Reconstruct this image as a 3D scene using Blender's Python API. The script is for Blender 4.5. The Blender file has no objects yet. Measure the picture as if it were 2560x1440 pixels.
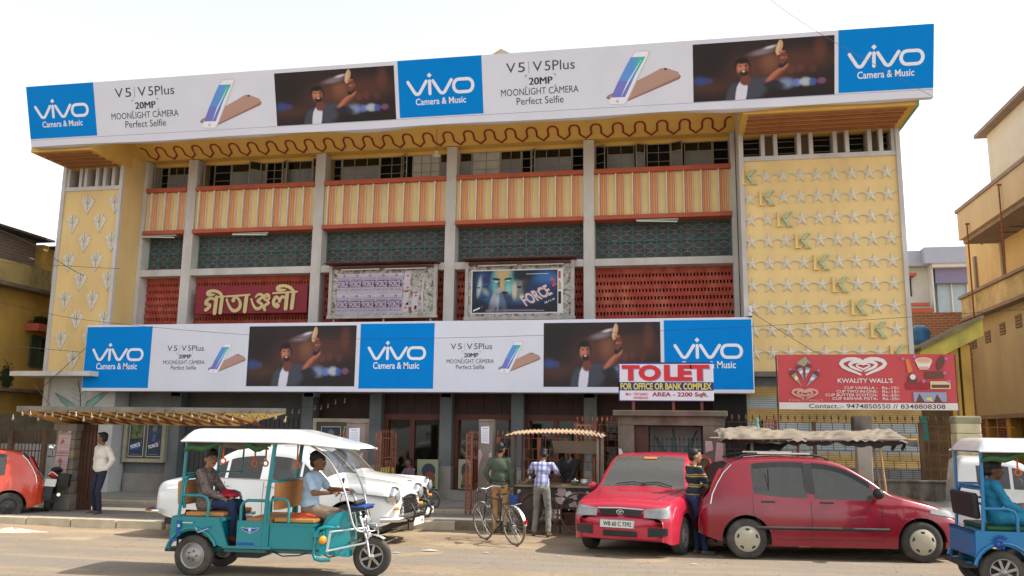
import bpy, bmesh, math, random
from mathutils import Vector, Matrix
rnd = random.Random(7)
scene = bpy.context.scene
COL = scene.collection
# ---------------------------------------------------------------- camera
CAM_H = 1.75
F_PX = 2140.0
YAW, PITCH, ROLL = math.radians(-10.6), math.radians(9.65), math.radians(0.7)
def cam_axes():
    cy, sy, cp, sp = math.cos(YAW), math.sin(YAW), math.cos(PITCH), math.sin(PITCH)
    f = Vector((sy*cp, cy*cp, sp)); r = Vector((cy, -sy, 0)); u = r.cross(f)
    cr, sr = math.cos(ROLL), math.sin(ROLL)
    return cr*r+sr*u, -sr*r+cr*u, f
cr_, cu_, cf_ = cam_axes()
cd = bpy.data.cameras.new('camera'); cam = bpy.data.objects.new('camera', cd); COL.objects.link(cam)
cam.matrix_world = Matrix(((cr_.x, cu_.x, -cf_.x, 0), (cr_.y, cu_.y, -cf_.y, 0), (cr_.z, cu_.z, -cf_.z, CAM_H), (0, 0, 0, 1)))
cd.sensor_width = 36; cd.lens = F_PX/2560*36; cd.clip_end = 2000; cd.clip_start = .05
scene.camera = cam
# ---------------------------------------------------------------- sky, sun, exposure
SUN_EL, SUN_AZ = math.radians(48), math.radians(6)      # azimuth measured from +X towards +Y
w = bpy.data.worlds.new('World'); scene.world = w; w.use_nodes = True
nt = w.node_tree; nt.nodes.clear()
sky = nt.nodes.new('ShaderNodeTexSky'); sky.sky_type = 'NISHITA'; sky.sun_disc = False
sky.sun_elevation = SUN_EL; sky.sun_rotation = math.radians(90)-SUN_AZ
sky.air_density = 1.0; sky.dust_density = 1.2; sky.ozone_density = 1.0; sky.altitude = 50
hs = nt.nodes.new('ShaderNodeHueSaturation'); hs.inputs['Saturation'].default_value = .22
bg = nt.nodes.new('ShaderNodeBackground'); bg.inputs['Strength'].default_value = .15
wo = nt.nodes.new('ShaderNodeOutputWorld')
nt.links.new(sky.outputs[0], hs.inputs['Color']); nt.links.new(hs.outputs[0], bg.inputs[0]); nt.links.new(bg.outputs[0], wo.inputs[0])
sd = bpy.data.lights.new('sun', 'SUN'); sun = bpy.data.objects.new('sun', sd); COL.objects.link(sun)
sd.energy = 2.9; sd.angle = math.radians(.8); sd.color = (1, .93, .82)
sdir = Vector((math.cos(SUN_EL)*math.cos(SUN_AZ), math.cos(SUN_EL)*math.sin(SUN_AZ), math.sin(SUN_EL)))
sun.rotation_euler = sdir.to_track_quat('Z', 'Y').to_euler()
scene.view_settings.view_transform = 'Standard'; scene.view_settings.look = 'None'
scene.view_settings.gamma = 1; scene.view_settings.use_curve_mapping = False
scene.view_settings.exposure = 1.15
scene.render.engine = 'CYCLES'
scene.cycles.max_bounces = 8; scene.cycles.transparent_max_bounces = 16
# ---------------------------------------------------------------- measuring helpers
def ray(px, py):
    a, b = (px-1280)/F_PX, -(py-720)/F_PX
    return a*cr_+b*cu_+cf_
def at(px, py, Y):
    "point of the vertical plane y=Y seen at that place of the photograph"
    d = ray(px, py); t = Y/d.y
    return Vector((0, 0, CAM_H))+t*d
def gz(px, py, z=0.):
    d = ray(px, py); t = (z-CAM_H)/d.z
    return Vector((0, 0, CAM_H))+t*d
# ---------------------------------------------------------------- materials
MATS = {}
def _nt(name):
    m = bpy.data.materials.new(name); m.use_nodes = True
    n = m.node_tree; b = n.nodes['Principled BSDF']
    return m, n, b
def link(n, a, b): n.links.new(a, b)
def c4(c, k=1.): return (min(1, c[0]*k), min(1, c[1]*k), min(1, c[2]*k), 1)
def mat(name, col=(.5, .5, .5), rough=.75, metal=0., var=.14, scale=3., bump=.12, bscale=45., dirt=0., dcol=(.10, .085, .07), streak=.2, spec=.35, coat=0., dscale=1.3, dlo=.46, dhi=.74):
    if name in MATS: return MATS[name]
    m, n, b = _nt(name); MATS[name] = m; N = n.nodes
    tc = N.new('ShaderNodeTexCoord')
    n1 = N.new('ShaderNodeTexNoise'); n1.inputs['Scale'].default_value = scale; n1.inputs['Detail'].default_value = 6
    link(n, tc.outputs['Object'], n1.inputs['Vector'])
    mx = N.new('ShaderNodeMix'); mx.data_type = 'RGBA'
    mx.inputs[6].default_value = c4(col, 1-var); mx.inputs[7].default_value = c4(col, 1+var)
    mr = N.new('ShaderNodeMapRange'); mr.inputs[1].default_value = .3; mr.inputs[2].default_value = .7
    link(n, n1.outputs[0], mr.inputs[0]); link(n, mr.outputs[0], mx.inputs[0])
    out = mx.outputs[2]
    if dirt > 0:
        mp = N.new('ShaderNodeMapping'); mp.inputs['Scale'].default_value = (1, 1, streak)
        link(n, tc.outputs['Object'], mp.inputs[0])
        n2 = N.new('ShaderNodeTexNoise'); n2.inputs['Scale'].default_value = dscale; n2.inputs['Detail'].default_value = 9; n2.inputs['Roughness'].default_value = .65
        link(n, mp.outputs[0], n2.inputs['Vector'])
        m2 = N.new('ShaderNodeMapRange'); m2.inputs[1].default_value = dlo; m2.inputs[2].default_value = dhi; m2.inputs[4].default_value = dirt
        link(n, n2.outputs[0], m2.inputs[0])
        mx2 = N.new('ShaderNodeMix'); mx2.data_type = 'RGBA'; link(n, m2.outputs[0], mx2.inputs[0])
        link(n, out, mx2.inputs[6]); mx2.inputs[7].default_value = c4(dcol)
        out = mx2.outputs[2]
    link(n, out, b.inputs['Base Color'])
    b.inputs['Roughness'].default_value = rough; b.inputs['Metallic'].default_value = metal
    b.inputs['Specular IOR Level'].default_value = spec
    if coat: b.inputs['Coat Weight'].default_value = coat; b.inputs['Coat Roughness'].default_value = .06
    if bump > 0:
        n3 = N.new('ShaderNodeTexNoise'); n3.inputs['Scale'].default_value = bscale; n3.inputs['Detail'].default_value = 4
        link(n, tc.outputs['Object'], n3.inputs['Vector'])
        bp = N.new('ShaderNodeBump'); bp.inputs['Strength'].default_value = bump; bp.inputs['Distance'].default_value = .01
        link(n, n3.outputs[0], bp.inputs['Height']); link(n, bp.outputs[0], b.inputs['Normal'])
    return m
def flat(name, col, rough=.6, var=.04):
    return mat(name, col, rough, var=var, bump=0, scale=2)
def paint(name, col, rough=.25, metal=0., dirt=.25):
    return mat(name, col, rough, metal, var=.03, bump=0, coat=.7, dirt=dirt, dcol=(.30, .25, .19), streak=1., dscale=2.2)
def glass(name, tint=(.75, .8, .8), alpha=.35):
    "tinted see-through glass: mirror reflection over a tinted transparent layer"
    if name in MATS: return MATS[name]
    m = bpy.data.materials.new(name); MATS[name] = m; m.use_nodes = True; n = m.node_tree; n.nodes.clear(); N = n.nodes
    o = N.new('ShaderNodeOutputMaterial'); g = N.new('ShaderNodeBsdfGlossy'); g.inputs['Roughness'].default_value = .04
    t = N.new('ShaderNodeBsdfTransparent'); t.inputs[0].default_value = c4(tint)
    d = N.new('ShaderNodeBsdfDiffuse'); d.inputs[0].default_value = (.22, .21, .19, 1)
    lw = N.new('ShaderNodeFresnel'); lw.inputs[0].default_value = 1.6
    m0 = N.new('ShaderNodeMixShader'); m0.inputs[0].default_value = alpha
    m1 = N.new('ShaderNodeMixShader')
    link(n, t.outputs[0], m0.inputs[1]); link(n, d.outputs[0], m0.inputs[2])
    link(n, lw.outputs[0], m1.inputs[0]); link(n, m0.outputs[0], m1.inputs[1]); link(n, g.outputs[0], m1.inputs[2])
    link(n, m1.outputs[0], o.inputs[0])
    return m
# ---------------------------------------------------------------- mesh builder
class MB:
    def __init__(s): s.v = []; s.f = []; s.mi = []; s.mats = []; s.sm = []
    def m(s, mt):
        if mt not in s.mats: s.mats.append(mt)
        return s.mats.index(mt)
    def add(s, vs, fs, mt, smooth=False):
        b = len(s.v); k = s.m(mt)
        s.v += [tuple(v) for v in vs]
        for f in fs: s.f.append(tuple(b+i for i in f)); s.mi.append(k); s.sm.append(smooth)
    def box(s, x0, x1, y0, y1, z0, z1, mt):
        s.add([(x0, y0, z0), (x1, y0, z0), (x1, y1, z0), (x0, y1, z0), (x0, y0, z1), (x1, y0, z1), (x1, y1, z1), (x0, y1, z1)],
              [(0, 3, 2, 1), (4, 5, 6, 7), (0, 1, 5, 4), (1, 2, 6, 5), (2, 3, 7, 6), (3, 0, 4, 7)], mt)
    def bar(s, a, b, wx, wz, mt, up=(0, 0, 1)):
        "rectangular bar from a to b"
        a = Vector(a); b = Vector(b); d = (b-a).normalized(); u = Vector(up)
        if abs(d.dot(u)) > .98: u = Vector((0, 1, 0))
        r = d.cross(u).normalized(); u = r.cross(d)
        vs = []
        for p in (a, b):
            for i, j in ((-1, -1), (1, -1), (1, 1), (-1, 1)): vs.append(p+r*i*wx/2+u*j*wz/2)
        s.add(vs, [(0, 1, 2, 3), (7, 6, 5, 4), (0, 4, 5, 1), (1, 5, 6, 2), (2, 6, 7, 3), (3, 7, 4, 0)], mt)
    def prism(s, pts, axis, a0, a1, mt, smooth=False):
        n = len(pts)
        def P(p, a): return {'x': (a, p[0], p[1]), 'y': (p[0], a, p[1]), 'z': (p[0], p[1], a)}[axis]
        vs = [P(p, a0) for p in pts]+[P(p, a1) for p in pts]
        s.add(vs, [tuple(range(n))[::-1], tuple(range(n, 2*n))], mt)
        s.add(vs, [(i, (i+1) % n, n+(i+1) % n, n+i) for i in range(n)], mt, smooth)
    def tube(s, pts, r, mt, n=8, closed=False, caps=True):
        pts = [Vector(p) for p in pts]; k = len(pts)
        rs = r if isinstance(r, (list, tuple)) else [r]*k
        vs = []; pu = None
        for i, p in enumerate(pts):
            a = pts[(i-1) % k] if (i > 0 or closed) else p; b = pts[(i+1) % k] if (i < k-1 or closed) else p
            d = (b-a).normalized()
            if pu is None: u = Vector((0, 0, 1)) if abs(d.z) < .9 else Vector((1, 0, 0))
            else: u = pu
            rr = d.cross(u).normalized(); u = rr.cross(d).normalized(); pu = u
            for j in range(n):
                t = 2*math.pi*(j+.5)/n; vs.append(p+(rr*math.cos(t)+u*math.sin(t))*rs[i])
        fs = []
        for i in range(k if closed else k-1):
            for j in range(n):
                a = i*n+j; b = i*n+(j+1) % n; c = ((i+1) % k)*n
                fs.append((a, b, c+(j+1) % n, c+j))
        s.add(vs, fs, mt, n > 5)
        if caps and not closed: s.add(vs, [tuple(range(n))[::-1], tuple(range((k-1)*n, k*n))], mt)
    def lathe(s, o, ax, prof, mt, n=20, smooth=True):
        "prof = (radius, height along ax) pairs"
        o = Vector(o); ax = Vector(ax).normalized(); u = Vector((0, 0, 1)) if abs(ax.z) < .9 else Vector((1, 0, 0))
        r = ax.cross(u).normalized(); u = r.cross(ax)
        vs = []
        for rad, h in prof:
            for j in range(n):
                t = 2*math.pi*j/n; vs.append(o+ax*h+(r*math.cos(t)+u*math.sin(t))*rad)
        fs = [(i*n+j, i*n+(j+1) % n, (i+1)*n+(j+1) % n, (i+1)*n+j) for i in range(len(prof)-1) for j in range(n)]
        s.add(vs, fs, mt, smooth)
    def grid(s, fn, nu, nv, mt, smooth=True):
        vs = [fn(i/nu, j/nv) for i in range(nu+1) for j in range(nv+1)]
        s.add(vs, [(i*(nv+1)+j, (i+1)*(nv+1)+j, (i+1)*(nv+1)+j+1, i*(nv+1)+j+1) for i in range(nu) for j in range(nv)], mt, smooth)
    def ell(s, c, r, mt, n=12, k=8):
        s.grid(lambda a, b: (c[0]+r[0]*math.sin(b*math.pi)*math.cos(a*2*math.pi), c[1]+r[1]*math.sin(b*math.pi)*math.sin(a*2*math.pi), c[2]+r[2]*math.cos(b*math.pi)), n, k, mt)
    def mesh(s, name):
        me = bpy.data.meshes.new(name); me.from_pydata(s.v, [], s.f)
        for mt in s.mats: me.materials.append(mt)
        me.polygons.foreach_set('material_index', s.mi); me.polygons.foreach_set('use_smooth', s.sm)
        me.update(); return me
    def build(s, name, parent=None, world=True, kind=None, label=None, cat=None, group=None, loc=None, bevel=0):
        o = bpy.data.objects.new(name, s.mesh(name)); return fin(o, parent, world, kind, label, cat, group, loc, bevel)
def fin(o, parent=None, world=True, kind=None, label=None, cat=None, group=None, loc=None, bevel=0):
    COL.objects.link(o)
    if parent is not None:
        o.parent = parent
        if world and parent.parent is None: o.matrix_parent_inverse = Matrix.Translation(-parent.location)
    if loc is not None: o.location = loc
    if kind: o['kind'] = kind
    if label: o['label'] = label
    if cat: o['category'] = cat
    if group: o['group'] = group
    if bevel:
        b = o.modifiers.new('bevel', 'BEVEL'); b.width = bevel; b.segments = 2; b.limit_method = 'ANGLE'; b.angle_limit = math.radians(40)
    return o
def thing(name, label, cat, loc=(0, 0, 0), rz=0., group=None):
    o = bpy.data.objects.new(name, None); COL.objects.link(o); o.empty_display_size = .2
    o.location = loc; o.rotation_euler = (0, 0, rz); o['label'] = label; o['category'] = cat
    if group: o['group'] = group
    return o
def dup(root, loc, rz=None, label=None, group=None):
    r = root.copy(); COL.objects.link(r); r.location = loc
    if rz is not None: r.rotation_euler = (0, 0, rz)
    if label: r['label'] = label
    if group: r['group'] = group
    for ch in list(root.children):
        c = ch.copy(); COL.objects.link(c); c.parent = r
        for g in list(ch.children):
            d = g.copy(); COL.objects.link(d); d.parent = c
    return r
# ---------------------------------------------------------------- lettering and flat print
_TX = {}
def text_mesh(body, bold=0.):
    k = (body, bold)
    if k in _TX: return _TX[k]
    cu = bpy.data.curves.new('t', 'FONT'); cu.body = body; cu.offset = bold; cu.resolution_u = 3
    ob = bpy.data.objects.new('t', cu); me = bpy.data.meshes.new_from_object(ob)
    v = [p.co.copy() for p in me.vertices]; f = [tuple(p.vertices) for p in me.polygons]
    bpy.data.objects.remove(ob); bpy.data.curves.remove(cu); bpy.data.meshes.remove(me)
    xs = [p.x for p in v]; ys = [p.y for p in v]
    x0, x1, y0, y1 = min(xs), max(xs), min(ys), max(ys)
    v = [((p.x-x0)/(x1-x0), (p.y-y0)/(y1-y0)) for p in v]
    _TX[k] = (v, f, (x1-x0)/(y1-y0)); return _TX[k]
class Panel:
    "a flat printed face: o = corner, U and V its edge directions (unit), N towards the viewer"
    def __init__(s, o, U, V, mb=None):
        s.o = Vector(o); s.U = Vector(U).normalized(); s.V = Vector(V).normalized(); s.N = s.U.cross(s.V); s.mb = mb or MB()
        s.lay = 0.002; s.step = .03
    def P(s, u, v, l=1.): return s.o+s.U*u+s.V*v+s.N*(s.lay*l)
    def poly(s, pts, mt, l=1.):
        s.mb.add([s.P(u, v, l) for u, v in pts], [tuple(range(len(pts)))], mt)
    def rect(s, u0, v0, u1, v1, mt, l=1.): s.poly([(u0, v0), (u1, v0), (u1, v1), (u0, v1)], mt, l)
    def disc(s, u, v, r, mt, l=1., ry=None, n=16, rot=0):
        ry = ry or r; c, q = math.cos(rot), math.sin(rot)
        s.poly([(u+r*math.cos(t)*c-ry*math.sin(t)*q, v+r*math.cos(t)*q+ry*math.sin(t)*c) for t in [2*math.pi*i/n for i in range(n)]], mt, l)
    def stroke(s, pts, wd, mt, l=1., closed=False, cap=True):
        k = len(pts); ws = wd if isinstance(wd, (list, tuple)) else [wd]*k
        for i in range(k if closed else k-1):
            a, b = pts[i], pts[(i+1) % k]; wa, wb = ws[i]/2, ws[(i+1) % k]/2
            dx, dy = b[0]-a[0], b[1]-a[1]; L = math.hypot(dx, dy) or 1; nx, ny = -dy/L, dx/L
            s.poly([(a[0]-nx*wa, a[1]-ny*wa), (b[0]-nx*wb, b[1]-ny*wb), (b[0]+nx*wb, b[1]+ny*wb), (a[0]+nx*wa, a[1]+ny*wa)], mt, l+i*s.step)
        for i in range(k):
            if cap or 0 < i < k-1: s.disc(pts[i][0], pts[i][1], ws[i]/2, mt, l+(i+.5)*s.step, n=10)
    def text(s, body, u, v, w, h, mt, l=1., bold=0., slant=0., rot=0.):
        tv, tf, asp = text_mesh(body, bold)
        c, q = math.cos(rot), math.sin(rot)
        def T(a, b):
            x, y = a*w+slant*b*h, b*h
            return s.P(u+x*c-y*q, v+x*q+y*c, l)
        s.mb.add([T(a, b) for a, b in tv], tf, mt)
def arc(cx, cy, rx, ry, a0, a1, n=10):
    return [(cx+rx*math.cos(math.radians(a0+(a1-a0)*i/n)), cy+ry*math.sin(math.radians(a0+(a1-a0)*i/n))) for i in range(n+1)]
def smooth_pts(pts, n=4, closed=False):
    out = []; k = len(pts)
    for i in range(k if closed else k-1):
        g = lambda j: Vector(pts[j % k]) if closed else Vector(pts[max(0, min(k-1, j))])
        p0, p1, p2, p3 = g(i-1), g(i), g(i+1), g(i+2)
        for t in [j/n for j in range(n)]:
            out.append(tuple(.5*((2*p1)+(p2-p0)*t+(2*p0-5*p1+4*p2-p3)*t*t+(3*p1-p0-3*p2+p3)*t**3)))
    if not closed: out.append(tuple(pts[-1]))
    return out
D = 20.44          # plane of the cinema's pillar fronts
TF = 19.59         # front of the two end towers
# ================================================================ ground
def ground_material():
    m, n, b = _nt('dusty earth'); N = n.nodes
    tc = N.new('ShaderNodeTexCoord')
    def noise(sc, det=8, mp=None):
        t = N.new('ShaderNodeTexNoise'); t.inputs['Scale'].default_value = sc; t.inputs['Detail'].default_value = det; t.inputs['Roughness'].default_value = .62
        if mp:
            k = N.new('ShaderNodeMapping'); k.inputs['Scale'].default_value = mp; link(n, tc.outputs['Object'], k.inputs[0]); link(n, k.outputs[0], t.inputs['Vector'])
        else: link(n, tc.outputs['Object'], t.inputs['Vector'])
        return t
    def ramp(src, a, bb, lo=0., hi=1.):
        r = N.new('ShaderNodeMapRange'); r.inputs[1].default_value = a; r.inputs[2].default_value = bb; r.inputs[3].default_value = lo; r.inputs[4].default_value = hi
        link(n, src, r.inputs[0]); return r.outputs[0]
    def mix(f, a, bcol):
        x = N.new('ShaderNodeMix'); x.data_type = 'RGBA'; link(n, f, x.inputs[0])
        if isinstance(a, tuple): x.inputs[6].default_value = c4(a)
        else: link(n, a, x.inputs[6])
        x.inputs[7].default_value = c4(bcol); return x.outputs[2]
    c = mix(ramp(noise(.55, 8, (1, 2.4, 1)).outputs[0], .38, .62), (.335, .252, .168), (.235, .175, .115))
    c = mix(ramp(noise(3.1).outputs[0], .52, .70, 0, .75), c, (.20, .155, .11))
    c = mix(ramp(noise(1.4, 6, (.35, 2.2, 1)).outputs[0], .56, .72, 0, .7), c, (.42, .34, .25))
    c = mix(ramp(noise(7.5, 10, (.5, 1.6, 1)).outputs[0], .55, .66, 0, .55), c, (.165, .12, .08))
    c = mix(ramp(noise(.28, 4, (.5, 3.2, 1)).outputs[0], .50, .62, 0, .6), c, (.40, .31, .21))
    v = N.new('ShaderNodeTexVoronoi'); v.inputs['Scale'].default_value = 16; link(n, tc.outputs['Object'], v.inputs['Vector'])
    c = mix(ramp(v.outputs['Distance'], .16, .08, 0, .5), c, (.46, .41, .34))
    link(n, c, b.inputs['Base Color']); b.inputs['Roughness'].default_value = .95; b.inputs['Specular IOR Level'].default_value = .15
    bp = N.new('ShaderNodeBump'); bp.inputs['Strength'].default_value = .55; bp.inputs['Distance'].default_value = .03
    link(n, noise(9, 10).outputs[0], bp.inputs['Height']); link(n, bp.outputs[0], b.inputs['Normal'])
    return m
m_earth = ground_material()
def road_material():
    m = ground_material(); m.name = 'worn asphalt under dust'; n = m.node_tree; N = n.nodes; b = N['Principled BSDF']
    src = b.inputs['Base Color'].links[0].from_socket; tc = N.new('ShaderNodeTexCoord')
    mp = N.new('ShaderNodeMapping'); mp.inputs['Scale'].default_value = (.10, 1.1, 1); link(n, tc.outputs['Object'], mp.inputs[0])
    t = N.new('ShaderNodeTexNoise'); t.inputs['Scale'].default_value = 1.6; t.inputs['Detail'].default_value = 9; t.inputs['Roughness'].default_value = .6; link(n, mp.outputs[0], t.inputs['Vector'])
    r = N.new('ShaderNodeMapRange'); r.inputs[1].default_value = .38; r.inputs[2].default_value = .60; r.inputs[3].default_value = .25; r.inputs[4].default_value = .92; link(n, t.outputs[0], r.inputs[0])
    f = N.new('ShaderNodeTexNoise'); f.inputs['Scale'].default_value = 55; f.inputs['Detail'].default_value = 5; link(n, tc.outputs['Object'], f.inputs['Vector'])
    g_ = N.new('ShaderNodeMix'); g_.data_type = 'RGBA'; g_.inputs[6].default_value = (.155, .135, .115, 1); g_.inputs[7].default_value = (.27, .235, .19, 1); link(n, f.outputs[0], g_.inputs[0])
    x = N.new('ShaderNodeMix'); x.data_type = 'RGBA'; link(n, r.outputs[0], x.inputs[0]); link(n, src, x.inputs[6]); link(n, g_.outputs[2], x.inputs[7]); link(n, x.outputs[2], b.inputs['Base Color'])
    v = N.new('ShaderNodeTexVoronoi'); v.feature = 'DISTANCE_TO_EDGE'; v.inputs['Scale'].default_value = .9; w_ = N.new('ShaderNodeTexNoise'); w_.inputs['Scale'].default_value = 2.2; w_.inputs['Detail'].default_value = 6; link(n, tc.outputs['Object'], w_.inputs['Vector'])
    ad = N.new('ShaderNodeVectorMath'); ad.operation = 'MULTIPLY_ADD'; ad.inputs[1].default_value = (.9, .9, 0); link(n, w_.outputs['Color'], ad.inputs[0]); link(n, tc.outputs['Object'], ad.inputs[2]); link(n, ad.outputs[0], v.inputs['Vector'])
    cr = N.new('ShaderNodeMapRange'); cr.inputs[1].default_value = .004; cr.inputs[2].default_value = .014; cr.inputs[3].default_value = .16; cr.inputs[4].default_value = 0; link(n, v.outputs['Distance'], cr.inputs[0])
    y = N.new('ShaderNodeMix'); y.data_type = 'RGBA'; link(n, cr.outputs[0], y.inputs[0]); link(n, x.outputs[2], y.inputs[6]); y.inputs[7].default_value = (.08, .065, .05, 1); link(n, y.outputs[2], b.inputs['Base Color'])
    return m
m_asph = road_material() if True else mat('worn asphalt under dust', (.265, .215, .155), .88, var=.12, scale=1.1, bump=.5, bscale=130, dirt=.62, dcol=(.31, .25, .185), streak=1., dscale=.85)
m_pave = mat('trodden concrete paving', (.27, .25, .22), .9, var=.16, scale=1.7, bump=.35, bscale=30, dirt=.5, dcol=(.15, .125, .10), streak=1.)
m_kerb = mat('cream kerb paint', (.50, .43, .31), .85, var=.14, scale=4, bump=.35, dirt=.55, dcol=(.24, .19, .13), streak=1.)
m_kerb2 = mat('dusty brown kerb', (.24, .185, .12), .95, var=.25, scale=3, bump=.5, dirt=.8, dcol=(.09, .075, .045), streak=1.)
g = MB()
def gh(x, y):
    return .016*math.sin(x*1.7+y*.9)*math.sin(y*1.3-x*.4)+.010*math.sin(x*4.1)*math.sin(y*3.7+1)-.012
def near_ground(a, b):
    x, y = -24+40*a, 12.05+9.5*b
    return (x, y, gh(x, y)-.004 if 0 < a < 1 and 0 < b < 1 else -.02)
g.grid(near_ground, 160, 60, m_earth)
g.add([(-400, -60, -.03), (400, -60, -.03), (400, 600, -.03), (-400, 600, -.03)], [(0, 1, 2, 3)], m_earth)
g.build('ground', kind='structure')
# worn street in front, its edge ragged under drifted dust
r = MB()
ed = [(-40+1.0*i, 12.25+.035*i+.18*math.sin(i*1.3)+.12*math.sin(i*.61+2)) for i in range(81)]
vs = [(x, y+.0, -.004) for x, y in ed]+[(x, 2.5, .018) for x, y in ed]+[(x, -6, .0) for x, y in ed]
k = len(ed)
r.add(vs, [(i, k+i, k+i+1, i+1) for i in range(k-1)]+[(k+i, 2*k+i, 2*k+i+1, k+i+1) for i in range(k-1)], m_asph, True)
r.build('street', kind='structure')
# paving between kerb and cinema: raised slabs
PV = [(-19, 14.35), (-9.0, 14.55), (-8.3, 15.2), (-4.0, 16.05), (.9, 16.15), (6.6, 16.9), (6.6, 20.6), (-19, 20.6)]
p = MB(); p.prism([(x, y) for x, y in PV], 'z', -.05, .118, m_pave); pv = p.build('pavement', kind='structure')
kerbs = MB()
rk = random.Random(3)
line = PV[:6]
for (xa, ya), (xb, yb) in zip(line[:-1], line[1:]):
    L = math.hypot(xb-xa, yb-ya); nn = max(1, round(L/.9))
    for i in range(nn):
        t0, t1 = (i+.012)/nn, (i+1-.012)/nn; j = rk.uniform(-.012, .012); h = .128+rk.uniform(-.006, .006)
        a = Vector((xa+(xb-xa)*t0, ya+(yb-ya)*t0-.07+j, .03)); b = Vector((xa+(xb-xa)*t1, ya+(yb-ya)*t1-.07+j, .03))
        q = MB(); q.bar(a, b, .18, (h-.0)*1.5, m_kerb); o = q.build('kerbstone', pv, bevel=.01)
        if xa > -4.5: o.data.materials[0] = m_kerb2
# second step and flags
q = MB()
for i in range(22):
    x0 = -17.4+i*.98
    if x0 < -2.2: q.box(x0+.006, x0+.972, 17.55, 17.95, .10, .17+rk.uniform(-.004, .004), m_kerb)
q.build('step_edge', pv, kind='stuff')
sm = MB()
for i in range(22):
    for j in range(3):
        x0 = -17.4+i*.98; y0 = 17.96+j*.82
        if x0 < 2: sm.box(x0+.006, x0+.972, y0+.006, y0+.812, .11, .165+rk.uniform(-.003, .003), m_pave)
sm.build('flagstones', pv, kind='stuff')
# litter, pebbles and the little heap of sand
m_peb = mat('pale pebbles', (.30, .25, .19), .9, var=.4, scale=8, bump=0)
pb = MB()
for i in range(300):
    x = rk.uniform(-14, 6); y = rk.choice([rk.uniform(11.8, 14.6), rk.uniform(10.4, 16)]); s = rk.uniform(.004, .013)*(1.6 if i % 12 == 0 else 1)
    z = .012
    pb.add([(x-s, y-s*.6, z-.01), (x+s*.9, y-s, z-.01), (x+s, y+s*.8, z-.01), (x-s*.7, y+s, z-.01), (x+s*.3, y, z+s*.45)], [(0, 1, 4), (1, 2, 4), (2, 3, 4), (3, 0, 4)], m_peb)
pb.build('pebbles', kind='stuff', label='small pale pebbles and crumbs scattered over the dusty ground', cat='gravel')
hp = MB()
hc = gz(45, 1328)
def heap(a, b):
    t = a*2*math.pi; rr = b*(1+.18*math.sin(3*t)+.1*math.sin(7*t))
    return (hc.x-.1+.55*rr*math.cos(t), hc.y+.2*rr*math.sin(t), .055*(1-b)**1.2*(1+.3*math.sin(9*t+b*7))-.004)
hp.grid(heap, 40, 8, mat('pale sand', (.55, .48, .38), .95, var=.25, scale=14, bump=.6, bscale=60))
hp.build('sand_heap', kind='stuff', label='low spill of pale sand beside the orange car', cat='sand')
m_lit = [flat('white plastic litter', (.42, .40, .36)), flat('grey plastic litter', (.35, .36, .36)), flat('brown leaf litter', (.16, .10, .06))]
LIT = [(600, 1367+10, 0, 'crumpled clear plastic bag lying on the earth in front of the white taxi', .16), (1075, 1378, 0, 'flattened white plastic scrap on the earth left of the bicycle', .17),
       (990, 1383, 1, 'small pale wrapper on the earth beside the front wheel of the teal rickshaw', .08), (1500, 1390, 2, 'dark clod of dirt in front of the pink-red car', .12), (1735, 1412, 0, 'small white paper scrap on the earth below the man in the striped sweater', .07),
       (1215, 1383, 1, 'small grey scrap near the bicycle stand', .07), (1395, 1392, 1, 'tiny pale scrap in the shadow of the pink-red car', .05)]
for px, py, mi, lab, s in LIT:
    c = gz(px, py); q = MB(); s *= .62
    q.grid(lambda a, b: (c.x+s*(a-.5)*2*(1+.3*math.sin(b*9)), c.y+s*.5*(b-.5)*2, .012+s*.22*abs(math.sin(a*8+b*5))*math.sin(a*math.pi)*math.sin(b*math.pi)), 8, 6, m_lit[mi], False)
    q.build('litter', label=lab, cat='litter')
# ================================================================ the cinema
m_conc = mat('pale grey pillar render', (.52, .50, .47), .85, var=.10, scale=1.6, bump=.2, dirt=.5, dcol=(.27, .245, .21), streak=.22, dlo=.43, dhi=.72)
m_yel = mat('yellow distemper', (.70, .51, .225), .88, var=.06, scale=.9, bump=.12, dirt=.42, dcol=(.40, .29, .15), streak=.12, dscale=1.4, dlo=.44, dhi=.75)
m_yel2 = mat('deep yellow soffit', (.66, .42, .10), .85, var=.06, scale=1.2, bump=.08, dirt=.3, dcol=(.32, .19, .05), streak=1)
m_red = mat('brick red paint', (.40, .095, .05), .75, var=.10, scale=3, bump=.15, dirt=.4, dcol=(.22, .06, .04), streak=.4)
m_mar = mat('maroon paint', (.27, .035, .025), .75, var=.08, bump=.05)
m_org = mat('faded orange paint', (.66, .32, .15), .82, var=.06, scale=1.5, bump=.1, dirt=.35, dcol=(.62, .36, .19), streak=.12)
m_crm = mat('chipped white trim', (.66, .62, .56), .8, var=.08, bump=.2, dirt=.5, dcol=(.38, .26, .16), streak=.2, dscale=5)
m_jali = mat('red terracotta jali', (.33, .055, .035), .85, var=.22, scale=7, bump=.35, dirt=.6, dcol=(.56, .22, .12), streak=.5, dscale=2.5)
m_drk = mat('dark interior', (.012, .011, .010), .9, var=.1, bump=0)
m_gry = mat('grey net shade', (.082, .085, .082), .9, var=.25, scale=2.5, bump=0)
m_teal = mat('teal enamel bars', (.035, .16, .14), .6, var=.12, bump=0)
m_ring = mat('weathered iron rings', (.20, .22, .21), .7, var=.35, scale=6, bump=0)
m_win = mat('window steel', (.24, .235, .18), .6, var=.15, bump=0)
m_gl = glass('clear window glass', (.30, .32, .32), .015)
m_frost = mat('frosted pane', (.17, .185, .19), .35, var=.25, scale=1.1, bump=0)
m_cover = mat('papered pane', (.36, .36, .34), .7, var=.12, scale=3, bump=0)
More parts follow.
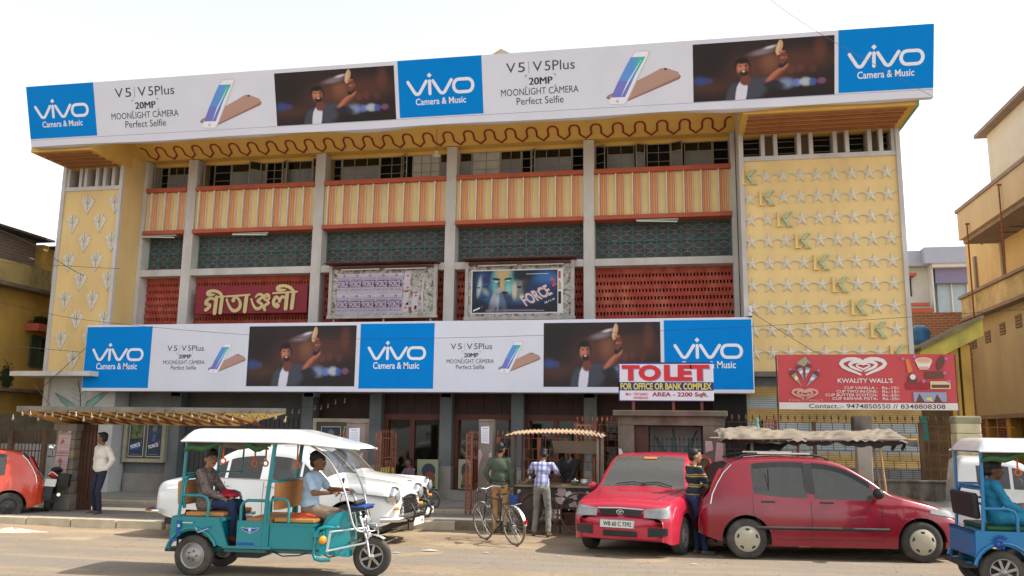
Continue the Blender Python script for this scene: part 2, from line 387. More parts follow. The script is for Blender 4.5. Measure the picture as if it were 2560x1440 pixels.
cin = thing('cinema_building', 'long yellow cinema with grey pillars, striped parapets, red screens and a tower at each end', 'building', (-5.4, 21.5, 0))
PIL = [-12.82, -9.14, -5.57, -2.06]; PW = .27
BAYS = [(-14.02, -12.82), (-12.55, -9.14), (-8.87, -5.57), (-5.30, -2.06), (-1.79, 1.49)]
ZS = 9.0
for i, x in enumerate(PIL):
    b = MB(); b.box(x, x+PW, D, D+.42, 2.6, ZS, m_conc); b.build('pillar', cin, bevel=.008)
b = MB(); b.box(1.49, 1.60, D-.02, D+.42, 2.6, ZS, m_conc); b.build('pillar', cin)
# main body behind
b = MB(); b.box(-15.7, 4.95, D+.75, 34, .1, 9.1, m_yel); b.build('rear_wall', cin)
gx = MB(); 
gx.add([(-6.1, 24, 12.6), (-3.7, 24, 12.6), (-4.93, 24, 13.31), (-6.1, 31, 12.6), (-3.7, 31, 12.6), (-4.93, 31, 13.31)], [(0, 1, 2), (3, 5, 4), (0, 2, 5, 3), (1, 4, 5, 2)], mat('weathered roof tin', (.40, .36, .30), .8, var=.2, bump=.2))
gx.box(-5.9, -3.9, 24.1, 31, 9, 12.6, m_conc); gx.build('roof_gable', cin)
# parapets with flutes
def rib(w=.175, d=.02, h=1.06):
    q = MB(); n = 3; pts = []
    for k in range(n):
        for t in range(5):
            a = math.pi*t/4; pts.append((k*w/n+w/n/2-(w/n/2)*math.cos(a), -.012-d*math.sin(a)**.8))
    pts = [(0, 0)]+pts+[(w, 0)]
    q.prism(pts[::-1], 'z', 0, h, m_org, False); return q.mesh('orange_rib')
rib_me = rib()
tr = MB(); tr.box(0, .028, -.09, 0, 0, 1.06, m_crm); trim_me = tr.mesh('white_trim')
ts = MB(); ts.box(0, .012, -.05, 0, 0, 1.06, m_crm); trim2_me = ts.mesh('white_trim')
YP = D+.06
for bi, (x0, x1) in enumerate(BAYS):
    b = MB(); b.box(x0-.01 if bi else x0, x1+.01, YP, YP+.5, 6.96, 8.12, mat('pale yellow parapet', (.72, .55, .26), .88, var=.06, scale=1.2, bump=.1, dirt=.35, dcol=(.50, .38, .20), streak=.12, dscale=1.5)); par = b.build('striped_parapet', cin)
    b = MB(); b.box(x0, x1, D-.045, D+.45, 8.105, 8.225, m_red); b.build('red_sill', cin, bevel=.01)
    b = MB(); b.box(x0, x1, D-.06, D+.55, 6.93, 7.035, m_red); b.build('red_band', cin, bevel=.01)
    n = max(2, round((x1-x0)/.405)); P = (x1-x0)/n
    for k in range(n):
        xx = x0+P*(k+.33) if bi else x0+P*(k+.48)
        for me, off in ((trim_me, -.03), (rib_me, 0), (trim2_me, .178)):
            if xx+off+.02 > x1: continue
            o = bpy.data.objects.new(me.name.split('.')[0], me); fin(o, par, loc=(xx+off, YP-.001, 7.04))
    # ventilation grille
    g = MB(); zt, zb = 6.93, 5.975
    g.box(x0, x1, D+.40, D+.44, zb, zt, m_gry)
    g.build('shade_net', cin)
    g = MB(); nc = max(4, round((x1-x0-.1)/.285)); cw = (x1-x0-.06)/nc; yy = D+.33
    for k in range(nc+1): g.box(x0+.03+k*cw-.008, x0+.03+k*cw+.008, yy-.01, yy+.01, zb, zt, m_teal)
    for z in (zb+.02, (zt+zb)/2, zt-.03): g.box(x0, x1, yy-.009, yy+.008, z-.008, z+.008, m_teal)
    g.build('window_bars', cin)
    g = MB()
    for k in range(nc):
        cx = x0+.03+(k+.5)*cw
        for hz in (0, 1):
            z0 = zb+.02+hz*(zt-zb-.05)/2; H = (zt-zb-.05)/2
            for q, zc in enumerate((z0+H*.22, z0+H*.70)):
                rx, rz = cw*.43, H*.165
                g.tube([(cx+rx*math.cos(t), yy, zc+rz*math.sin(t)) for t in [math.pi*2*(j+.5)/8 for j in range(8)]], .0055, m_ring, 4, True)
                g.bar((cx, yy, zc+rz), (cx, yy, zc+rz+H*.1), .01, .01, m_ring)
                for s in (-1, 1): g.bar((cx+s*rx, yy, zc), (cx+s*cw*.5, yy, zc), .009, .009, m_ring)
    g.build('grille_rings', cin, kind='stuff')
    # concrete beam and red screen
    b = MB(); b.box(x0, x1, D+.015, D+.5, 5.79, 5.97, m_conc); b.build('beam', cin, bevel=.006)
    j = MB(); zt, zb, yj = 5.79, 3.6, D+.34
    j.box(x0, x1, yj+.14, yj+.16, zb, zt, m_drk)
    nr = int((zt-zb)/.187); rr = random.Random(bi)
    for r_ in range(nr+1):
        z = zt-.10-r_*.187
        j.box(x0, x1, yj+rr.uniform(-.004, .004), yj+.10, z-.052, z+.052, m_jali)
        nw = int((x1-x0)/.082)
        for k in range(nw):
            xx = x0+(k+.5+(.5 if r_ % 2 else 0))*.082
            if xx < x1: j.box(xx-.021+rr.uniform(-.003, .003), xx+.021, yj+.008, yj+.09, z-.14, z-.05, m_jali)
    j.box(x0, x1, yj-.004, yj+.11, zt-.05, zt, m_jali)
    j.build('red_screen', cin, kind='stuff')
# ------- strip windows under the eaves
def sash(x0, x1, z0, z1, y, cols, rows, ang=0., hinge='l', panes=None, fr=.022, parent=None):
    q = MB(); w_, h_ = x1-x0, z1-z0
    hx = x0 if hinge == 'l' else x1; sg = 1 if hinge == 'l' else -1
    ca, sa = math.cos(ang), math.sin(ang)
    def T(u, v, d=0.): return Vector((hx+sg*(u*ca)-d*sa*sg, y-u*sa+d*ca, z0+v))
    for u in [w_*i/cols for i in range(cols+1)]:
        t = fr if u in (0, w_) else fr*.55; u = min(max(u, t/2), w_-t/2)
        q.bar(T(u, 0), T(u, h_), t, .03, m_win)
    for v in [h_*i/rows for i in range(rows+1)]:
        t = fr if v in (0, h_) else fr*.5; v = min(max(v, t/2), h_-t/2)
        q.bar(T(.002, v), T(w_-.002, v), .026, t, m_win)
    f = q.build('window_sash', parent or cin)
    for i in range(cols):
        for k in range(rows):
            mt = panes(i, k) if panes else (m_frost if k < rows-1 else m_gl)
            if mt is None: continue
            p_ = MB(); a, bq = w_*i/cols+.008, w_*(i+1)/cols-.008; c, d = h_*k/rows+.008, h_*(k+1)/rows-.008
            vs = [T(a, c, -.002), T(bq, c, -.002), T(bq, d, -.002), T(a, d, -.002), T(a, c, .002), T(bq, c, .002), T(bq, d, .002), T(a, d, .002)]
            p_.add(vs, [(0, 1, 2, 3), (7, 6, 5, 4), (0, 4, 5, 1), (1, 5, 6, 2), (2, 6, 7, 3), (3, 7, 4, 0)], mt); p_.build('pane', f)
wz0, wz1, wy = 8.235, 8.93, D+.34
op = lambda i, k: None
LAY = {0: [(0, .14, 1, 3, 1.05, 'l', None), (.14, .34, 1, 3, 0, 'l', op), (.34, .92, 3, 3, 0, 'l', None), (.92, 1, 1, 3, 0, 'l', op)],
       1: [(0, .09, 1, 3, .95, 'l', None), (.09, .24, 1, 3, 0, 'l', op), (.24, .54, 2, 3, 0, 'l', None), (.40, .50, 1, 3, .8, 'r', None), (.54, .68, 2, 3, 0, 'l', op), (.68, .76, 1, 3, .7, 'l', None), (.72, .93, 2, 3, 0, 'l', None), (.93, 1, 1, 3, .9, 'r', None)],
       2: [(0, .10, 1, 3, 0, 'l', op), (.10, .42, 3, 3, 0, 'l', None), (.42, .62, 2, 3, 0, 'l', op), (.60, .70, 1, 3, .8, 'l', op), (.69, .92, 3, 3, 0, 'l', lambda i, k: m_cover), (.92, 1, 1, 3, 0, 'l', None)],
       3: [(0, .10, 1, 3, 0, 'l', None), (.10, .33, 2, 3, 0, 'l', lambda i, k: m_cover), (.33, .50, 2, 3, 0, 'l', None), (.50, .58, 1, 3, 0, 'l', op), (.58, .63, 1, 3, .8, 'l', op), (.60, .90, 3, 3, 0, 'l', None), (.90, 1, 1, 3, 0, 'l', op)],
       4: [(0, .09, 1, 3, .5, 'l', op), (.09, .30, 2, 3, 0, 'l', None), (.30, .38, 1, 3, .5, 'r', None), (.39, .57, 2, 3, 0, 'l', op), (.57, .67, 1, 3, .5, 'l', None), (.67, .88, 2, 3, 0, 'l', None), (.88, 1, 1, 3, 0, 'l', op)]}
for bi, (x0, x1) in enumerate(BAYS):
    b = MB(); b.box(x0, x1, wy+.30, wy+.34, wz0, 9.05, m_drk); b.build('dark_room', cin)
    for (a, c, nc, nr, ang, hg, pn) in LAY[bi]:
        sash(x0+(x1-x0)*a+.004, x0+(x1-x0)*c-.004, wz0, wz1, wy-(.02 if ang else 0), nc, nr, ang, hg, pn)
    b = MB(); b.box(x0, x1, wy-.03, wy+.06, wz1, 9.06, m_yel2); b.build('window_head', cin)
# curtain showing red in an open window
# ------- eaves soffit, sloping down to its lip, with painted meander
XL, XR = -15.85, 5.15
SA = (D+.4, 9.07); SB = (18.22, 8.65)
def soff(x, t, off=0.): return (x, SA[0]+(SB[0]-SA[0])*t, SA[1]+(SB[1]-SA[1])*t-off)
s = MB()
s.prism([(21.3, 9.02), (20.44, 9.02), (19.70, 9.45), (18.30, 9.45), (18.30, 9.75), (21.3, 9.75)], 'x', -14.14, 1.62, m_yel2)
for xa, xb in ((XL, -14.143), (1.623, XR)): s.prism([(21.3, 8.95), (TF+.3, 8.95), (TF+.3, 8.62), (18.22, 8.62), (18.22, 9.0), (18.3, 9.75), (21.3, 9.75)], 'x', xa, xb, m_yel2)
eav = s.build('eaves', cin)
mp = Panel((0, 20.44, 9.02), (1, 0, 0), (0, -.74, .43)); mp.lay = .004
n_u = 29; pit = (1.50+14.05)/n_u
for k in range(n_u):
    cx = -14.05+pit*(k+.5); w1 = pit*.27
    pts = [(cx-pit*.5, .47), (cx-pit*.5+pit*.13, .455), (cx-w1, .38), (cx-w1, .17), (cx, .035), (cx+w1, .17), (cx+w1, .38), (cx+pit*.5-pit*.13, .455), (cx+pit*.5, .47)]
    mp.stroke(pts, .055, m_mar, cap=True)
mp.mb.build('painted_meander', eav)
# striped soffit over the towers
for (xa, xb) in ((-15.72, -14.27), (1.75, 4.98)):
    for k in range(5):
        y1 = TF-.10-k*.26
        q = MB(); q.box(xa, xb, y1-.14, y1, 8.585, 8.62, mat('brown soffit batten', (.30, .12, .05), .8, bump=.05)); q.build('soffit_batten', eav)
q = MB(); q.box(5.15, 5.19, 18.2, 20.9, 8.60, 8.72, mat('mint edge paint', (.16, .42, .25), .7, bump=0)); q.build('end_fascia', eav)
# ------- end towers
def tower(xa, xb, fins, side):
    t = MB()
    t.box(xa, xb, TF, D+.8, 3.16, 7.98, m_yel); t.build('tower_wall', cin)
    q = MB(); q.box(xa-.10, xa, TF-.05, D+.8, 3.16, 8.9 if side == 'l' else 9.5, m_conc); q.build('tower_edge', cin)
    q = MB(); q.box(xb, xb+.094, TF-.05, TF+.04, 3.16, 8.62, m_conc); q.box(xb, xb+.090, TF+.04, D+.8, 3.16, 9.6, m_yel if side == 'l' else m_conc); q.build('tower_edge', cin)
    q = MB(); q.box(xa, xb, TF-.035, TF+.5, 7.98, 8.09, m_conc); q.build('tower_sill', cin, bevel=.006)
    q = MB(); q.box(xa, xb, TF+.02, TF+.55, 8.66, 8.95, m_org); q.build('tower_lintel', cin)
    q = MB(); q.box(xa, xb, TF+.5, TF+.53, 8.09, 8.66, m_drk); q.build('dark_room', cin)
    for x in fins:
        q = MB(); q.box(x, x+.085, TF-.01, TF+.42, 8.09, 8.66, m_conc); q.build('window_fin', cin)
tower(-15.84, -14.24, [-15.84, -15.52+.05, -15.32, -14.98, -14.78+.02, -14.50], 'l')
tower(1.72, 5.02, [2.12, 2.40, 2.92, 3.18, 3.70, 3.96, 4.44, 4.68, 4.96-.02], 'r')
for xa, xb in ((-15.42, -15.30), (-14.9, -14.78), (2.13, 2.45), (2.96, 3.2), (3.73, 3.97), (4.47, 4.7)):
    q = MB(); q.box(xa+.02, xb, TF+.20, TF+.22, 8.10, 8.65, mat('brown blind', (.16, .11, .07), .8, bump=0)); q.build('blind', cin)
for x0, x1 in ((-15.74, -15.5), (-15.22, -15.0), (-14.68, -14.52), (1.73, 2.1), (2.52, 2.9), (3.3, 3.68), (4.08, 4.42), (4.76, 4.94)):
    q = MB()
    for z in (8.10, 8.24, 8.38, 8.52, 8.64): q.box(x0+.01, x1-.01, TF+.30, TF+.315, z-.006, z+.006, m_win)
    q.build('window_frame', cin)
# fin wall where the left tower meets the bays (its flank is yellow)
q = MB(); q.box(-14.14, -14.02, D, D+.8, 2.7, 9.0, m_conc); q.build('pillar', cin)
# star ornaments
m_star = mat('silvered plaster star', (.58, .52, .40), .55, var=.15, scale=5, bump=.2, dirt=.4, dcol=(.38, .30, .2), streak=1, dscale=4)
def star_mesh():
    q = MB(); R, r_ = .165, .066; pts = []
    for k in range(10):
        a = math.pi/2+k*math.pi/5; rr = R if k % 2 == 0 else r_; pts.append((rr*math.cos(a)*1.04, rr*math.sin(a)*1.12))
    vs = [(x, 0, z) for x, z in pts]+[(x, -.015, z) for x, z in pts]+[(0, -.05, 0)]
    q.add(vs, [(i, (i+1) % 10, 10+(i+1) % 10, 10+i) for i in range(10)]+[(10+i, 10+(i+1) % 10, 20) for i in range(10)], m_star)
    for s_ in (-1, 1): q.bar((s_*.14, -.01, .035), (s_*.20, -.01, .06), .02, .012, m_star)
    return q.mesh('star_ornament')
sme = star_mesh()
m_mint = mat('mint green plaster', (.34, .42, .27), .7, var=.1, bump=.1)
m_yk = mat('yellow plaster letter', (.66, .49, .2), .8, bump=.1)
def k_mesh():
    q = MB()
    q.prism([(-.16, -.17), (-.11, -.17), (-.11, -.14), (-.11, .14), (-.11, .17), (-.16, .17)], 'y', -.06, 0, m_yk)
    q.prism([(-.17, -.175), (-.05, -.175), (-.05, -.145), (-.17, -.145)], 'y', -.065, -.001, m_yk)
    q.prism([(-.045, .0), (.03, .03), (.10, .10), (.15, .18), (.15, .145), (.09, .145)][::-1], 'y', -.06, 0, m_mint)
    q.prism([(-.06, .02), (.0, .06), (.08, .17), (.17, .175), (.10, .10), (.03, .02)], 'y', -.07, -.002, m_mint)
    q.prism([(-.02, .02), (.04, -.02), (.16, -.17), (.06, -.175), (.02, -.09), (-.05, .0)][::-1], 'y', -.07, -.003, m_mint)
    q.prism([(.03, -.18), (.18, -.18), (.18, -.15), (.03, -.15)], 'y', -.055, -.004, m_yk)
    return q.mesh('letter_ornament')
kme = k_mesh()
for r_ in range(9):
    for c in range(9):
        x = 1.83+c*.3705; z = 7.60-r_*.505
        me = kme if c == r_ else sme
        o = bpy.data.objects.new(me.name.split('.')[0], me); fin(o, cin, loc=(x, TF-.003, z))
m_leaf = mat('grey mosaic leaf', (.60, .56, .47), .6, var=.18, scale=9, bump=.25, dirt=.35, dcol=(.34, .30, .25), streak=1, dscale=3)
def leaf_mesh():
    q = MB()
    P_ = [[(0, -.30), (-.015, -.03), (-.18, .06)], [(0, -.30), (.18, .06), (.015, -.03)],
          [(-.20, .075), (-.02, -.02), (-.10, .17)], [(.20, .075), (.10, .17), (.02, -.02)],
          [(-.09, .185), (-.012, .0), (-.012, .14), (-.05, .24)], [(.09, .185), (.05, .24), (.012, .14), (.012, .0)]]
    for k_, p_ in enumerate(P_): q.prism(p_, 'y', -.016-.002*k_, 0, m_leaf)
    return q.mesh('leaf_ornament')
lme = leaf_mesh()
for k in range(10):
    z = 7.62-k*.515
    for x in ((-15.13, -14.33) if k % 2 == 0 else (-15.53, -14.73)):
        if z > 3.3:
            o = bpy.data.objects.new('leaf_ornament', lme); fin(o, cin, loc=(x-.0, TF-.003, z))
# patch of bare plaster and ledge
q = MB(); q.box(-15.96, -15.935, TF-.056, TF+.3, 5.45, 6.35, mat('bare grey plaster', (.25, .24, .22), .9, bump=.4)); q.build('plaster_patch', cin)
q = MB(); q.box(-16.35, -14.1, 18.9, D+.6, 3.03, 3.15, m_conc); q.build('ledge', cin)
q = MB(); q.box(1.6, 5.2, TF-.1, D+.6, 3.05, 3.16, mat('dark stained beam', (.14, .12, .10), .9)); q.build('ledge', cin)
# mural wall below the left tower
m_mur = mat('white mosaic wall', (.48, .49, .47), .6, var=.08, scale=6, bump=.15, dirt=.3, dcol=(.30, .30, .28), streak=.6)
m_mteal = mat('teal mosaic', (.20, .40, .37), .55, var=.2, scale=5, bump=.1)
m_mdk = mat('dark mosaic line', (.03, .05, .05), .6, bump=0)
YM = 19.9
q = MB(); q.box(-15.95, -14.05, YM, YM+.6, .1, 3.03, m_mur); q.build('mural_wall', cin)
q = MB(); q.box(-16.08, -15.95, YM-.08, YM+.6, .1, 3.03, m_conc); q.build('wall_edge', cin)
pm = Panel((-15.95, YM, .1), (1, 0, 0), (0, 0, 1)); pm.lay = .004
def leaf2(u0, v0, u1, v1, w_, mt=m_mteal):
    dx, dy = u1-u0, v1-v0; nx, ny = -dy, dx; L = math.hypot(dx, dy); nx /= L; ny /= L
    pts = [(u0, v0), (u0+dx*.3+nx*w_, v0+dy*.3+ny*w_), (u0+dx*.65+nx*w_*.8, v0+dy*.65+ny*w_*.8), (u1, v1), (u0+dx*.65-nx*w_*.5, v0+dy*.65-ny*w_*.5), (u0+dx*.3-nx*w_*.6, v0+dy*.3-ny*w_*.6)]
    pm.poly(pts, mt, 1); pm.stroke(pts+[pts[0]], .012, m_mdk, 2, cap=False)
for a in ((.95, 2.05, .15, 2.55, .10), (.95, 2.05, 1.75, 2.65, .11), (.95, 2.05, .05, 1.9, .12), (.95, 2.05, 1.8, 1.95, .10), (.55, 1.9, .35, .9, .10), (1.25, 1.8, 1.6, .5, .13), (1.3, 1.9, 1.1, .3, .12), (.3, 1.5, .1, .4, .1)): leaf2(*a)
pm.stroke([(.95, 2.05), (.9, 2.5), (.8, 2.85)], .02, m_mdk, 3)
for k in range(5): pm.stroke([(.93-.03*k, 2.2+.13*k), (.7-.02*k, 2.32+.12*k)], .016, m_mteal, 3); pm.stroke([(.93-.03*k, 2.2+.13*k), (1.15-.05*k, 2.36+.12*k)], .016, m_mteal, 3)
pm.mb.build('mosaic_leaf', cin)
m_tl = [mat('white glazed block', (.50, .51, .49), .35, var=.08, bump=.1), mat('teal glazed block', (.22, .44, .40), .35, var=.12, bump=.1), mat('pinkish glazed block', (.48, .43, .42), .4, var=.08, bump=.1)]
rt = random.Random(4)
for r_ in range(9):
    z = .14+r_*.172; xo = -.17 if r_ % 2 else 0
    for k in range(3):
        x0 = max(-15.93, -15.93+xo+k*.37); x1 = -15.93+xo+(k+1)*.37-.012
        if x1-x0 < .05: continue
        q = MB(); q.box(x0, x1, YM-.035-rt.uniform(0, .006), YM-.001, z, z+.160, m_tl[rt.choice([0, 0, 0, 1, 2, 2])]); q.build('tile', cin)
# ------- ground floor
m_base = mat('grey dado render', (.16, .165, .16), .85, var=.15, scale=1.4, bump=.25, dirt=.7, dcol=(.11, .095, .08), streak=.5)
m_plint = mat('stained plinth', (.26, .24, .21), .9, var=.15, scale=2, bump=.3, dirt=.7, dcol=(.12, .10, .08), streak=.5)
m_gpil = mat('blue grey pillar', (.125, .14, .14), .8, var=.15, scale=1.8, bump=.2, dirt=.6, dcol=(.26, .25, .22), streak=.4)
m_frm = mat('oxide red door frame', (.11, .032, .02), .6, var=.15, bump=.05)
m_frm2 = mat('dark red board', (.035, .012, .009), .6, var=.3, scale=4, bump=.05)
q = MB(); q.box(-13.98, 1.6, D-.04, D+.75, .1, .40, m_plint); q.build('plinth', cin, bevel=.01)
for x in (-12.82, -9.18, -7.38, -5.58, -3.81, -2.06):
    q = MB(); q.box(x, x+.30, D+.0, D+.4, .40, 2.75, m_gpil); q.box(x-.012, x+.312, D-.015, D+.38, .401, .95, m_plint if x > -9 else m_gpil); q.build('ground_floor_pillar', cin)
q = MB(); q.box(-14.6, 1.62, 19.62, D+.7, 2.70, 2.86, mat('canopy concrete', (.25, .23, .21), .9, bump=.2)); q.build('canopy_slab', cin)
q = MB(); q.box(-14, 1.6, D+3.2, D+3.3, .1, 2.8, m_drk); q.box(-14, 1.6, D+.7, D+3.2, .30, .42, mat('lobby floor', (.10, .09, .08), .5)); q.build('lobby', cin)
def glazed(x0, x1, mull):
    yy = D+.22
    q = MB(); q.box(x0, x1, yy, yy+.1, 2.06, 2.20, m_frm); q.box(x0, x0+.12, yy, yy+.1, .4, 2.06, m_frm); q.box(x1-.05, x1, yy, yy+.1, .4, 2.06, m_frm); q.box(x0+.12, x1-.05, yy, yy+.1, .40, .52, m_frm)
    for m_ in mull: q.box(m_-.06, m_+.06, yy-.01, yy+.1, .52, 2.06, m_frm)
    f = q.build('door_frame', cin)
    q = MB(); q.box(x0, x1, yy+.02, yy+.08, 2.20, 2.72, m_frm2)
    for m_ in mull+[x0+.3, x1-.3]: q.box(m_-.02, m_+.02, yy+.0, yy+.09, 2.20, 2.72, m_frm2)
    q.build('transom_board', cin)
    xs = [x0+.12]+mull+[x1-.05]
    for a, c in zip(xs[:-1], xs[1:]):
        p_ = MB(); p_.box(a+.06, c-.06, yy+.045, yy+.053, .52, 2.06, m_gl); p_.build('pane', f)
glazed(-7.08, -5.58, [-6.33]); glazed(-5.28, -3.81, [-4.55]); glazed(-3.51, -2.06, [-2.75]); glazed(-1.76, 1.5, [-.7, .4])
q = MB(); q.box(-12.5, -9.18, D+.3, D+.36, .4, 2.7, mat('ribbed shutter', (.07, .068, .065), .7, bump=0))
for k in range(26): q.box(-12.5+k*.128, -12.46+k*.128, D+.27, D+.3, .4, 2.05, mat('ribbed shutter', (.07, .068, .065)))
q.build('collapsible_shutter', cin)
# dado of bay one and its poster window
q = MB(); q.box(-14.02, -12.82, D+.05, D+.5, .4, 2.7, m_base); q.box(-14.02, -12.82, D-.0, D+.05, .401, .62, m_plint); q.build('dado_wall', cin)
m_fr = mat('cream window surround', (.40, .36, .25), .8, var=.15, bump=.2, dirt=.5)
m_bd = mat('brown board', (.10, .082, .06), .8, var=.2, bump=.2)
def showcase(x0, x1, z0, z1, y, name='poster_case'):
    q = MB(); q.box(x0, x1, y, y+.06, z0, z1, m_bd)
    for a in ((x0-.09, x0, z0-.09, z1+.09), (x1, x1+.09, z0-.09, z1+.09), (x0, x1, z0-.09, z0), (x0, x1, z1, z1+.09)): q.box(a[0], a[1], y-.06, y+.07, a[2], a[3], m_fr)
    return q.build(name, cin)
showcase(-14.0+.1, -12.9, 1.0, 1.98, D-.28+.2)
q = MB(); q.box(-8.88, -7.38, D+.40, D+.44, .4, 2.72, m_frm2); q.build('dark_backing', cin)  # dark backing added before the yellow wall so the bay reads as shaded
showcase(-8.78, -7.48, .9, 1.98, D-.02+.1)
# tin sheet wall under the right tower: each sheet a part
m_t1 = mat('yellow painted tin', (.44, .30, .11), .7, var=.18, scale=2, bump=.1, dirt=.5, dcol=(.22, .14, .07), streak=3.)
m_t2 = mat('pale blue tin', (.33, .36, .36), .6, var=.12, scale=2, bump=.1, dirt=.5, dcol=(.2, .19, .16), streak=3.)
m_t3 = mat('dark tin', (.16, .16, .16), .6, var=.2, scale=2, bump=.1, dirt=.4)
bands = [(3.05, 2.84, m_t3), (2.84, 2.60, m_t1), (2.60, 2.36, m_t2), (2.36, 2.05, m_t1), (2.05, 1.80, m_t2), (1.80, 1.66, m_t1), (1.66, 1.40, m_t2), (1.40, 1.12, m_t1), (1.12, .82, m_t3), (.82, .45, m_t1), (.45, .12, m_t2)]
YT = 19.75
for (za, zb_, mt) in bands:
    xs = [1.62, 3.3, 5.2]
    for a, c in zip(xs[:-1], xs[1:]):
        q = MB(); n_ = max(3, int((za-zb_)/.042))
        pts = []
        for k in range(n_*2+1):
            pts.append((YT-(.016 if k % 2 else 0)-(.006 if a > 3 else 0), zb_+(za-zb_)*k/(n_*2)))
        pts += [(YT+.02, za), (YT+.02, zb_)]
        q.prism(pts, 'x', a, c+.03, mt); q.build('tin_sheet', cin)
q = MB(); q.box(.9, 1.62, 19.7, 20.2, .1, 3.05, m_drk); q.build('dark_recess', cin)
# ================================================================ printed signs
m_wht = mat('white vinyl', (.63, .64, .72), .45, var=.03, scale=1.5, bump=.06, bscale=6, dirt=.12, dcol=(.5, .5, .5))
m_blu = mat('sky blue print', (.0, .205, .60), .6, var=.03, bump=.05, bscale=6, spec=.08)
m_ink = flat('dark grey print', (.045, .045, .055), .5)
m_lilac = flat('white print', (.74, .74, .80), .45)
def bokeh_mat():
    m, n, b = _nt('night street print'); N = n.nodes; tc = N.new('ShaderNodeTexCoord')
    t = N.new('ShaderNodeTexNoise'); t.inputs['Scale'].default_value = 1.3; t.inputs['Detail'].default_value = 3; link(n, tc.outputs['Object'], t.inputs['Vector'])
    r = N.new('ShaderNodeValToRGB'); e = r.color_ramp.elements
    e[0].position = .36; e[0].color = (.008, .006, .007, 1); e[1].position = .70; e[1].color = (.16, .06, .03, 1)
    e.new(.52).color = (.035, .015, .012, 1)
    link(n, t.outputs[0], r.inputs[0]); link(n, r.outputs[0], b.inputs['Base Color']); b.inputs['Roughness'].default_value = .4
    return m
m_nite = bokeh_mat()
m_skin_p = flat('printed warm skin', (.36, .13, .07)); m_skin_d = flat('printed shaded skin', (.20, .07, .04)); m_jack = flat('printed slate jacket', (.045, .05, .065)); m_jack2 = flat('printed dark jacket', (.022, .024, .032))
m_blk = flat('black print', (.008, .008, .009)); m_gold = flat('printed gold phone', (.50, .30, .15)); m_gold2 = flat('printed rose gold', (.42, .25, .20)); m_gold3 = flat('printed bronze', (.27, .15, .12))
m_beam = flat('printed light beam', (.085, .06, .065)); m_beam2 = flat('printed pale beam', (.20, .17, .20))
m_bk = [flat('printed blue glow', (.05, .10, .30)), flat('printed pale glow', (.35, .42, .60)), flat('printed lilac glow', (.16, .08, .18)), flat('printed brown glow', (.13, .055, .035))]
def logo(P, u0, v0, w_, mt):
    T = lambda pts: [(u0+x*w_, v0+y*w_) for x, y in pts]
    sw = .046*w_
    P.stroke(T([(.02, .20), (.115, .045), (.135, .025), (.16, .02), (.185, .03), (.20, .05), (.295, .20)]), sw, mt, 2)
    P.stroke(T([(.345, .20), (.345, .02)]), sw, mt, 2)
    P.poly(T([(.345, .245), (.382, .282), (.345, .319), (.308, .282)]), mt, 2)
    P.stroke(T([(.395, .20), (.49, .045), (.51, .025), (.535, .02), (.56, .03), (.575, .05), (.67, .20)]), sw, mt, 2)
    P.stroke(T([(x, y) for x, y in arc(.775, .11, .075, .09, 90, 270, 7)]+[(x, y) for x, y in arc(.91, .11, .075, .09, -90, 90, 7)]), sw, mt, 2, closed=True)
def soft_picture(name, base, blobs):
    "flat print mixed from soft-edged ellipses; blobs = (u, v, ru, rv, angle, colour, softness, opacity) in 0..1 of the sheet"
    m, n, b = _nt(name); N = n.nodes; tc = N.new('ShaderNodeTexCoord'); cur = None
    nz = N.new('ShaderNodeTexNoise'); nz.inputs['Scale'].default_value = 7; nz.inputs['Detail'].default_value = 5; link(n, tc.outputs['UV'], nz.inputs['Vector'])
    ad = N.new('ShaderNodeVectorMath'); ad.operation = 'MULTIPLY_ADD'; ad.inputs[1].default_value = (.016, .03, 0); link(n, nz.outputs['Color'], ad.inputs[0]); link(n, tc.outputs['UV'], ad.inputs[2])
    for (u, v, ru, rv, an, col, so, op_) in blobs:
        mp_ = N.new('ShaderNodeMapping'); mp_.vector_type = 'TEXTURE'; mp_.inputs['Location'].default_value = (u+.008, v+.015, 0); mp_.inputs['Rotation'].default_value = (0, 0, math.radians(an)); mp_.inputs['Scale'].default_value = (ru, rv, 1)
        link(n, ad.outputs[0], mp_.inputs[0]); ln = N.new('ShaderNodeVectorMath'); ln.operation = 'LENGTH'; link(n, mp_.outputs[0], ln.inputs[0])
        r_ = N.new('ShaderNodeMapRange'); r_.interpolation_type = 'SMOOTHSTEP'; r_.inputs[1].default_value = 1.0+so*.5; r_.inputs[2].default_value = 1.0-so; r_.inputs[4].default_value = op_; link(n, ln.outputs['Value'], r_.inputs[0])
        x = N.new('ShaderNodeMix'); x.data_type = 'RGBA'; link(n, r_.outputs[0], x.inputs[0]); x.inputs[7].default_value = c4(col)
        if cur is None: x.inputs[6].default_value = c4(base)
        else: link(n, cur, x.inputs[6])
        cur = x.outputs[2]
    link(n, cur, b.inputs['Base Color']); b.inputs['Roughness'].default_value = .42; b.inputs['Specular IOR Level'].default_value = .3
    return m
def sheet(o, U_, V_, w_, h, mt, name, parent, world=True):
    o, U_, V_ = Vector(o), Vector(U_).normalized(), Vector(V_).normalized()
    me = bpy.data.meshes.new(name); me.from_pydata([tuple(o), tuple(o+U_*w_), tuple(o+U_*w_+V_*h), tuple(o+V_*h)], [], [(0, 1, 2, 3)]); uv = me.uv_layers.new(name='UVMap')
    for i, c in enumerate(((0, 0), (1, 0), (1, 1), (0, 1))): uv.data[i].uv = c
    me.materials.append(mt); return fin(bpy.data.objects.new(name, me), parent, world)
SKW, SKD, JK, JKD, HR = (.42, .135, .075), (.15, .045, .03), (.05, .055, .075), (.014, .014, .019), (.010, .007, .007)
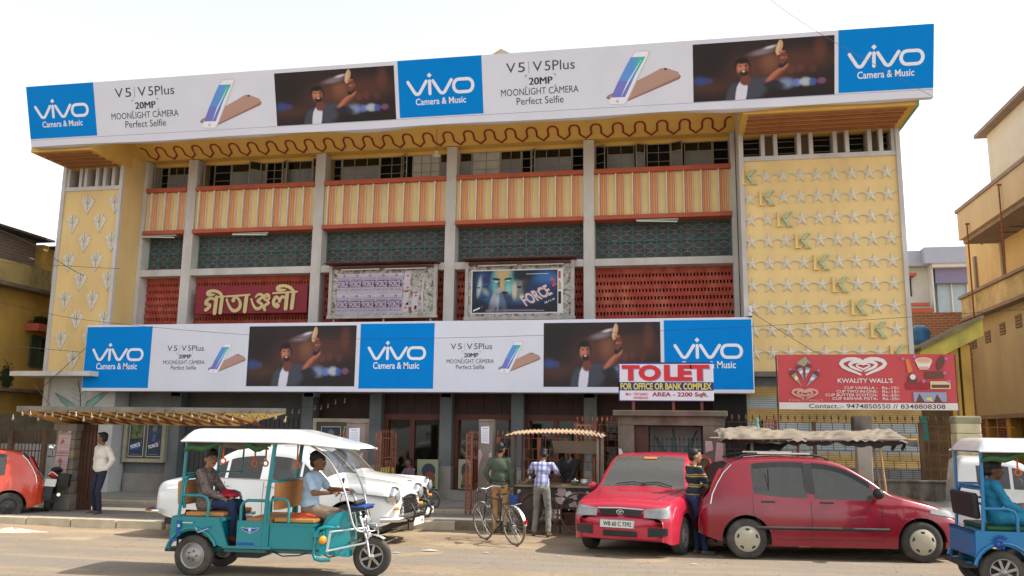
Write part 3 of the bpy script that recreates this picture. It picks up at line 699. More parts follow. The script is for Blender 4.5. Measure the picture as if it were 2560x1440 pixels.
MAN = [(.50, .55, .30, .35, 0, (.10, .035, .022), .9, .9), (.80, .62, .22, .22, 20, (.085, .028, .018), .9, .8), (.12, .25, .2, .15, 0, (.07, .028, .016), .9, .8), (.90, .78, .05, .22, 0, (.13, .04, .022), .7, .6), (.55, .62, .07, .20, 0, (.22, .085, .045), .95, .8),
       (.50, .86, .30, .13, 8, (.018, .010, .010), .9, .8), (.15, .70, .18, .3, 0, (.012, .008, .009), .9, .8), (.80, .08, .3, .12, 0, (.012, .008, .008), .8, .8),
       (.62, .42, .05, .10, 0, (.10, .035, .025), .3, .5), (.70, .46, .03, .07, 0, (.13, .045, .03), .25, .6), (.76, .48, .03, .07, 0, (.11, .04, .03), .25, .6), (.85, .46, .03, .07, 0, (.10, .035, .025), .25, .5),
       (.05, .36, .06, .09, 0, (.03, .06, .20), .7, .9), (.11, .35, .04, .06, 0, (.05, .05, .16), .6, .8),
       (.66, .24, .07, .10, 0, (.20, .26, .42), .7, .9), (.74, .24, .035, .075, 0, (.12, .18, .45), .4, .9), (.80, .25, .05, .08, 0, (.42, .46, .50), .5, .9), (.85, .24, .03, .07, 0, (.05, .09, .32), .4, .9), (.91, .25, .035, .06, 0, (.20, .07, .16), .4, .8),
       (.50, .80, .11, .055, 27, (.26, .20, .22), .8, .75), (.555, .87, .055, .025, 30, (.62, .56, .62), .8, .85),
       (.36, .06, .10, .34, 0, JKD, .25, 1), (.42, .18, .115, .20, 0, JK, .35, 1), (.52, .27, .10, .10, 0, JK, .3, 1), (.58, .22, .075, .11, 25, JKD, .4, .9), (.285, .10, .05, .22, -6, JK, .4, 1),
       (.345, .10, .042, .26, -4, (.62, .60, .70), .18, 1), (.375, .33, .042, .10, 0, SKD, .3, 1),
       (.355, .57, .062, .155, 0, HR, .25, 1), (.355, .535, .046, .125, 0, SKW, .35, 1), (.335, .55, .020, .08, 0, (.52, .20, .12), .9, .6), (.385, .53, .018, .10, 0, SKD, .8, .7), (.362, .455, .036, .062, 0, HR, .4, .95), (.360, .52, .010, .06, 0, (.55, .22, .13), .6, .6),
       (.360, .482, .014, .014, 6, (.62, .52, .48), .5, .9), (.338, .582, .011, .012, 0, HR, .4, .95), (.378, .585, .011, .012, 0, HR, .4, .95), (.355, .665, .046, .050, 0, HR, .4, 1),
       (.60, .42, .034, .17, -28, SKW, .3, 1), (.615, .40, .018, .14, -28, (.13, .04, .028), .7, .8), (.64, .57, .028, .075, -15, JKD, .3, 1), (.645, .66, .030, .10, -8, SKD, .3, 1), (.617, .85, .024, .13, -4, (.50, .30, .16), .15, 1), (.609, .85, .008, .12, -4, (.66, .46, .30), .6, .8),
       (.638, .78, .028, .022, 12, SKW, .35, 1), (.642, .73, .028, .022, 12, SKD, .35, 1), (.645, .68, .026, .020, 12, SKW, .4, .9), (.652, .72, .012, .08, 0, SKD, .5, .8)]
m_man = soft_picture('night portrait print', (.020, .011, .011), MAN)
m_scr = [flat('printed violet screen', (.16, .17, .50)), flat('printed blue screen', (.10, .28, .62)), flat('printed green screen', (.05, .42, .38)), flat('printed streak', (.62, .72, .85))]
m_sil = flat('printed phone rim', (.55, .47, .47))
def phones(P, u0, v0, w_, h):
    T = lambda pts: [(u0+x*w_, v0+y*h) for x, y in pts]
    P.poly(T([(.0, .14), (.02, .19), (.72, .62), (.80, .63), (.97, .53), (1.0, .47), (.98, .42), (.28, .06), (.2, .04)]), m_gold3, 1.5)
    P.poly(T([(.02, .16), (.74, .64), (.80, .645), (.97, .55), (.98, .47), (.30, .10)]), m_gold2, 1.8)
    P.poly(T([(.03, .06), (.05, .02), (.24, .0), (.27, .03), (.60, .93), (.60, .97), (.56, 1.0), (.42, .98), (.38, .95)]), m_sil, 2.2)
    P.poly(T([(.03, .07), (.045, .03), (.23, .01), (.26, .04), (.585, .94), (.57, .98), (.42, .97), (.385, .94)]), m_lilac, 2.4)
    P.poly(T([(.065, .15), (.255, .145), (.36, .44), (.17, .45)]), m_scr[0], 2.6); P.poly(T([(.17, .45), (.36, .44), (.46, .72), (.28, .73)]), m_scr[1], 2.61)
    P.poly(T([(.28, .73), (.46, .72), (.535, .875), (.345, .88)]), m_scr[1], 2.62); P.poly(T([(.38, .60), (.42, .60), (.54, .875), (.44, .88)]), m_scr[2], 2.8)
    P.stroke(T([(.20, .15), (.30, .42), (.48, .82)]), [.004, .022*w_, .006], m_scr[3], 3.0); P.disc(u0+.15*w_, v0+.075*h, .022*w_, m_sil, 3.0)
    P.disc(u0+.80*w_, v0+.62*h, .018*w_, m_blk, 3.2, ry=.012*w_)
def phone_text(P, u0, v0, s):
    "caption block, 1.8 wide by 1.0 high at s=1"
    def t(b, x0, x1, y0, y1, bold=0., sl=0.): P.text(b, u0+x0*s, v0+y0*s, (x1-x0)*s, (y1-y0)*s, m_ink, 1.5, bold, sl)
    t('V', .14, .36, .74, .96); t('5', .42, .58, .74, .96); t('V', .76, .98, .74, .96); t('5Plus', 1.04, 1.73, .74, .96)
    P.rect(u0+.665*s, v0+.70*s, u0+.672*s, v0+.98*s, m_ink, 1.5)
    t('20MP', .66, 1.20, .44, .60); t('20MP', .667, 1.207, .44, .60); t('20MP', .674, 1.214, .444, .604); t('MOONLIGHT CAMERA', .0, 1.8, .215, .37); t('Perfect Selfie', .36, 1.45, .0, .165)
    for (x, y, a, b_) in ((.58, .66, .05, -.05), (1.28, .66, -.05, -.05), (.58, .38, .05, .05), (1.28, .38, -.05, .05)):
        P.stroke([(u0+(x+a)*s, v0+y*s), (u0+x*s, v0+y*s), (u0+x*s, v0+(y+b_)*s)], .010*s, m_ink, 1.5, cap=False)
# ---- roof billboard leaning out over the eaves
BX0, BX1 = -15.7, 5.42
bb = thing('roof_billboard', 'long phone advertisement along the roof edge, three blue logo fields, two night photographs', 'billboard', (-5.1, 18.1, 8.7))
U, V = Vector((1, 0, 0)), Vector((0, -.39, 1.43)); HB = V.length; Vn = V.normalized()
o_ = Vector((BX0, 18.04, 8.70)); Nn = U.cross(Vn)
WB = BX1-BX0
q = MB()
def bface(a, b):
    u = a*WB; sag = .010*math.sin(u*1.9)+.006*math.sin(u*5.1+1)
    return tuple(o_+U*u+Vn*(b*HB+(.0 if b > .02 else .012*math.sin(u*1.3)-.01)) )
q.grid(bface, 80, 2, m_wht, False)
def bunder(a, b):
    u = a*WB; d = .16*b
    dz = .012*math.sin(u*1.3)-.01 if b < .02 else .012*math.sin(u*1.3)-.01-(.02+.035*math.sin(u*.8+.5)**2+.02*math.sin(u*2.3))*math.sin(b*math.pi*.5)
    p_ = o_+U*u-Nn*d; return (p_.x, p_.y, p_.z+dz)
q.grid(bunder, 80, 4, m_wht, True)
pb_ = o_-Nn*.17
q.add([pb_, pb_+U*WB, pb_+U*WB+Vn*HB, pb_+Vn*HB], [(0, 3, 2, 1)], m_wht)
for u in (0, WB): a = o_+U*u; q.add([a, a-Nn*.17, a-Nn*.17+Vn*HB, a+Vn*HB], [(0, 1, 2, 3), (3, 2, 1, 0)], m_wht)
a = o_+Vn*HB; q.add([a, a+U*WB, a+U*WB-Nn*.17, a-Nn*.17], [(0, 1, 2, 3)], m_wht)
q.build('panel', bb)
for (ua, ub) in ((0, 1.87), (9.66, 11.63), (19.26, WB)):
    P = Panel(o_, U, Vn); P.rect(ua, .19, ub, HB, m_blu, 1); w_ = ub-ua
    logo(P, ua+w_*.10, .67, w_*.80, m_lilac); P.text('Camera & Music', ua+w_*.20, .455, w_*.60, .15, m_lilac, 2, .014)
    P.mb.build('logo_field', bb)
for ua in (2.30, 12.05):
    P = Panel(o_, U, Vn); phone_text(P, ua, .33, 1.0 if ua < 5 else .97); P.mb.build('lettering', bb)
    P = Panel(o_, U, Vn); phones(P, ua+2.35, .20, 1.62, 1.15); P.mb.build('phone_print', bb)
for ua, ub in ((6.63, 9.57), (16.28, 19.18)):
    sheet(o_+U*ua+Vn*.17+Nn*.004, U, Vn, ub-ua, 1.22, m_man, 'picture', bb)
P = Panel(o_, U, Vn); P.rect(0, .155, WB, .165, flat('blue hairline', (.25, .33, .5)), .8); P.mb.build('hairline', bb)
# ---- canopy billboard
LX0, LX1, LZ0, LZ1, LY = -14.55, 1.76, 2.70, 4.31, 19.24
lb = thing('canopy_billboard', 'long phone advertisement box above the entrance, between the two towers', 'billboard', (-6.4, 19.3, 2.7))
q = MB(); q.box(LX0, LX1, LY, LY+.34, LZ0-.03, LZ1+.02, m_wht); q.build('panel', lb, bevel=.012)
o2 = Vector((LX0, LY, LZ0)); Z = Vector((0, 0, 1)); HL = LZ1-LZ0
for ua, ub in ((0.02, 1.84), (7.30, 9.12), (14.40, 16.29)):
    P = Panel(o2, U, Z); P.rect(ua, .05, ub, HL-.03, m_blu, 1); w_ = ub-ua
    logo(P, ua+w_*.11, .72, w_*.78, m_lilac); P.text('Camera & Music', ua+w_*.19, .51, w_*.62, .16, m_lilac, 2, .014)
    P.mb.build('logo_field', lb)
for ua in (2.20, 9.43):
    P = Panel(o2, U, Z); phone_text(P, ua, .50, .62); P.mb.build('lettering', lb)
    P = Panel(o2, U, Z); phones(P, ua+1.22, .40, .98, .74); P.mb.build('phone_print', lb)
for ua, ub in ((4.45, 7.20), (11.70, 14.32)):
    sheet(o2+U*ua+Z*.10+Vector((0, -.004, 0)), U, Z, ub-ua, 1.45, m_man, 'picture', lb)
q = MB(); q.box(LX1-.05, LX1+.01, LY+.1, LY+.14, LZ1, LZ1+.28, m_wht); q.bar((LX1-.12, LY+.3, LZ1+.05), (LX1-.02, LY-.1, LZ1+.02), .03, .03, m_drk); q.build('bracket', lb)
# ---- name board, cut-out letters
nb = thing('name_board', 'maroon board with raised cream Bengali letters on the red screen', 'sign', (-10.7, D, 4.7))
q = MB(); q.box(-12.33, -9.20, D+.02, D+.10, 4.75, 5.49, mat('crimson board', (.20, .012, .022), .55, var=.08, bump=.03)); q.build('board', nb, bevel=.01)
m_let = mat('cream cut letters', (.56, .46, .22), .6, var=.08, bump=.1)
P = Panel((-12.33, D+.02, 4.75), U, Z); P.lay = .022; P.step = .012; BTL = [0]
SX, SZ = 3.13/2370., .74/590.
def bt(pts, wd=78, l=1., cap=False, sm=3):
    pp = smooth_pts([((x-100)*SX, (700-y-(2300-x)*.028+18)*SZ) for x, y in pts], sm) if sm else [((x-100)*SX, (700-y-(2300-x)*.028+18)*SZ) for x, y in pts]
    if isinstance(wd, list):
        k = len(pp)-1; w2 = [wd[min(int(i/k*(len(wd)-1)), len(wd)-2)]*(1-(i/k*(len(wd)-1))%1)+wd[min(int(i/k*(len(wd)-1))+1, len(wd)-1)]*((i/k*(len(wd)-1))%1) for i in range(k+1)]
    else: w2 = wd
    w2 = [a*SZ for a in w2] if isinstance(w2, list) else w2*SZ
    P.stroke(pp, w2, m_let, l+BTL[0]*.006, cap=True); BTL[0] += 1
bt([(510, 255), (450, 265), (385, 250), (370, 215), (410, 185), (500, 180), (590, 210), (650, 260), (680, 330)], [30, 60, 90, 90, 70, 64, 64, 70, 80])
bt([(682, 320), (662, 650)], 80, 1.2, sm=0); bt([(560, 320), (540, 655)], 84, 1.2, sm=0); bt([(540, 322), (748, 312)], 36, 1.3, sm=0)
bt([(545, 400), (480, 340), (400, 345), (345, 400), (350, 450), (400, 460), (430, 490), (400, 540), (345, 580)], [50, 50, 70, 84, 80, 60, 70, 76, 70])
bt([(775, 312), (1130, 305)], 40, 1.3, sm=0)
bt([(925, 400), (935, 360), (990, 345), (1050, 400), (1082, 490), (1060, 580), (980, 625), (910, 600), (840, 510), (785, 380)], [90, 60, 50, 56, 70, 76, 74, 66, 54, 36])
bt([(1205, 320), (1185, 645)], 84, 1.2, sm=0); bt([(1145, 302), (1272, 298)], 38, 1.3, sm=0)
bt([(1400, 350), (1450, 300), (1520, 310), (1550, 350), (1490, 400), (1450, 440), (1500, 480), (1550, 530), (1500, 590), (1430, 600), (1360, 520), (1315, 400)], [40, 50, 60, 60, 60, 66, 56, 60, 70, 66, 50, 34])
bt([(1625, 370), (1660, 330), (1690, 390), (1640, 430), (1585, 400), (1590, 330), (1640, 300), (1690, 330)], [36, 40, 44, 46, 44, 44, 40, 36])
bt([(1640, 430), (1680, 490), (1620, 530), (1590, 580), (1610, 630)], [50, 60, 64, 66, 60])
bt([(2020, 225), (1950, 235), (1870, 220), (1860, 180), (1900, 150), (1990, 145), (2080, 170), (2150, 220), (2190, 290)], [30, 60, 90, 90, 70, 64, 64, 70, 80])
bt([(2195, 280), (2172, 620)], 82, 1.2, sm=0); bt([(2062, 300), (2045, 625)], 82, 1.2, sm=0); bt([(1765, 292), (2265, 282)], 38, 1.3, sm=0)
bt([(2040, 400), (1960, 375), (1920, 430), (1910, 470)], [50, 66, 60, 40]); bt([(1910, 470), (1880, 400), (1830, 375), (1790, 430), (1790, 520), (1850, 585), (1890, 560), (1860, 520)], [40, 56, 70, 72, 70, 60, 70, 50])
P.mb.build('letters', nb)
# ---- hoardings
m_torn = None
def torn_mat():
    m, n, b = _nt('torn paper layers'); N = n.nodes; tc = N.new('ShaderNodeTexCoord')
    t = N.new('ShaderNodeTexNoise'); t.inputs['Scale'].default_value = 9; t.inputs['Detail'].default_value = 8; t.inputs['Roughness'].default_value = .7; link(n, tc.outputs['Object'], t.inputs['Vector'])
    r = N.new('ShaderNodeValToRGB'); r.color_ramp.interpolation = 'CONSTANT'; e = r.color_ramp.elements
    e[0].position = 0; e[0].color = (.10, .06, .04, 1); e[1].position = .43; e[1].color = (.38, .34, .27, 1)
    for p_, c in ((.47, (.16, .15, .12)), (.51, (.50, .48, .45)), (.57, (.22, .27, .22)), (.62, (.48, .42, .38)), (.68, (.13, .05, .04))): e.new(p_).color = (*c, 1)
    link(n, t.outputs[0], r.inputs[0]); link(n, r.outputs[0], b.inputs['Base Color']); b.inputs['Roughness'].default_value = .9
    return m
m_torn = torn_mat()
m_wood = mat('weathered white timber', (.40, .37, .34), .85, var=.2, scale=6, bump=.3, dirt=.4)
m_rail = mat('rusty red angle iron', (.14, .05, .04), .8, var=.3, bump=.2)
m_tube = mat('white tube lamp', (.62, .60, .54), .4, var=.03, bump=0)
def hoarding(label, x0, x1, z0, z1):
    t = thing('hoarding', label, 'hoarding', ((x0+x1)/2, D-.1, z0))
    y = D-.12
    q = MB(); q.box(x0, x1, y, y+.08, z0, z1, m_torn); q.build('back_board', t)
    for a in ((x0-.05, x0+.03, z0-.06, z1+.03), (x1-.03, x1+.05, z0-.06, z1+.03), (x0-.07, x1+.07, z0-.08, z0-.0), (x0+.03, x1-.03, z1-.05, z1+.0)):
        q = MB(); q.box(a[0], a[1], y-.035-(.004 if a[1]-a[0] > 1 else 0), y+.085, a[2], a[3], m_wood if a[3]-a[2] > .06 or a[2] < z0 else m_rail); q.build('frame_board', t)
    q = MB(); q.box(x0-.1, x1+.1, y-.30, y+.2, z1+.06, z1+.075, m_rail); q.build('top_shade', t)
    xm = (x0+x1)/2
    for a, c in ((x0+.3, xm-.05), (xm+.08, x1-.2)):
        q = MB(); q.box(a, c, y-.10, y-.045, z1-.075, z1-.035, m_rail); q.tube([(a, y-.12, z1-.09), (c, y-.12, z1-.085)], .014, m_tube); q.build('tube_lamp', t)
    for x in (x0+.1, xm+.05, x1-.1):
        q = MB(); q.box(x-.02, x+.02, y+.02, y+.07, z0-.35, z0-.08, m_wood); q.build('prop', t)
    return t, y
def force(P, u, v, w_, h, mt, mt2, l=2., rot=0., sl=.12, two=True):
    P.text('FORCE', u, v, w_*.8, h*.72, mt, l, .035, sl, rot)
    if two:
        c, q_ = math.cos(rot), math.sin(rot); du, dv = w_*.86, h*.42
        P.text('2', u+du*c-dv*q_, v+du*q_+dv*c, w_*.13, h*.50, mt2, l, .02, .1, rot)
ho, y = hoarding('timber hoarding pasted with ten small mauve film bills and torn paper at its right', -8.50, -5.76, 4.64, 5.88)
m_bill = flat('lilac newsprint', (.47, .42, .46), .85, var=.1); m_pur = flat('dark purple ink', (.10, .055, .13), .8, var=.15); m_mau = flat('mauve ink', (.27, .21, .33), .8, var=.15); m_redi = flat('red ink', (.45, .05, .07), .8)
for r_ in range(2):
    for c in range(5):
        P = Panel((-8.32+c*.345, y-.004-.002*((c+r_) % 2), 5.19-r_*.525), U, Z)
        w_, h = .34, .52; P.rect(0, 0, w_, h, m_bill, 1)
        P.text('18', .13, .435, .075, .055, m_ink, 2, .02); P.rect(.015, .45, .11, .457, m_mau, 2); P.rect(.225, .45, .32, .457, m_mau, 2); P.rect(.01, .418, .33, .424, m_pur, 2)
        P.rect(.01, .40, .33, .412, m_mau, 2); P.rect(.01, .355, .33, .385, m_mau, 1.6); P.rect(.005, .165, .335, .345, m_pur, 2)
        force(P, .012, .175, .33, .21, m_bill, m_bill, 3, sl=.05); P.rect(.005, .14, .335, .15, m_mau, 2); P.rect(.005, .075, .335, .079, m_pur, 2)
        P.rect(.01, .088, .12, .125, m_mau, 2); P.stroke([(.14, .095), (.16, .125), (.20, .11), (.33, .13)], .008, m_pur, 2, cap=False); P.rect(.14, .085, .33, .10, m_mau, 2)
        for k in range(3): P.rect(.02, .012+k*.02, .31, .018+k*.02, m_mau, 2)
        P.mb.build('paper_bill', ho)
P = Panel((-6.58, y-.004, 4.70), U, Z)
for (a, b_, c, d, mt) in ((.0, .0, .16, .52, m_bill), (.02, .56, .20, 1.08, m_bill), (.24, .02, .42, .50, m_bill), (.27, .5, .40, 1.06, m_wood), (.48, .04, .55, .9, m_bill)):
    P.poly([(a, b_), (c, b_+.02), (c-.03, (b_+d)/2), (c+.01, d), (a+.02, d-.02), (a-.01, (b_+d)/2)], mt, 1)
rz_ = random.Random(9)
for k in range(14): uu = rz_.choice([.04, .08, .30]); vv = rz_.uniform(.05, .95); P.poly([(uu, vv), (uu+.07, vv+.01), (uu+.06, vv+.05), (uu+.01, vv+.04)], m_redi, 2)
P.mb.build('torn_bill', ho)
hf, y = hoarding('timber hoarding with one wide dark blue film poster of three faces', -4.93, -2.32, 4.56, 5.90)
def noise_print(name, cols, sc=2.2):
    m, n, b = _nt(name); N = n.nodes; tc = N.new('ShaderNodeTexCoord')
    t = N.new('ShaderNodeTexNoise'); t.inputs['Scale'].default_value = sc; t.inputs['Detail'].default_value = 5; t.inputs['Distortion'].default_value = .8; link(n, tc.outputs['Object'], t.inputs['Vector'])
    r = N.new('ShaderNodeValToRGB'); e = r.color_ramp.elements; e[0].position = .30; e[0].color = (*cols[0], 1); e[1].position = .72; e[1].color = (*cols[-1], 1)
    for i, c in enumerate(cols[1:-1]): e.new(.30+.42*(i+1)/(len(cols)-1)).color = (*c, 1)
    link(n, t.outputs[0], r.inputs[0]); link(n, r.outputs[0], b.inputs['Base Color']); b.inputs['Roughness'].default_value = .45
    return m
m_navy = noise_print('navy night print', [(.003, .004, .010), (.005, .012, .03), (.012, .04, .07), (.006, .012, .03), (.004, .004, .010)])
m_fb = [noise_print('teal lit face print', [(.03, .10, .12), (.10, .30, .30), (.30, .45, .35)], 5), noise_print('blue lit face print', [(.01, .03, .12), (.03, .10, .30), (.10, .25, .45)], 5), noise_print('grey lit face print', [(.02, .03, .05), (.10, .12, .14), (.30, .32, .28)], 5), noise_print('green crowd print', [(.004, .012, .015), (.012, .05, .035), (.16, .18, .03), (.01, .03, .05)], 9)]
m_amb = flat('amber print', (.42, .26, .09)); m_red_p = flat('scarlet print', (.60, .05, .06)); m_pink = flat('pale rose print', (.62, .45, .42)); m_cy = flat('cyan print', (.15, .45, .55))
m_paper = flat('white paper', (.62, .60, .58), .8)
P = Panel((-4.80, y-.006, 4.66), U, Z)
P.rect(-.03, -.03, 2.26, 1.07, m_paper, .5); P.rect(0, 0, 2.12, 1.04, m_navy, 1)
BL, TLc, AM = (.02, .085, .20), (.09, .30, .30), (.50, .32, .12)
FILM = [(.5, .5, .5, .6, 0, (.012, .03, .085), .8, .9), (.88, .78, .16, .22, 0, (.03, .14, .36), .7, .9), (.82, .55, .2, .2, 0, (.015, .03, .10), .8, .9), (.62, .30, .18, .14, 0, (.03, .12, .32), .9, .8),
        (.17, .58, .12, .40, 8, BL, .35, 1), (.085, .62, .03, .26, -4, (.40, .44, .40), .6, .9), (.16, .50, .04, .10, 20, (.36, .32, .18), .8, .7), (.20, .80, .09, .14, 0, (.02, .02, .10), .5, .95), (.075, .60, .022, .02, 0, HR, .4, .9), (.165, .63, .03, .022, 0, HR, .4, .9), (.14, .36, .03, .035, 0, (.03, .02, .08), .4, .9),
        (.36, .74, .145, .50, 0, TLc, .30, 1), (.36, .98, .09, .26, 0, AM, .6, .95), (.355, .62, .028, .16, 0, (.55, .33, .08), .5, .95), (.315, .66, .02, .12, 0, (.10, .05, .03), .6, .9), (.43, .55, .045, .14, 0, (.22, .50, .42), .7, .8), (.28, .55, .03, .13, 0, (.18, .42, .38), .7, .8), (.285, .80, .055, .03, -12, HR, .4, 1), (.425, .80, .055, .03, 16, HR, .4, 1), (.285, .745, .022, .016, 0, (.7, .7, .6), .4, .8), (.425, .76, .022, .016, 0, (.7, .7, .6), .4, .8), (.375, .47, .06, .045, 0, HR, .5, 1), (.40, .36, .07, .12, 0, (.03, .02, .06), .6, .9),
        (.56, .60, .085, .34, -6, (.16, .17, .16), .35, 1), (.50, .52, .035, .22, 0, (.48, .46, .36), .6, .95), (.60, .90, .12, .17, -10, (.01, .01, .02), .4, 1), (.63, .62, .05, .22, 0, (.02, .02, .03), .6, .9), (.555, .60, .03, .03, 0, HR, .4, .95), (.58, .42, .03, .03, 0, (.3, .3, .3), .5, .8),
        (.27, .30, .055, .34, -10, (.30, .33, .36), .35, 1), (.345, .30, .045, .34, 10, (.10, .13, .22), .35, 1), (.305, .25, .022, .25, 0, (.36, .42, .44), .6, .9), (.31, .53, .04, .07, 0, (.34, .34, .36), .4, .95), (.02, .1, .3, .2, 0, (.008, .01, .02), .8, .9), (.8, .05, .5, .22, 0, (.012, .01, .018), .8, .9)]
m_film = soft_picture('film poster print', (.006, .012, .03), FILM)
sheet((-4.80, y-.0085, 4.66), U, Z, 2.12, 1.04, m_film, 'poster_picture', hf)
force(P, 1.36, .14, .90, .42, m_pink, m_red_p, 3.5, rot=.42, sl=-.22); P.text('18.11.16', 1.82, .20, .26, .05, m_lilac, 3.6, .02, .1, .42)
P.stroke([(1.46, .44), (1.84, .60)], .01, m_pink, 3.4, cap=False); P.rect(.35, .03, 1.8, .05, m_mau, 3.3); P.rect(.35, .065, 1.6, .075, m_mau, 3.3); P.rect(1.35, .94, 1.9, .95, m_lilac, 3.3)
P.text('2', .24, .13, .03, .05, m_red_p, 3.4, .02); P.poly([(.03, .03), (.20, .10), (.21, .14), (.04, .07)], m_lilac, 3.4)
P.rect(2.13, .0, 2.22, 1.04, m_paper, 2); P.poly([(2.14, .55), (2.21, .55), (2.20, .72), (2.15, .8)], m_amb, 2.5); P.rect(2.14, .2, 2.21, .5, m_blk, 2.5); P.rect(2.14, .82, 2.20, 1.0, m_redi, 2.5)
P.mb.build('film_poster', hf)
# ---- film posters in the ground floor cases
def tall_poster(label, x, z, w_, h, y, k, parent=None):
    t = thing('film_poster', label, 'poster', (x, y, z))
    P = Panel((x, y, z), U, Z); P.lay = .003
    P.rect(0, 0, w_, h, m_paper, 1); P.rect(.015, .015, w_-.015, h-.015, m_navy, 2); P.poly([(.02, h*.5), (w_-.02, h*.55), (w_-.02, h*.95), (.02, h*.95)], m_fb[3] if k == 0 else m_fb[2] if k == 2 else m_navy, 2.6)
    if k == 1: P.disc(w_*.5, h*.80, w_*.16, m_fb[2], 3, ry=h*.10); P.poly([(w_*.35, h*.45), (w_*.42, h*.62), (w_*.5, h*.68), (w_*.58, h*.6), (w_*.55, h*.45)], m_fb[1], 3.3)
    if k == 0: P.poly([(.06, h*.2), (.14, h*.36), (w_*.5, h*.4), (w_*.8, h*.3), (w_*.6, h*.2)], m_fb[1], 2.9)
    force(P, w_*.20, h*.22, w_*.80, h*.15, m_lilac, m_red_p, 4, rot=.3, sl=0); P.rect(w_*.2, h*.06, w_*.8, h*.075, m_mau, 4)
    P.mb.build('print', t)
YS = D-.085
tall_poster('greenish tall film poster in the case behind the man in white shirt', -13.86, 1.05, .43, .88, YS, 0)
tall_poster('darker tall film poster, one figure, in the case behind the man in white', -13.35, 1.05, .43, .88, YS, 1)
tall_poster('dark film poster in the glass case above the rickshaw roof, left one', -8.66, 1.15, .52, .72, D+.075, 1)
tall_poster('dark film poster in the glass case above the rickshaw roof, right one', -8.06, 1.15, .48, .72, D+.075, 0)
# ---- TO LET board
tl = thing('to_let_board', 'white board TO LET in big red letters standing on the gatehouse roof', 'sign', (-.1, 15.8, 2.3))
q = MB(); q.box(-.955, .735, 15.8, 15.84, 2.36, 3.06, m_wht); q.build('board', tl, bevel=.006)
m_nv = flat('navy print', (.03, .025, .16)); m_rd = flat('red print', (.55, .025, .035)); m_yl = flat('yellow print', (.62, .58, .08)); m_dr = flat('dark red print', (.30, .02, .03))
P = Panel((-.955, 15.8, 2.36), U, Z); P.rect(0, .67, 1.69, .70, m_nv, 1); P.rect(0, .66, .02, .0, m_nv, 1); P.rect(0, .19, 1.69, .34, m_nv, 1); P.rect(0, 0, 1.69, .012, m_nv, 1)
P.text('TO', .06, .365, .70, .29, m_rd, 2.2, .05); P.text('LET', .82, .365, .80, .29, m_rd, 2.2, .05)
P.text('TO', .075, .352, .70, .29, m_mau, 1.6, .05); P.text('LET', .835, .352, .80, .29, m_mau, 1.6, .05)
P.text('FOR OFFICE OR BANK COMPLEX', .035, .205, 1.62, .12, m_yl, 2, .03); P.text('AREA - 2200 Sqft.', .60, .06, .99, .10, m_dr, 2, .03)
P.text('Mob : 7407268431', .13, .10, .40, .05, m_rd, 2, .01); P.text('9474850550', .27, .035, .26, .045, m_rd, 2, .01)
P.mb.build('lettering', tl)
for x in (-.72, .0, .5):
    q = MB(); q.box(x, x+.05, 15.85, 15.9, 2.20, 2.9, m_rail); q.build('post', tl)
# ---- ice cream banner
kb = thing('ice_cream_banner', 'red ice cream banner with white heart and price list above the tin fence', 'banner', (3.5, 16.8, 2.25))
m_rb = mat('coral red vinyl', (.47, .055, .06), .45, var=.06, bump=.1, bscale=4); m_ws = flat('soft white print', (.66, .60, .56)); m_pk = flat('pale pink print', (.60, .32, .26))
KX0, KX1, KZ0, KZ1 = 1.97, 5.07, 2.26, 3.28; W2, H2 = KX1-KX0, KZ1-KZ0
q = MB(); q.grid(lambda a, b: (KX0+W2*a, 16.8+.012*math.sin(a*9)*math.sin(b*3.14)+.002, KZ0+H2*b), 24, 6, m_rb, True); q.box(KX0, KX1, 16.825, 16.835, KZ0, KZ1, m_ws); q.build('cloth', kb)
P = Panel((KX0, 16.785, KZ0), U, Z)
def heart(cx, cz, s, wd, mt, l=1.5, gap=True):
    pts = []
    for i in range(25):
        t = math.pi*2*i/24+(.0 if not gap else 0)
        pts.append((cx+s*math.sin(t)**3*1.02, cz+.56*s*(.80*math.cos(t)-.28*math.cos(2*t)-.10*math.cos(3*t)-.05*math.cos(4*t))*.92))
    if gap: pts = pts[:11]+[None]+pts[14:]
    seg = []; ws = []
    for p_ in pts+[None]:
        if p_ is None:
            if len(seg) > 1:
                n_ = len(seg); P.stroke(seg, [wd*(.35+.75*math.sin(math.pi*(.06+.88*i/(n_-1)))) for i in range(n_)], mt, l)
            seg = []
        else: seg.append(p_)
P.rect(0, 0, W2, .125, m_ws, 1); P.text('Contact.:- 9474850550 // 8348808308', .53, .022, 2.36, .082, m_ink, 2, .01)
def kheart(cx, cz, s, mt):
    heart(cx, cz, s, s*.17, mt); heart(cx, cz-.0*s, s*.60, s*.14, mt, 2.2, True); heart(cx, cz-.01*s, s*.30, s*.08, mt, 2.9, False)
kheart(1.52, .80, .38, m_ws); P.text("KWALITY WALL'S", 1.06, .49, .96, .085, m_ws, 2, .02)
kheart(.47, .29, .22, m_pk); P.text("KWALITY WALL'S", .18, .145, .60, .045, m_pk, 2, .0)
for k, (a, b_) in enumerate((('CUP VANILLA -', 'Rs.-15/-'), ('CUP TWO-IN-ONE-', 'Rs.-15/-'), ('CUP BUTTER SCOTCH-', 'Rs.-25/-'), ('CUP KESHAR PISTA-', 'Rs.-25/-'))):
    wd = (.58, .72, .92, .80)[k]; z = .375-k*.066; P.text(a, 1.75-wd, z, wd, .05, m_ws, 2, .012); P.text(b_, 1.83, z, .30, .05, m_ws, 2, .012)
m_ic = [flat('printed orange lolly', (.62, .17, .05)), flat('printed brown', (.12, .05, .03)), flat('printed cream', (.60, .47, .28)), flat('printed grey blue', (.25, .30, .42)), flat('printed green gold', (.30, .30, .14)), flat('printed purple dot', (.40, .15, .35))]
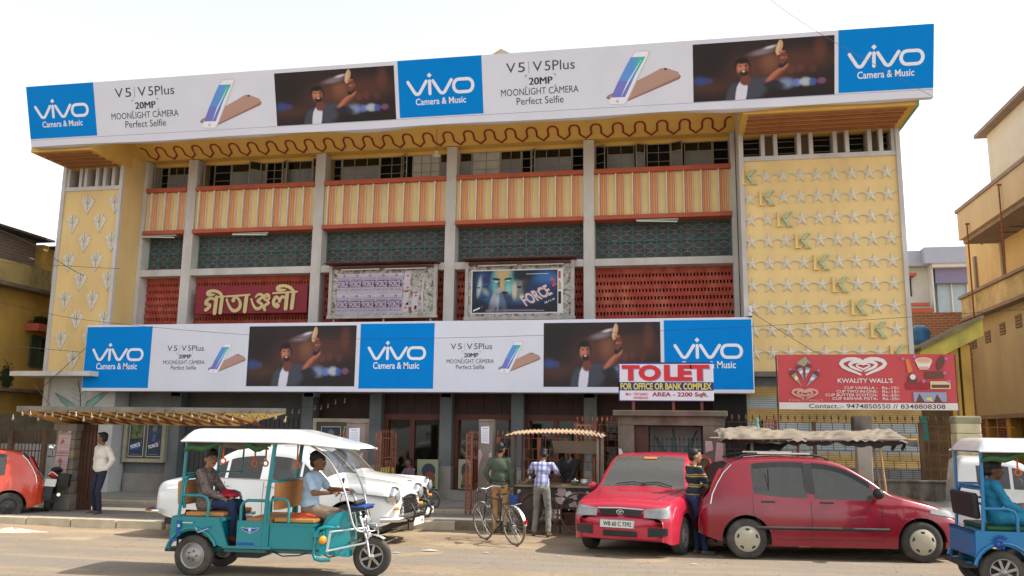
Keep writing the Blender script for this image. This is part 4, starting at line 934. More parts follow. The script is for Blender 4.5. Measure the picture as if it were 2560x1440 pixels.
def cone(u, v, ang, mt, s=.26):
    c, q_ = math.cos(ang), math.sin(ang); T = lambda pts: [(u+x*c-y*q_, v+x*q_+y*c) for x, y in pts]
    P.poly(T([(0, 0), (.055, s), (-.055, s)]), mt, 1.6); P.poly(T([(-.055, s*.85), (.055, s*.85), (.06, s), (0, s+.03), (-.06, s)]), m_ic[1], 1.9); P.poly(T([(-.03, s*.45), (.03, s*.5), (.035, s*.7), (-.03, s*.65)]), m_ws, 2.1); P.disc(u-(s+.06)*q_, v+(s+.06)*c, .025, m_ic[5], 2.2)
cone(.42, .42, .55, m_ic[4], .32); cone(.46, .55, .3, m_ic[3]); cone(.49, .56, -.25, m_ic[3]); cone(.50, .42, -.65, m_ic[3], .32); P.poly([(.36, .88), (.50, .98), (.56, .90), (.50, .80), (.40, .80)], m_ic[4], 1.6)
P.poly([(2.26, .92), (2.32, .93), (2.38, .70), (2.29, .67)], m_ic[0], 1.6); P.disc(2.57, .90, .15, m_ic[2], 1.8, ry=.06); P.poly([(2.43, .89), (2.48, .76), (2.66, .76), (2.72, .89)], m_ws, 1.6); P.rect(2.49, .73, 2.65, .79, m_pk, 2.0); P.disc(2.57, .905, .11, m_pk, 2.1, ry=.035)
P.disc(2.86, .86, .06, m_ic[1], 1.6, ry=.14, rot=-.3); P.rect(2.58, .58, 2.9, .70, m_ic[1], 1.6); P.disc(2.36, .56, .08, m_ic[1], 1.7, ry=.10); P.disc(2.37, .60, .05, m_ws, 2.0); P.rect(2.24, .38, 2.62, .50, m_dr, 1.6); P.rect(2.66, .38, 3.0, .52, m_ic[2], 1.6); P.rect(2.68, .40, 2.98, .46, m_ic[1], 2.0)
P.rect(2.36, .15, 2.92, .32, m_ic[3], 1.6); P.poly([(2.40, .15), (2.46, .30), (2.54, .15)], m_ic[1], 2.0); P.poly([(2.70, .15), (2.76, .29), (2.84, .15)], m_ic[1], 2.0); P.poly([(2.55, .2), (2.66, .24), (2.68, .15)], m_yl, 2.1)
for u, v in ((2.22, .93), (2.42, .97), (2.96, .93), (2.92, .67), (2.55, .52), (2.98, .52)): P.disc(u, v, .03, m_ic[5], 2.3)
P.mb.build('print', kb)
for x in (KX0-.03, KX1+.01):
    q = MB(); q.box(x, x+.025, 16.84, 16.87, 1.0 if x > 3 else 1.3, KZ1, m_rail); q.build('pole', kb)
# ---- tube lamps on the parapet band and one pendant
m_fit = mat('grey lamp batten', (.28, .26, .22), .6, var=.1, bump=0)
for (pa, pb_, bay, lab) in (((353, 593), (440, 594), 0, 'tube lamp under the red band of the first bay from the left'), ((581, 587), (670, 587), 1, 'tube lamp under the red band above the maroon name board'), ((1590, 553), (1696, 554), 4, 'tube lamp under the red band beside the star tower')):
    a, c = at(*pa, D-.02), at(*pb_, D-.02); t = thing('tube_lamp', lab, 'lamp', ((a.x+c.x)/2, D-.02, a.z))
    q = MB(); q.box(a.x, c.x, D-.03, D+.03, a.z-.0, a.z+.045, m_fit); q.build('batten', t); q = MB(); q.tube([(a.x+.02, D-.06, a.z-.005), (c.x-.02, D-.06, c.z-.005)], .017, m_tube); q.build('tube', t)
a = at(1091, 384, 19.9); t = thing('pendant_lamp', 'white enamel shade lamp hanging under the eaves', 'lamp', tuple(a))
q = MB(); q.tube([(a.x-.02, 19.95, 9.35), (a.x, 19.9, a.z+.12)], .006, m_rail, 5); q.build('stem', t)
q = MB(); q.lathe((a.x, 19.9, a.z-.06), (0, 0, 1), [(.105, 0), (.11, .012), (.05, .035), (.042, .10), (.03, .13), (0, .135)], mat('white enamel', (.62, .60, .55), .4, bump=0), 16); q.build('lamp_shade', t)
# ================================================================ street furniture
m_stone = mat('grey stone blocks', (.20, .175, .15), .9, var=.2, scale=5, bump=.4, dirt=.5, dcol=(.10, .085, .07), streak=1.)
m_stone2 = mat('ochre stained block', (.26, .20, .12), .9, var=.2, scale=5, bump=.4)
m_bill2 = mat('faded pink bill', (.50, .36, .36), .85, var=.12, scale=6, bump=.1, dirt=.4, dcol=(.52, .46, .42), streak=1, dscale=4)
m_rust = mat('oxide red iron', (.24, .075, .04), .7, var=.25, scale=8, bump=.1)
m_rust2 = mat('bright orange iron', (.42, .16, .06), .7, var=.3, scale=9, bump=.1)
m_iron = mat('black wrought iron', (.03, .027, .025), .6, var=.2, bump=0)
m_bulb = mat('clear bulb glass', (.22, .17, .10), .15, var=.1, bump=0, spec=.8)
m_cord = mat('black cord', (.02, .018, .016), .6, bump=0)
# ---- low concrete canopy at the left with its stone pillar
cp = thing('porch_canopy', 'low slab canopy with zigzag soffit and one stone pillar beside the left tower', 'canopy', (-12.2, 15.8, .12))
A = at(40, 1032, 14.9); B_ = at(715, 1030, 14.9); C_ = at(596, 1061, 16.3); D_ = at(150, 1064, 16.3); A.z = B_.z = (A.z+B_.z)/2; C_.z = D_.z = (C_.z+D_.z)/2
m_slab = mat('weathered slab edge', (.21, .185, .15), .9, var=.2, scale=4, bump=.3, dirt=.5)
q = MB(); up = Vector((0, 0, .105))
vs = [A, B_, C_, D_, A+up, B_+up*.9, C_+up*3, D_+up*3]
q.add(vs, [(0, 1, 2, 3)], m_yel2); q.add(vs, [(4, 7, 6, 5), (0, 4, 5, 1), (1, 5, 6, 2), (2, 6, 7, 3), (3, 7, 4, 0)], m_slab); q.build('slab', cp)
Vc = (D_+C_)/2-(A+B_)/2; Lc = Vc.length; Vc = Vector((0, Vc.y, Vc.z)).normalized()
P = Panel(A, (1, 0, 0), Vc); P.N = -P.N; P.lay = .004
m_zz = mat('brown zigzag paint', (.20, .045, .02), .75, bump=0)
L = B_.x-A.x; nz = 13
for k in range(nz):
    t0 = .45+k*(L-1.5)/nz; P.stroke([(t0+.02, .04), (t0+.20, .80*Lc)], .12, m_zz, 1, cap=False)
    P.stroke([(t0+.20, .80*Lc), (t0+.38, .45*Lc)], .09, m_zz, 1.5, cap=False)
P.mb.build('painted_zigzag', cp)
rs = random.Random(6)
X0, X1, Y0, Y1 = -12.42, -11.98, 15.82, 16.25
zs = [.12, .44, .70, .92, 1.13, 1.33, 1.52, 1.70]
for zi, (za, zb) in enumerate(zip(zs[:-1], zs[1:])):
    cuts = [X0, X1] if zi == 0 else ([X0, X0+.15+rs.uniform(-.03, .03), X0+.31+rs.uniform(-.02, .02), X1])
    for a, c in zip(cuts[:-1], cuts[1:]):
        q = MB(); j = rs.uniform(0, .02); q.box(a+.004-(.03 if zi == 0 else 0), c-.004+(.03 if zi == 0 else 0), Y0-j-(.03 if zi == 0 else 0), Y1, za+.004, zb-.002, rs.choice([m_stone, m_stone, m_stone2])); q.build('stone_block', cp, bevel=.008)
q = MB(); q.box(X0-.04, X1+.04, Y0-.05, Y1, 1.70, 1.84, m_stone); q.build('capital', cp, bevel=.01)
P = Panel((X0+.03, Y0-.026, .82), (1, 0, 0), (0, 0, 1)); P.lay = .003
P.poly([(-.03, .0), (.28, .03), (.31, .42), (.02, .42)], m_bill2, 1); P.poly([(.02, .44), (.31, .44), (.33, .80), (.04, .80)], m_bill2, 1); P.poly([(.05, .82), (.32, .82), (.33, .98), (.06, .98)], m_bill2, 1)
for z_, h_ in ((.0, .02), (.37, .02), (.46, .015), (.9, .03), (.95, .03)): P.rect(.03, z_, .29, z_+h_, flat('rose ink', (.42, .10, .12)), 2)
for z_ in (.1, .15, .2, .25, .55, .6, .65, .72): P.rect(.14, z_, .29, z_+.008, flat('rose ink', (.42, .10, .12)), 2)
P.poly([(.07, .26), (.12, .34), (.16, .29), (.10, .22)], flat('rose ink', (.42, .1, .12)), 2); P.poly([(.09, .62), (.14, .72), (.19, .66), (.12, .60)], flat('rose ink', (.42, .1, .12)), 2); P.poly([(.08, .02), (.14, .28), (.17, .30), (.14, .10), (.15, .02)], m_stone, 2.5); P.poly([(.07, .83), (.12, .90), (.22, .91), (.26, .84)], m_stone, 2.5)
P.mb.build('pasted_bill', cp)
dr = thing('metal_door_leaf', 'tall dark red-brown door leaf standing beside the stone pillar', 'door', (-11.8, 16.0, .12))
m_door = mat('dark red-brown door', (.075, .028, .018), .6, var=.3, scale=5, bump=.15, dirt=.3)
for k in range(4):
    q = MB(); q.box(-11.965+k*.078, -11.892+k*.078, 15.98+k*.01, 16.03+k*.01, .12, 1.83, m_door); q.build('plank', dr, bevel=.004)
q = MB(); 
for z_ in (.5, 1.18): q.box(-11.665, -11.61, 16.0, 16.03, z_, z_+.05, m_iron)
q.build('bolt', dr)
# string of bulbs along the canopy lip
bs = thing('bulb_string', 'string of clear bulbs on drooping black cord along the low canopy edge', 'string lights', tuple(A))
bm_ = MB(); bm_.lathe((0, 0, 0), (0, 0, -1), [(.010, -.02), (.012, .025), (.018, .04), (.027, .06), (.027, .075), (.018, .095), (0, .10)], m_bulb, 10)
bm_.lathe((0, 0, .02), (0, 0, -1), [(.013, 0), (.013, .035)], mat('pale socket', (.30, .22, .14), .5, bump=0), 8); bme = bm_.mesh('bulb')
cord = MB(); nb_ = 34; pr = None; y_ = 14.86
for k in range(nb_):
    t = k/(nb_-1); x = A.x-.02+(B_.x-A.x+.02)*t; z = A.z+(B_.z-A.z)*t+.05-(.0 if k % 3 else .06)-rs.uniform(0, .05)
    o = bpy.data.objects.new('bulb', bme); fin(o, bs); o.location = (x, y_+rs.uniform(-.02, .05), z-.04); o.rotation_euler = (rs.uniform(-.3, .3), rs.uniform(-.4, .4), 0)
    if pr:
        mid = Vector(((x+pr[0])/2, y_+.03, min(z, pr[1])-.05-rs.uniform(0, .05)))
        cord.tube([(pr[0], y_, pr[1]), ((pr[0]*.75+mid.x*.5+0-.25*mid.x+0), y_, pr[1]*.4+mid.z*.6), tuple(mid), (x, y_, z)], .005, m_cord, 4)
    pr = (x, z)
for k in range(14):
    x = A.x+.3+k*.38; z = A.z+.02; cord.tube([(x+(i-3)*.075, 15.0+.1*(3-abs(i-3)), z-.055*(3-abs(i-3))**.8) for i in range(7)], .0035, m_cord, 4)
cord.build('cord', bs)
# second short string hanging inside the entrance
b2 = thing('bulb_string', 'few clear bulbs hanging in the dark bay over the poster case', 'string lights', (-8.3, 20.1, 2.5))
for px, py in ((787, 1020), (803, 1020), (820, 1016), (839, 1006), (862, 1003), (731, 1030), (748, 1030)):
    a = at(px, py, 20.1); o = bpy.data.objects.new('bulb', bme); fin(o, b2); o.location = a+Vector((0, 0, .05)); 
q = MB(); q.tube([at(731, 1024, 20.1), at(787, 1014, 20.1), at(839, 1000, 20.1), at(862, 997, 20.1)], .004, m_cord, 4); q.build('cord', b2)
# ---- gate posts, open iron leaves, fence
m_post = mat('pinkish grey post render', (.22, .175, .15), .9, var=.15, scale=3, bump=.3, dirt=.6, dcol=(.15, .12, .09), streak=.6)
def gate_post(x0, x1, y0, y1, h, label):
    t = thing('gate_post', label, 'post', ((x0+x1)/2, (y0+y1)/2, 0))
    q = MB(); q.box(x0, x1, y0, y1, 0, h-.04, m_post); q.prism([(x0-.01, h-.04), (x1+.01, h-.04), (x1-.02, h), (x0+.02, h)], 'y', y0-.01, y1, m_post); q.build('shaft', t, bevel=.02)
    P = Panel((x0, y0-.002, 0), (1, 0, 0), (0, 0, 1)); P.lay = .003
    w_ = x1-x0
    P.poly([(w_*.2, h-.48), (w_*.78, h-.49), (w_*.76, h-.14), (w_*.17, h-.15)], m_lilac, 1)
    for k in range(7): P.rect(w_*.27, h-.43+k*.032, w_*.70, h-.425+k*.032, m_mau, 2)
    P.rect(w_*.3, h-.19, w_*.65, h-.18, m_ink, 2)
    P.poly([(.005, h-1.05), (.03, h-.9), (.09, h-.72), (.05, h-.6), (.005, h-.62)], m_bill2, 1.5); P.poly([(w_-.09, h-1.3), (w_-.03, h-1.25), (w_-.01, h-.65), (w_-.07, h-.68), (w_-.04, h-.95)], m_bill2, 1.5)
    P.mb.build('pasted_notice', t); return t
gate_post(-3.89, -3.60, 17.28, 17.58, 2.03, 'square gate post with white notice, left of the food cart')
a = at(866, 1055, 17.3); gate_post(a.x, a.x+.40, 17.3, 17.6, a.z+.02, 'square gate post with white notice, behind the white taxi roofs')
def iron_leaf(x, y0, y1, z0, z1, label, col=m_rust):
    t = thing('iron_gate_leaf', label, 'gate', (x, y0, z0))
    for y in (y0, y1):
        q = MB()
        for dx in (-.05, .05): q.box(x+dx-.014, x+dx+.014, y-.014, y+.014, z0, z1, col)
        z = z0+.05
        while z < z1: q.box(x-.05, x+.05, y-.008, y+.008, z-.008, z+.008, col); z += .135
        q.build('ladder_stile', t)
    q = MB()
    for z in (z0+.1, z0+.55, z0+1.05, z1-.12): q.box(x-.012, x+.012, y0, y1, z-.012, z+.012, col)
    k = y0
    while k < y1: q.box(x-.006, x+.006, k-.006, k+.006, z0+.1, z1-.12, col); k += .16
    q.build('leaf_grid', t)
    q = MB(); k = y0
    while k < y1: q.lathe((x, k, z1-.1), (0, 0, 1), [(.006, 0), (.006, .08), (.02, .11), (0, .17)], col, 5); k += .16
    q.build('spear_tips', t)
iron_leaf(at(1172, 1180, 17.0).x, 17.0, 18.35, .16, 1.74, 'oxide red gate leaf swung open, left of the gate post with white notice')
iron_leaf(at(922, 1180, 17.35).x+.17, 17.4, 18.4, .16, 1.74, 'oxide red gate leaf swung open beside the post behind the white taxi')
def fence(name, label, x0, x1, y, z0, z1, col, vs=.20, rows=5, spear=True, thick=.011, posts=()):
    t = thing(name, label, 'fence', ((x0+x1)/2, y, z0))
    H = (z1-z0)/rows
    q = MB()
    for r_ in range(rows+1): q.box(x0, x1, y-.008, y+.008, z0+r_*H-thick/2, z0+r_*H+thick/2, col)
    for r_ in range(rows):
        x = x0+(vs/2 if r_ % 2 else 0)
        while x < x1: q.box(x-thick/2, x+thick/2, y-.006, y+.006, z0+r_*H, z0+(r_+1)*H, col); x += vs
    q.build('fence_grid', t)
    if spear:
        q = MB(); x = x0+.03
        while x < x1: q.lathe((x, y, z1), (0, 0, 1), [(.006, 0), (.006, .05), (.022, .085), (.014, .12), (0, .16)], col, 5); x += vs*.62
        q.build('spear_tips', t)
    for x in posts:
        q = MB(); q.box(x-.035, x+.035, y-.03, y+.03, 0.1, z1+.02, col); q.build('fence_post', t)
    return t
fence('iron_fence', 'oxide red iron fence with spear tips behind the food cart', -3.55, -2.05, 17.42, .18, 1.66, m_rust, .17, 7, posts=(-3.5, -2.66, -2.1))
a = at(1440, 1045, 17.0); b = at(1536, 1235, 17.0)
fence('iron_fence', 'taller iron fence with orange tinted bars left of the gatehouse', a.x, b.x+.25, 17.0, .62, a.z-.12, m_rust, .155, 9, posts=(a.x, a.x+.36))
q = MB(); a2 = at(1441, 1058, 16.95)
for k in range(4): q.box(a2.x+k*.085, a2.x+k*.085+.018, 16.94, 16.96, 1.2+(k % 2)*.2, a2.z-.05, m_rust2)  # lighter orange copy of the iron colour paints sunlight onto these bars
q.box(a2.x, a2.x+.3, 16.93, 16.95, a2.z-.05, a2.z-.03, m_rust2); q.box(a2.x+.33, a2.x+.37, 16.93, 16.96, .8, 1.30, m_rust2)
o = q.build('sunlit_gate_bars', label='short orange primed gate frame standing against the taller iron fence', cat='gate')
fence('iron_fence', 'orange tipped iron fence behind the teal rickshaw roof', at(846, 1100, 17.4).x, at(868, 1100, 17.4).x+.1, 17.45, .2, 1.62, m_rust2, .09, 6)
# ---- gatehouse
gh_ = thing('gatehouse', 'small flat-roofed gatehouse with stained walls and a scroll iron gate', 'gatehouse', (-.06, 16.7, 0))
m_ghw = mat('stained gatehouse render', (.17, .14, .11), .9, var=.2, scale=2.5, bump=.35, dirt=.9, dcol=(.06, .05, .04), streak=.7, dscale=1.7, dlo=.40, dhi=.60)
q = MB(); q.box(-1.0, -.70, 16.2, 17.3, 0, 1.93, m_ghw); q.build('pier', gh_, bevel=.012)
q = MB(); q.box(.545, .93, 16.2, 17.3, 0, 1.93, m_ghw); q.build('pier', gh_, bevel=.012)
q = MB(); q.box(-1.0, .93, 16.19, 17.3, 1.932, 2.10, m_ghw); q.build('lintel', gh_, bevel=.01)
q = MB(); q.box(-1.08, .98, 16.05, 17.4, 2.10, 2.20, mat('roof slab stained', (.15, .13, .10), .9, var=.2, bump=.3, dirt=.5)); q.build('roof', gh_, bevel=.012)
q = MB(); q.box(-.70, -.44, 16.32, 16.38, 0.05, 1.92, m_door); q.build('side_door', gh_)
q = MB(); q.box(-.44, .54, 17.2, 17.25, .05, 1.92, m_mur); q.build('mural_wall', gh_)
P = Panel((-.44, 17.198, .05), (1, 0, 0), (0, 0, 1)); P.lay = .004
m_keep = m_mteal
def lf(u0, v0, u1, v1, w_):
    dx, dy = u1-u0, v1-v0; L = math.hypot(dx, dy); nx, ny = -dy/L, dx/L
    pts = [(u0, v0), (u0+dx*.35+nx*w_, v0+dy*.35+ny*w_), (u1, v1), (u0+dx*.35-nx*w_, v0+dy*.35-ny*w_)]; P.poly(pts, m_mteal, 1+rs.random()); P.stroke(pts+[pts[0]], .010, m_mdk, 3, cap=False)
for a_ in ((.5, .9, .1, 1.7, .07), (.5, .9, .9, 1.8, .08), (.5, .9, .45, 1.85, .06), (.5, .9, .05, 1.2, .06), (.5, .9, .95, 1.3, .07), (.5, .9, .3, .2, .07), (.5, .9, .85, .25, .06)): lf(*a_)
P.mb.build('mosaic_leaf', gh_)
q = MB(); y = 16.30
for k in range(13):
    x = -.42+k*.078; q.box(x-.005, x+.005, y-.005, y+.005, .1, 1.62, m_iron); q.lathe((x, y, 1.62), (0, 0, 1), [(.005, 0), (.005, .03), (.018, .06), (0, .11)], m_iron, 5)
for z in (.15, .8, 1.55): q.box(-.43, .53, y-.006, y+.006, z-.006, z+.006, m_iron)
for k in range(5):
    cx = -.42+.078*1.5+k*.195
    q.tube([(cx+.085*math.cos(t), y-.008, 1.1+.26*math.sin(t)) for t in [math.pi*i/8 for i in range(9)]], .006, m_iron, 4)
    q.tube([(cx+.07*math.cos(t), y-.008, 1.42+.07*math.sin(t)) for t in [2*math.pi*i/8 for i in range(8)]], .005, m_iron, 4, True)
q.build('scroll_gate', gh_)
for pts in ([(.05, .9), (.12, 1.0), (.10, 1.22), (.03, 1.3)], [(.02, 1.35), (.10, 1.4), (.06, 1.5), (.01, 1.5)], [(1.60, .95), (1.88, .9), (1.90, 1.62), (1.78, 1.64), (1.74, 1.3), (1.62, 1.2)], [(1.58, 1.45), (1.72, 1.5), (1.70, 1.66), (1.58, 1.66)]):
    P = Panel((-1.0, 16.198, 0), (1, 0, 0), (0, 0, 1)); P.lay = .004; P.poly(pts, m_bill2 if pts[0][0] > 1 else m_ws, 1); P.mb.build('pasted_bill', gh_)
# ---- low wall and iron fence on the right
m_lw = mat('black stained low wall', (.20, .18, .15), .9, var=.2, scale=2.5, bump=.4, dirt=.92, dcol=(.05, .045, .04), streak=.45, dscale=1.9, dlo=.42, dhi=.62)
lw = thing('low_wall', 'long black-stained low wall under the right iron fence', 'wall', (3, 17.1, 0))
q = MB(); q.box(.95, 5.6, 17.05, 17.25, 0, .96, m_lw); q.box(.95, 5.6, 17.02, 17.28, .96, 1.0, m_lw); q.build('wall_body', lw, bevel=.012)
fence('iron_fence', 'thin rusty iron fence with small spear tips in front of the painted tin sheets', .96, 5.2, 17.12, 1.0, 2.02, mat('dark rusty iron', (.10, .055, .035), .8, var=.3, bump=0), .21, 6, thick=.010, posts=(1.62, 2.62, 3.55, 4.5))
def wall_post(x0, x1, y0, y1, h, lab, cap=True, col=None, ccol=None):
    t = thing('wall_post', lab, 'post', ((x0+x1)/2, y0, 0)); q = MB(); q.box(x0, x1, y0, y1, 0, h-.3, col or m_post); q.build('shaft', t, bevel=.015)
    q = MB(); q.box(x0-(.04 if not ccol else .008), x1+(.03 if not ccol else .008), y0-(.03 if not ccol else .008), y1+.01, h-(.3 if not ccol else .14), h, ccol or m_ghw); q.box(x0+.002, x1-.002, y0+.002, y1-.002, h-.3, h-.1, col or m_post); q.build('cap', t, bevel=.03)
a, b = at(2140, 1100, 16.8), at(2177, 1100, 16.8); wall_post(a.x, b.x, 16.75, 17.0, at(2150, 1040, 16.8).z, 'pinkish post with dark block cap rising behind the tarpaulin roof', col=mat('pale pink render', (.40, .33, .27), .85, var=.1, bump=.15, dirt=.3))
a, b = at(2393, 1100, 16.0), at(2457, 1100, 16.0); wall_post(a.x, b.x, 16.0, 16.35, at(2420, 1040, 16.).z, 'thick pale post with mossy top behind the blue rickshaw', ccol=mat('mossy post top', (.22, .20, .13), .9, var=.3, bump=.3, dirt=.7), col=mat('pale yellow post', (.45, .40, .25), .85, var=.15, bump=.2, dirt=.6, streak=1.))
q = MB(); a, b = at(2299, 1040, 17.4), at(2320, 1100, 17.4); q.box(a.x, a.x+.14, 17.4, 17.45, b.z, a.z, m_teal); q.prism([(a.x+.03, b.z-.02), (a.x+.12, b.z-.02), (a.x+.14, b.z), (a.x, b.z)], 'y', 17.4, 17.45, m_teal)
q.build('teal_pipe_box', label='narrow teal metal strip hanging beside the tin fence end', cat='metal strip')
# ---- shack with tarpaulin roof
sh = thing('tarpaulin_shack', 'roadside stall frame roofed with crumpled beige tarpaulin on bamboo poles', 'stall', (2.3, 15.2, 0))
m_tarp = mat('beige dusty tarpaulin', (.205, .17, .13), .9, var=.14, scale=3, bump=.5, bscale=12, dirt=.4, dcol=(.25, .2, .15), streak=1.)
m_tarpd = mat('black old cloth', (.035, .032, .03), .9, var=.4, scale=4, bump=.5, bscale=20)
m_bam = mat('weathered bamboo', (.40, .26, .12), .7, var=.2, scale=6, bump=.2)
m_bam2 = mat('grey pole', (.22, .18, .14), .8, var=.2, scale=6, bump=.2)
sx0, sx1 = at(1792, 1085, 15.0).x, at(2252, 1085, 15.0).x; szf = at(2000, 1098, 14.7).z
def tarp(a, b):
    x = sx0+(sx1-sx0)*a; y = 14.65+1.15*b-(.05*math.sin(a*19)+.04*math.sin(a*47))*(1-b)
    n_ = .022*math.sin(a*13+2.5*math.sin(b*3))*math.sin(b*4+a*5)+.022*abs(math.sin(a*17+b*9+2*math.sin(a*5)))+.016*abs(math.sin(a*33+b*11+3*math.sin(b*5+a*9)))+.012*math.sin(a*71-b*19+2*math.sin(a*21))+.02*math.sin(a*7+1)
    z = szf+.02+.10*math.sin(min(1, b*1.3)*1.57)+n_*(.35+.65*math.sin(b*3.14)**.5)+.05*math.exp(-((a-.22)/.10)**2)*b+.04*math.exp(-((a-.45)/.06)**2)*b
    if b < .04: z -= .03+.03*math.sin(a*70)**2; y -= .02*math.sin(a*33)
    if a < .02 or a > .98: z -= .03
    return (x+.02*math.sin(b*13), y, z)
q = MB(); q.grid(tarp, 110, 22, m_tarp, True); q.build('tarpaulin', sh)
def ragged(a, b):
    x = sx0+.05+(sx1-sx0+.12)*a; y = 14.72+.02*math.sin(a*40)
    return (x, y+.08*b*math.sin(a*17), szf+.0+.01*math.sin(a*44)-b*(.045+.05*abs(math.sin(a*9+1))*(1 if a > .45 else .5)+.03*abs(math.sin(a*37))))
q = MB(); q.grid(ragged, 90, 4, m_tarpd, True); q.build('ragged_valance', sh)
def hang(a, b):
    x = at(1862, 1110, 15.).x+.82*a; z0 = szf-.02
    return (x+.03*math.sin(b*5), 15.0+.05*math.sin(a*14), z0-b*(.34-.28*a+.03*math.sin(a*20)))
q = MB(); q.grid(hang, 20, 8, m_tarpd, True); q.build('hanging_cloth', sh)
for (xa, ya, xb, yb, mt, r_) in ((sx0-.12, 14.68, sx1+.02, 14.66, m_bam2, .02), (sx0-.1, 14.8, sx1+.20, 14.85, m_bam, .014), (sx0-.14, 14.62, sx0+1.4, 14.64, m_bam2, .012)):
    q = MB(); q.tube([(xa, ya, szf), ((xa+xb)/2, ya, szf-.01), (xb, yb, szf+.015)], r_, mt, 6); q.build('pole', sh)
for px, py, px2, py2, mt, r_ in ((1995, 1105, 1992, 1320, m_rust, .022), (1880, 1105, 1876, 1320, m_bam2, .028), (2183, 1108, 2218, 1330, m_bam2, .022), (2198, 1108, 2232, 1330, m_bam, .020)):
    a, b = at(px, py, 14.9), at(px2, py2, 14.9); q = MB(); q.tube([(a.x, 14.9, a.z), (b.x, 14.9, 0)], r_, mt, 7); q.build('pole', sh)
for x in (sx0+.06, sx0+.5, sx1-.9, sx1-.35):
    q = MB(); q.tube([(x, 14.7, szf-.01), (x, 15.75, szf+.02)], .022, m_bam2, 6); q.build('pole', sh)
for px, w_ in ((2236, .10), (2260, .08)):
    a = at(px, 1108, 14.8); q = MB(); q.grid(lambda s, t: (a.x-w_/2+w_*s+.02*math.sin(t*4), 14.8+.02*math.sin(s*9), a.z+.02-t*(.10+.05*math.sin(s*5))), 5, 4, m_tarpd, True); q.build('hanging_cloth', sh)
a = at(1893, 1046, 15.4); q = MB(); q.lathe((a.x, 15.4, szf+.13), (0, 0, 1), [(.035, 0), (.04, .02), (.03, .10), (.02, .14), (.026, .17), (.02, .21), (.015, .23)], mat('green glass bottle', (.10, .32, .24), .2, bump=0), 10); q.build('bottle', label='green bottle standing on the tarpaulin roof', cat='bottle')
t = thing('plastic_crate', 'dark red openwork crate on the tarpaulin roof beside the green bottle', 'crate', (a.x+.22, 15.5, szf+.12))
q = MB()
for k in range(5): q.box(a.x+.08+k*.055, a.x+.10+k*.055, 15.46, 15.48, szf+.13, szf+.33, m_rust)
for z in (.14, .22, .31): q.box(a.x+.08, a.x+.33, 15.45, 15.49, szf+z, szf+z+.02, m_rust); q.box(a.x+.08, a.x+.33, 15.65, 15.67, szf+z, szf+z+.02, m_rust)
for x in (.08, .31): q.box(a.x+x, a.x+x+.02, 15.46, 15.66, szf+.13, szf+.32, m_rust)
q.build('slats', t)
# ---- food cart
ct = thing('food_cart', 'dark wheeled food cart with scalloped corrugated roof and peeling bills', 'cart', (-2.1, 16.1, 0))
m_cart = mat('sooty cart tin', (.055, .05, .048), .75, var=.4, scale=4, bump=.2, dirt=.6, dcol=(.14, .10, .07), streak=1.)
m_tin = mat('peach asbestos sheet', (.36, .25, .165), .85, var=.12, scale=4, bump=.2)  # one even peach colour for the roof sheet
cz = 1.70
q = MB(); n_ = 23
def corr(a, b): 
    x = -3.02+1.78*a; y = 15.55+.95*b
    return (x+.03*math.sin(b*3), y, cz+.075*math.sin(a*3.14)**.5-.0+.015*math.sin(a*n_*2*math.pi)+.07*b)
q.grid(corr, n_*6, 2, m_tin, True); o = q.build('corrugated_roof', ct); mo = o.modifiers.new('t', 'SOLIDIFY'); mo.thickness = .008
q = MB(); q.box(-2.85, -1.32, 15.72, 16.5, .42, .80, m_cart); q.build('body', ct, bevel=.01)
q = MB(); q.box(-2.88, -1.28, 15.66, 16.55, .80, .84, mat('greasy plank top', (.26, .2, .13), .7, var=.2, bump=.2)); q.build('counter', ct, bevel=.006)
for x, y in ((-2.84, 15.7), (-1.33, 15.7), (-1.26, 15.78), (-2.84, 16.5), (-1.33, 16.5)):
    q = MB(); q.box(x-.022, x+.022, y-.02, y+.02, .35, cz+.03, m_bam2 if x > -2 else m_cart); q.build('post', ct)
q = MB(); q.add([(-2.2, 15.95, 1.63), (-1.35, 15.95, 1.63), (-1.38, 16.2, 1.40), (-2.18, 16.2, 1.40)], [(0, 1, 2, 3)], mat('pale inner flap', (.28, .23, .18), .8)); q.build('flap', ct)
P = Panel((-2.85, 15.718, .42), (1, 0, 0), (0, 0, 1)); P.lay = .004
rp2 = random.Random(12)
for k in range(9):
    cx, cz_ = .95+rp2.uniform(-.12, .25), .22+rp2.uniform(-.14, .13); P.poly([(cx+rp2.uniform(.03, .12)*math.cos(t), cz_+rp2.uniform(.03, .08)*math.sin(t)) for t in [i*math.pi/4 for i in range(8)]], m_bill2 if k % 3 else m_paper, 1+k*.2)
P.poly([(.06, .25), (.12, .30), (.10, .34), (.05, .32)], m_paper, 1); P.poly([(1.30, .24), (1.36, .30), (1.32, .33)], m_paper, 1)
P.mb.build('peeling_bill', ct)
def spoked(cx, y, r_, mt, parent, label=None, ns=14, name='wheel', th=.018):
    q = MB(); q.tube([(cx+r_*math.cos(t), y, r_+r_*math.sin(t)) for t in [2*math.pi*i/32 for i in range(32)]], th, mt, 6, True); w = q.build(name, parent)
    q = MB()
    for k in range(ns): t = 2*math.pi*k/ns; q.bar((cx, y, r_), (cx+r_*math.cos(t), y, r_+r_*math.sin(t)), .008, .008, mt)
    q.lathe((cx, y-.06, r_), (0, 1, 0), [(0, 0), (.03, 0), (.03, .12), (0, .12)], mt, 10); q.build('spokes', w)
m_cw = mat('rusty wheel rim', (.13, .07, .05), .8, var=.3, bump=.1)
a = at(1452, 1280, 15.62); spoked(a.x, 15.62, .36, m_cw, ct); a = at(1345, 1280, 15.62); spoked(a.x, 15.62, .36, m_cw, ct); spoked(a.x, 16.6, .36, m_cw, ct); a = at(1452, 1280, 15.62); spoked(a.x, 16.6, .36, m_cw, ct)
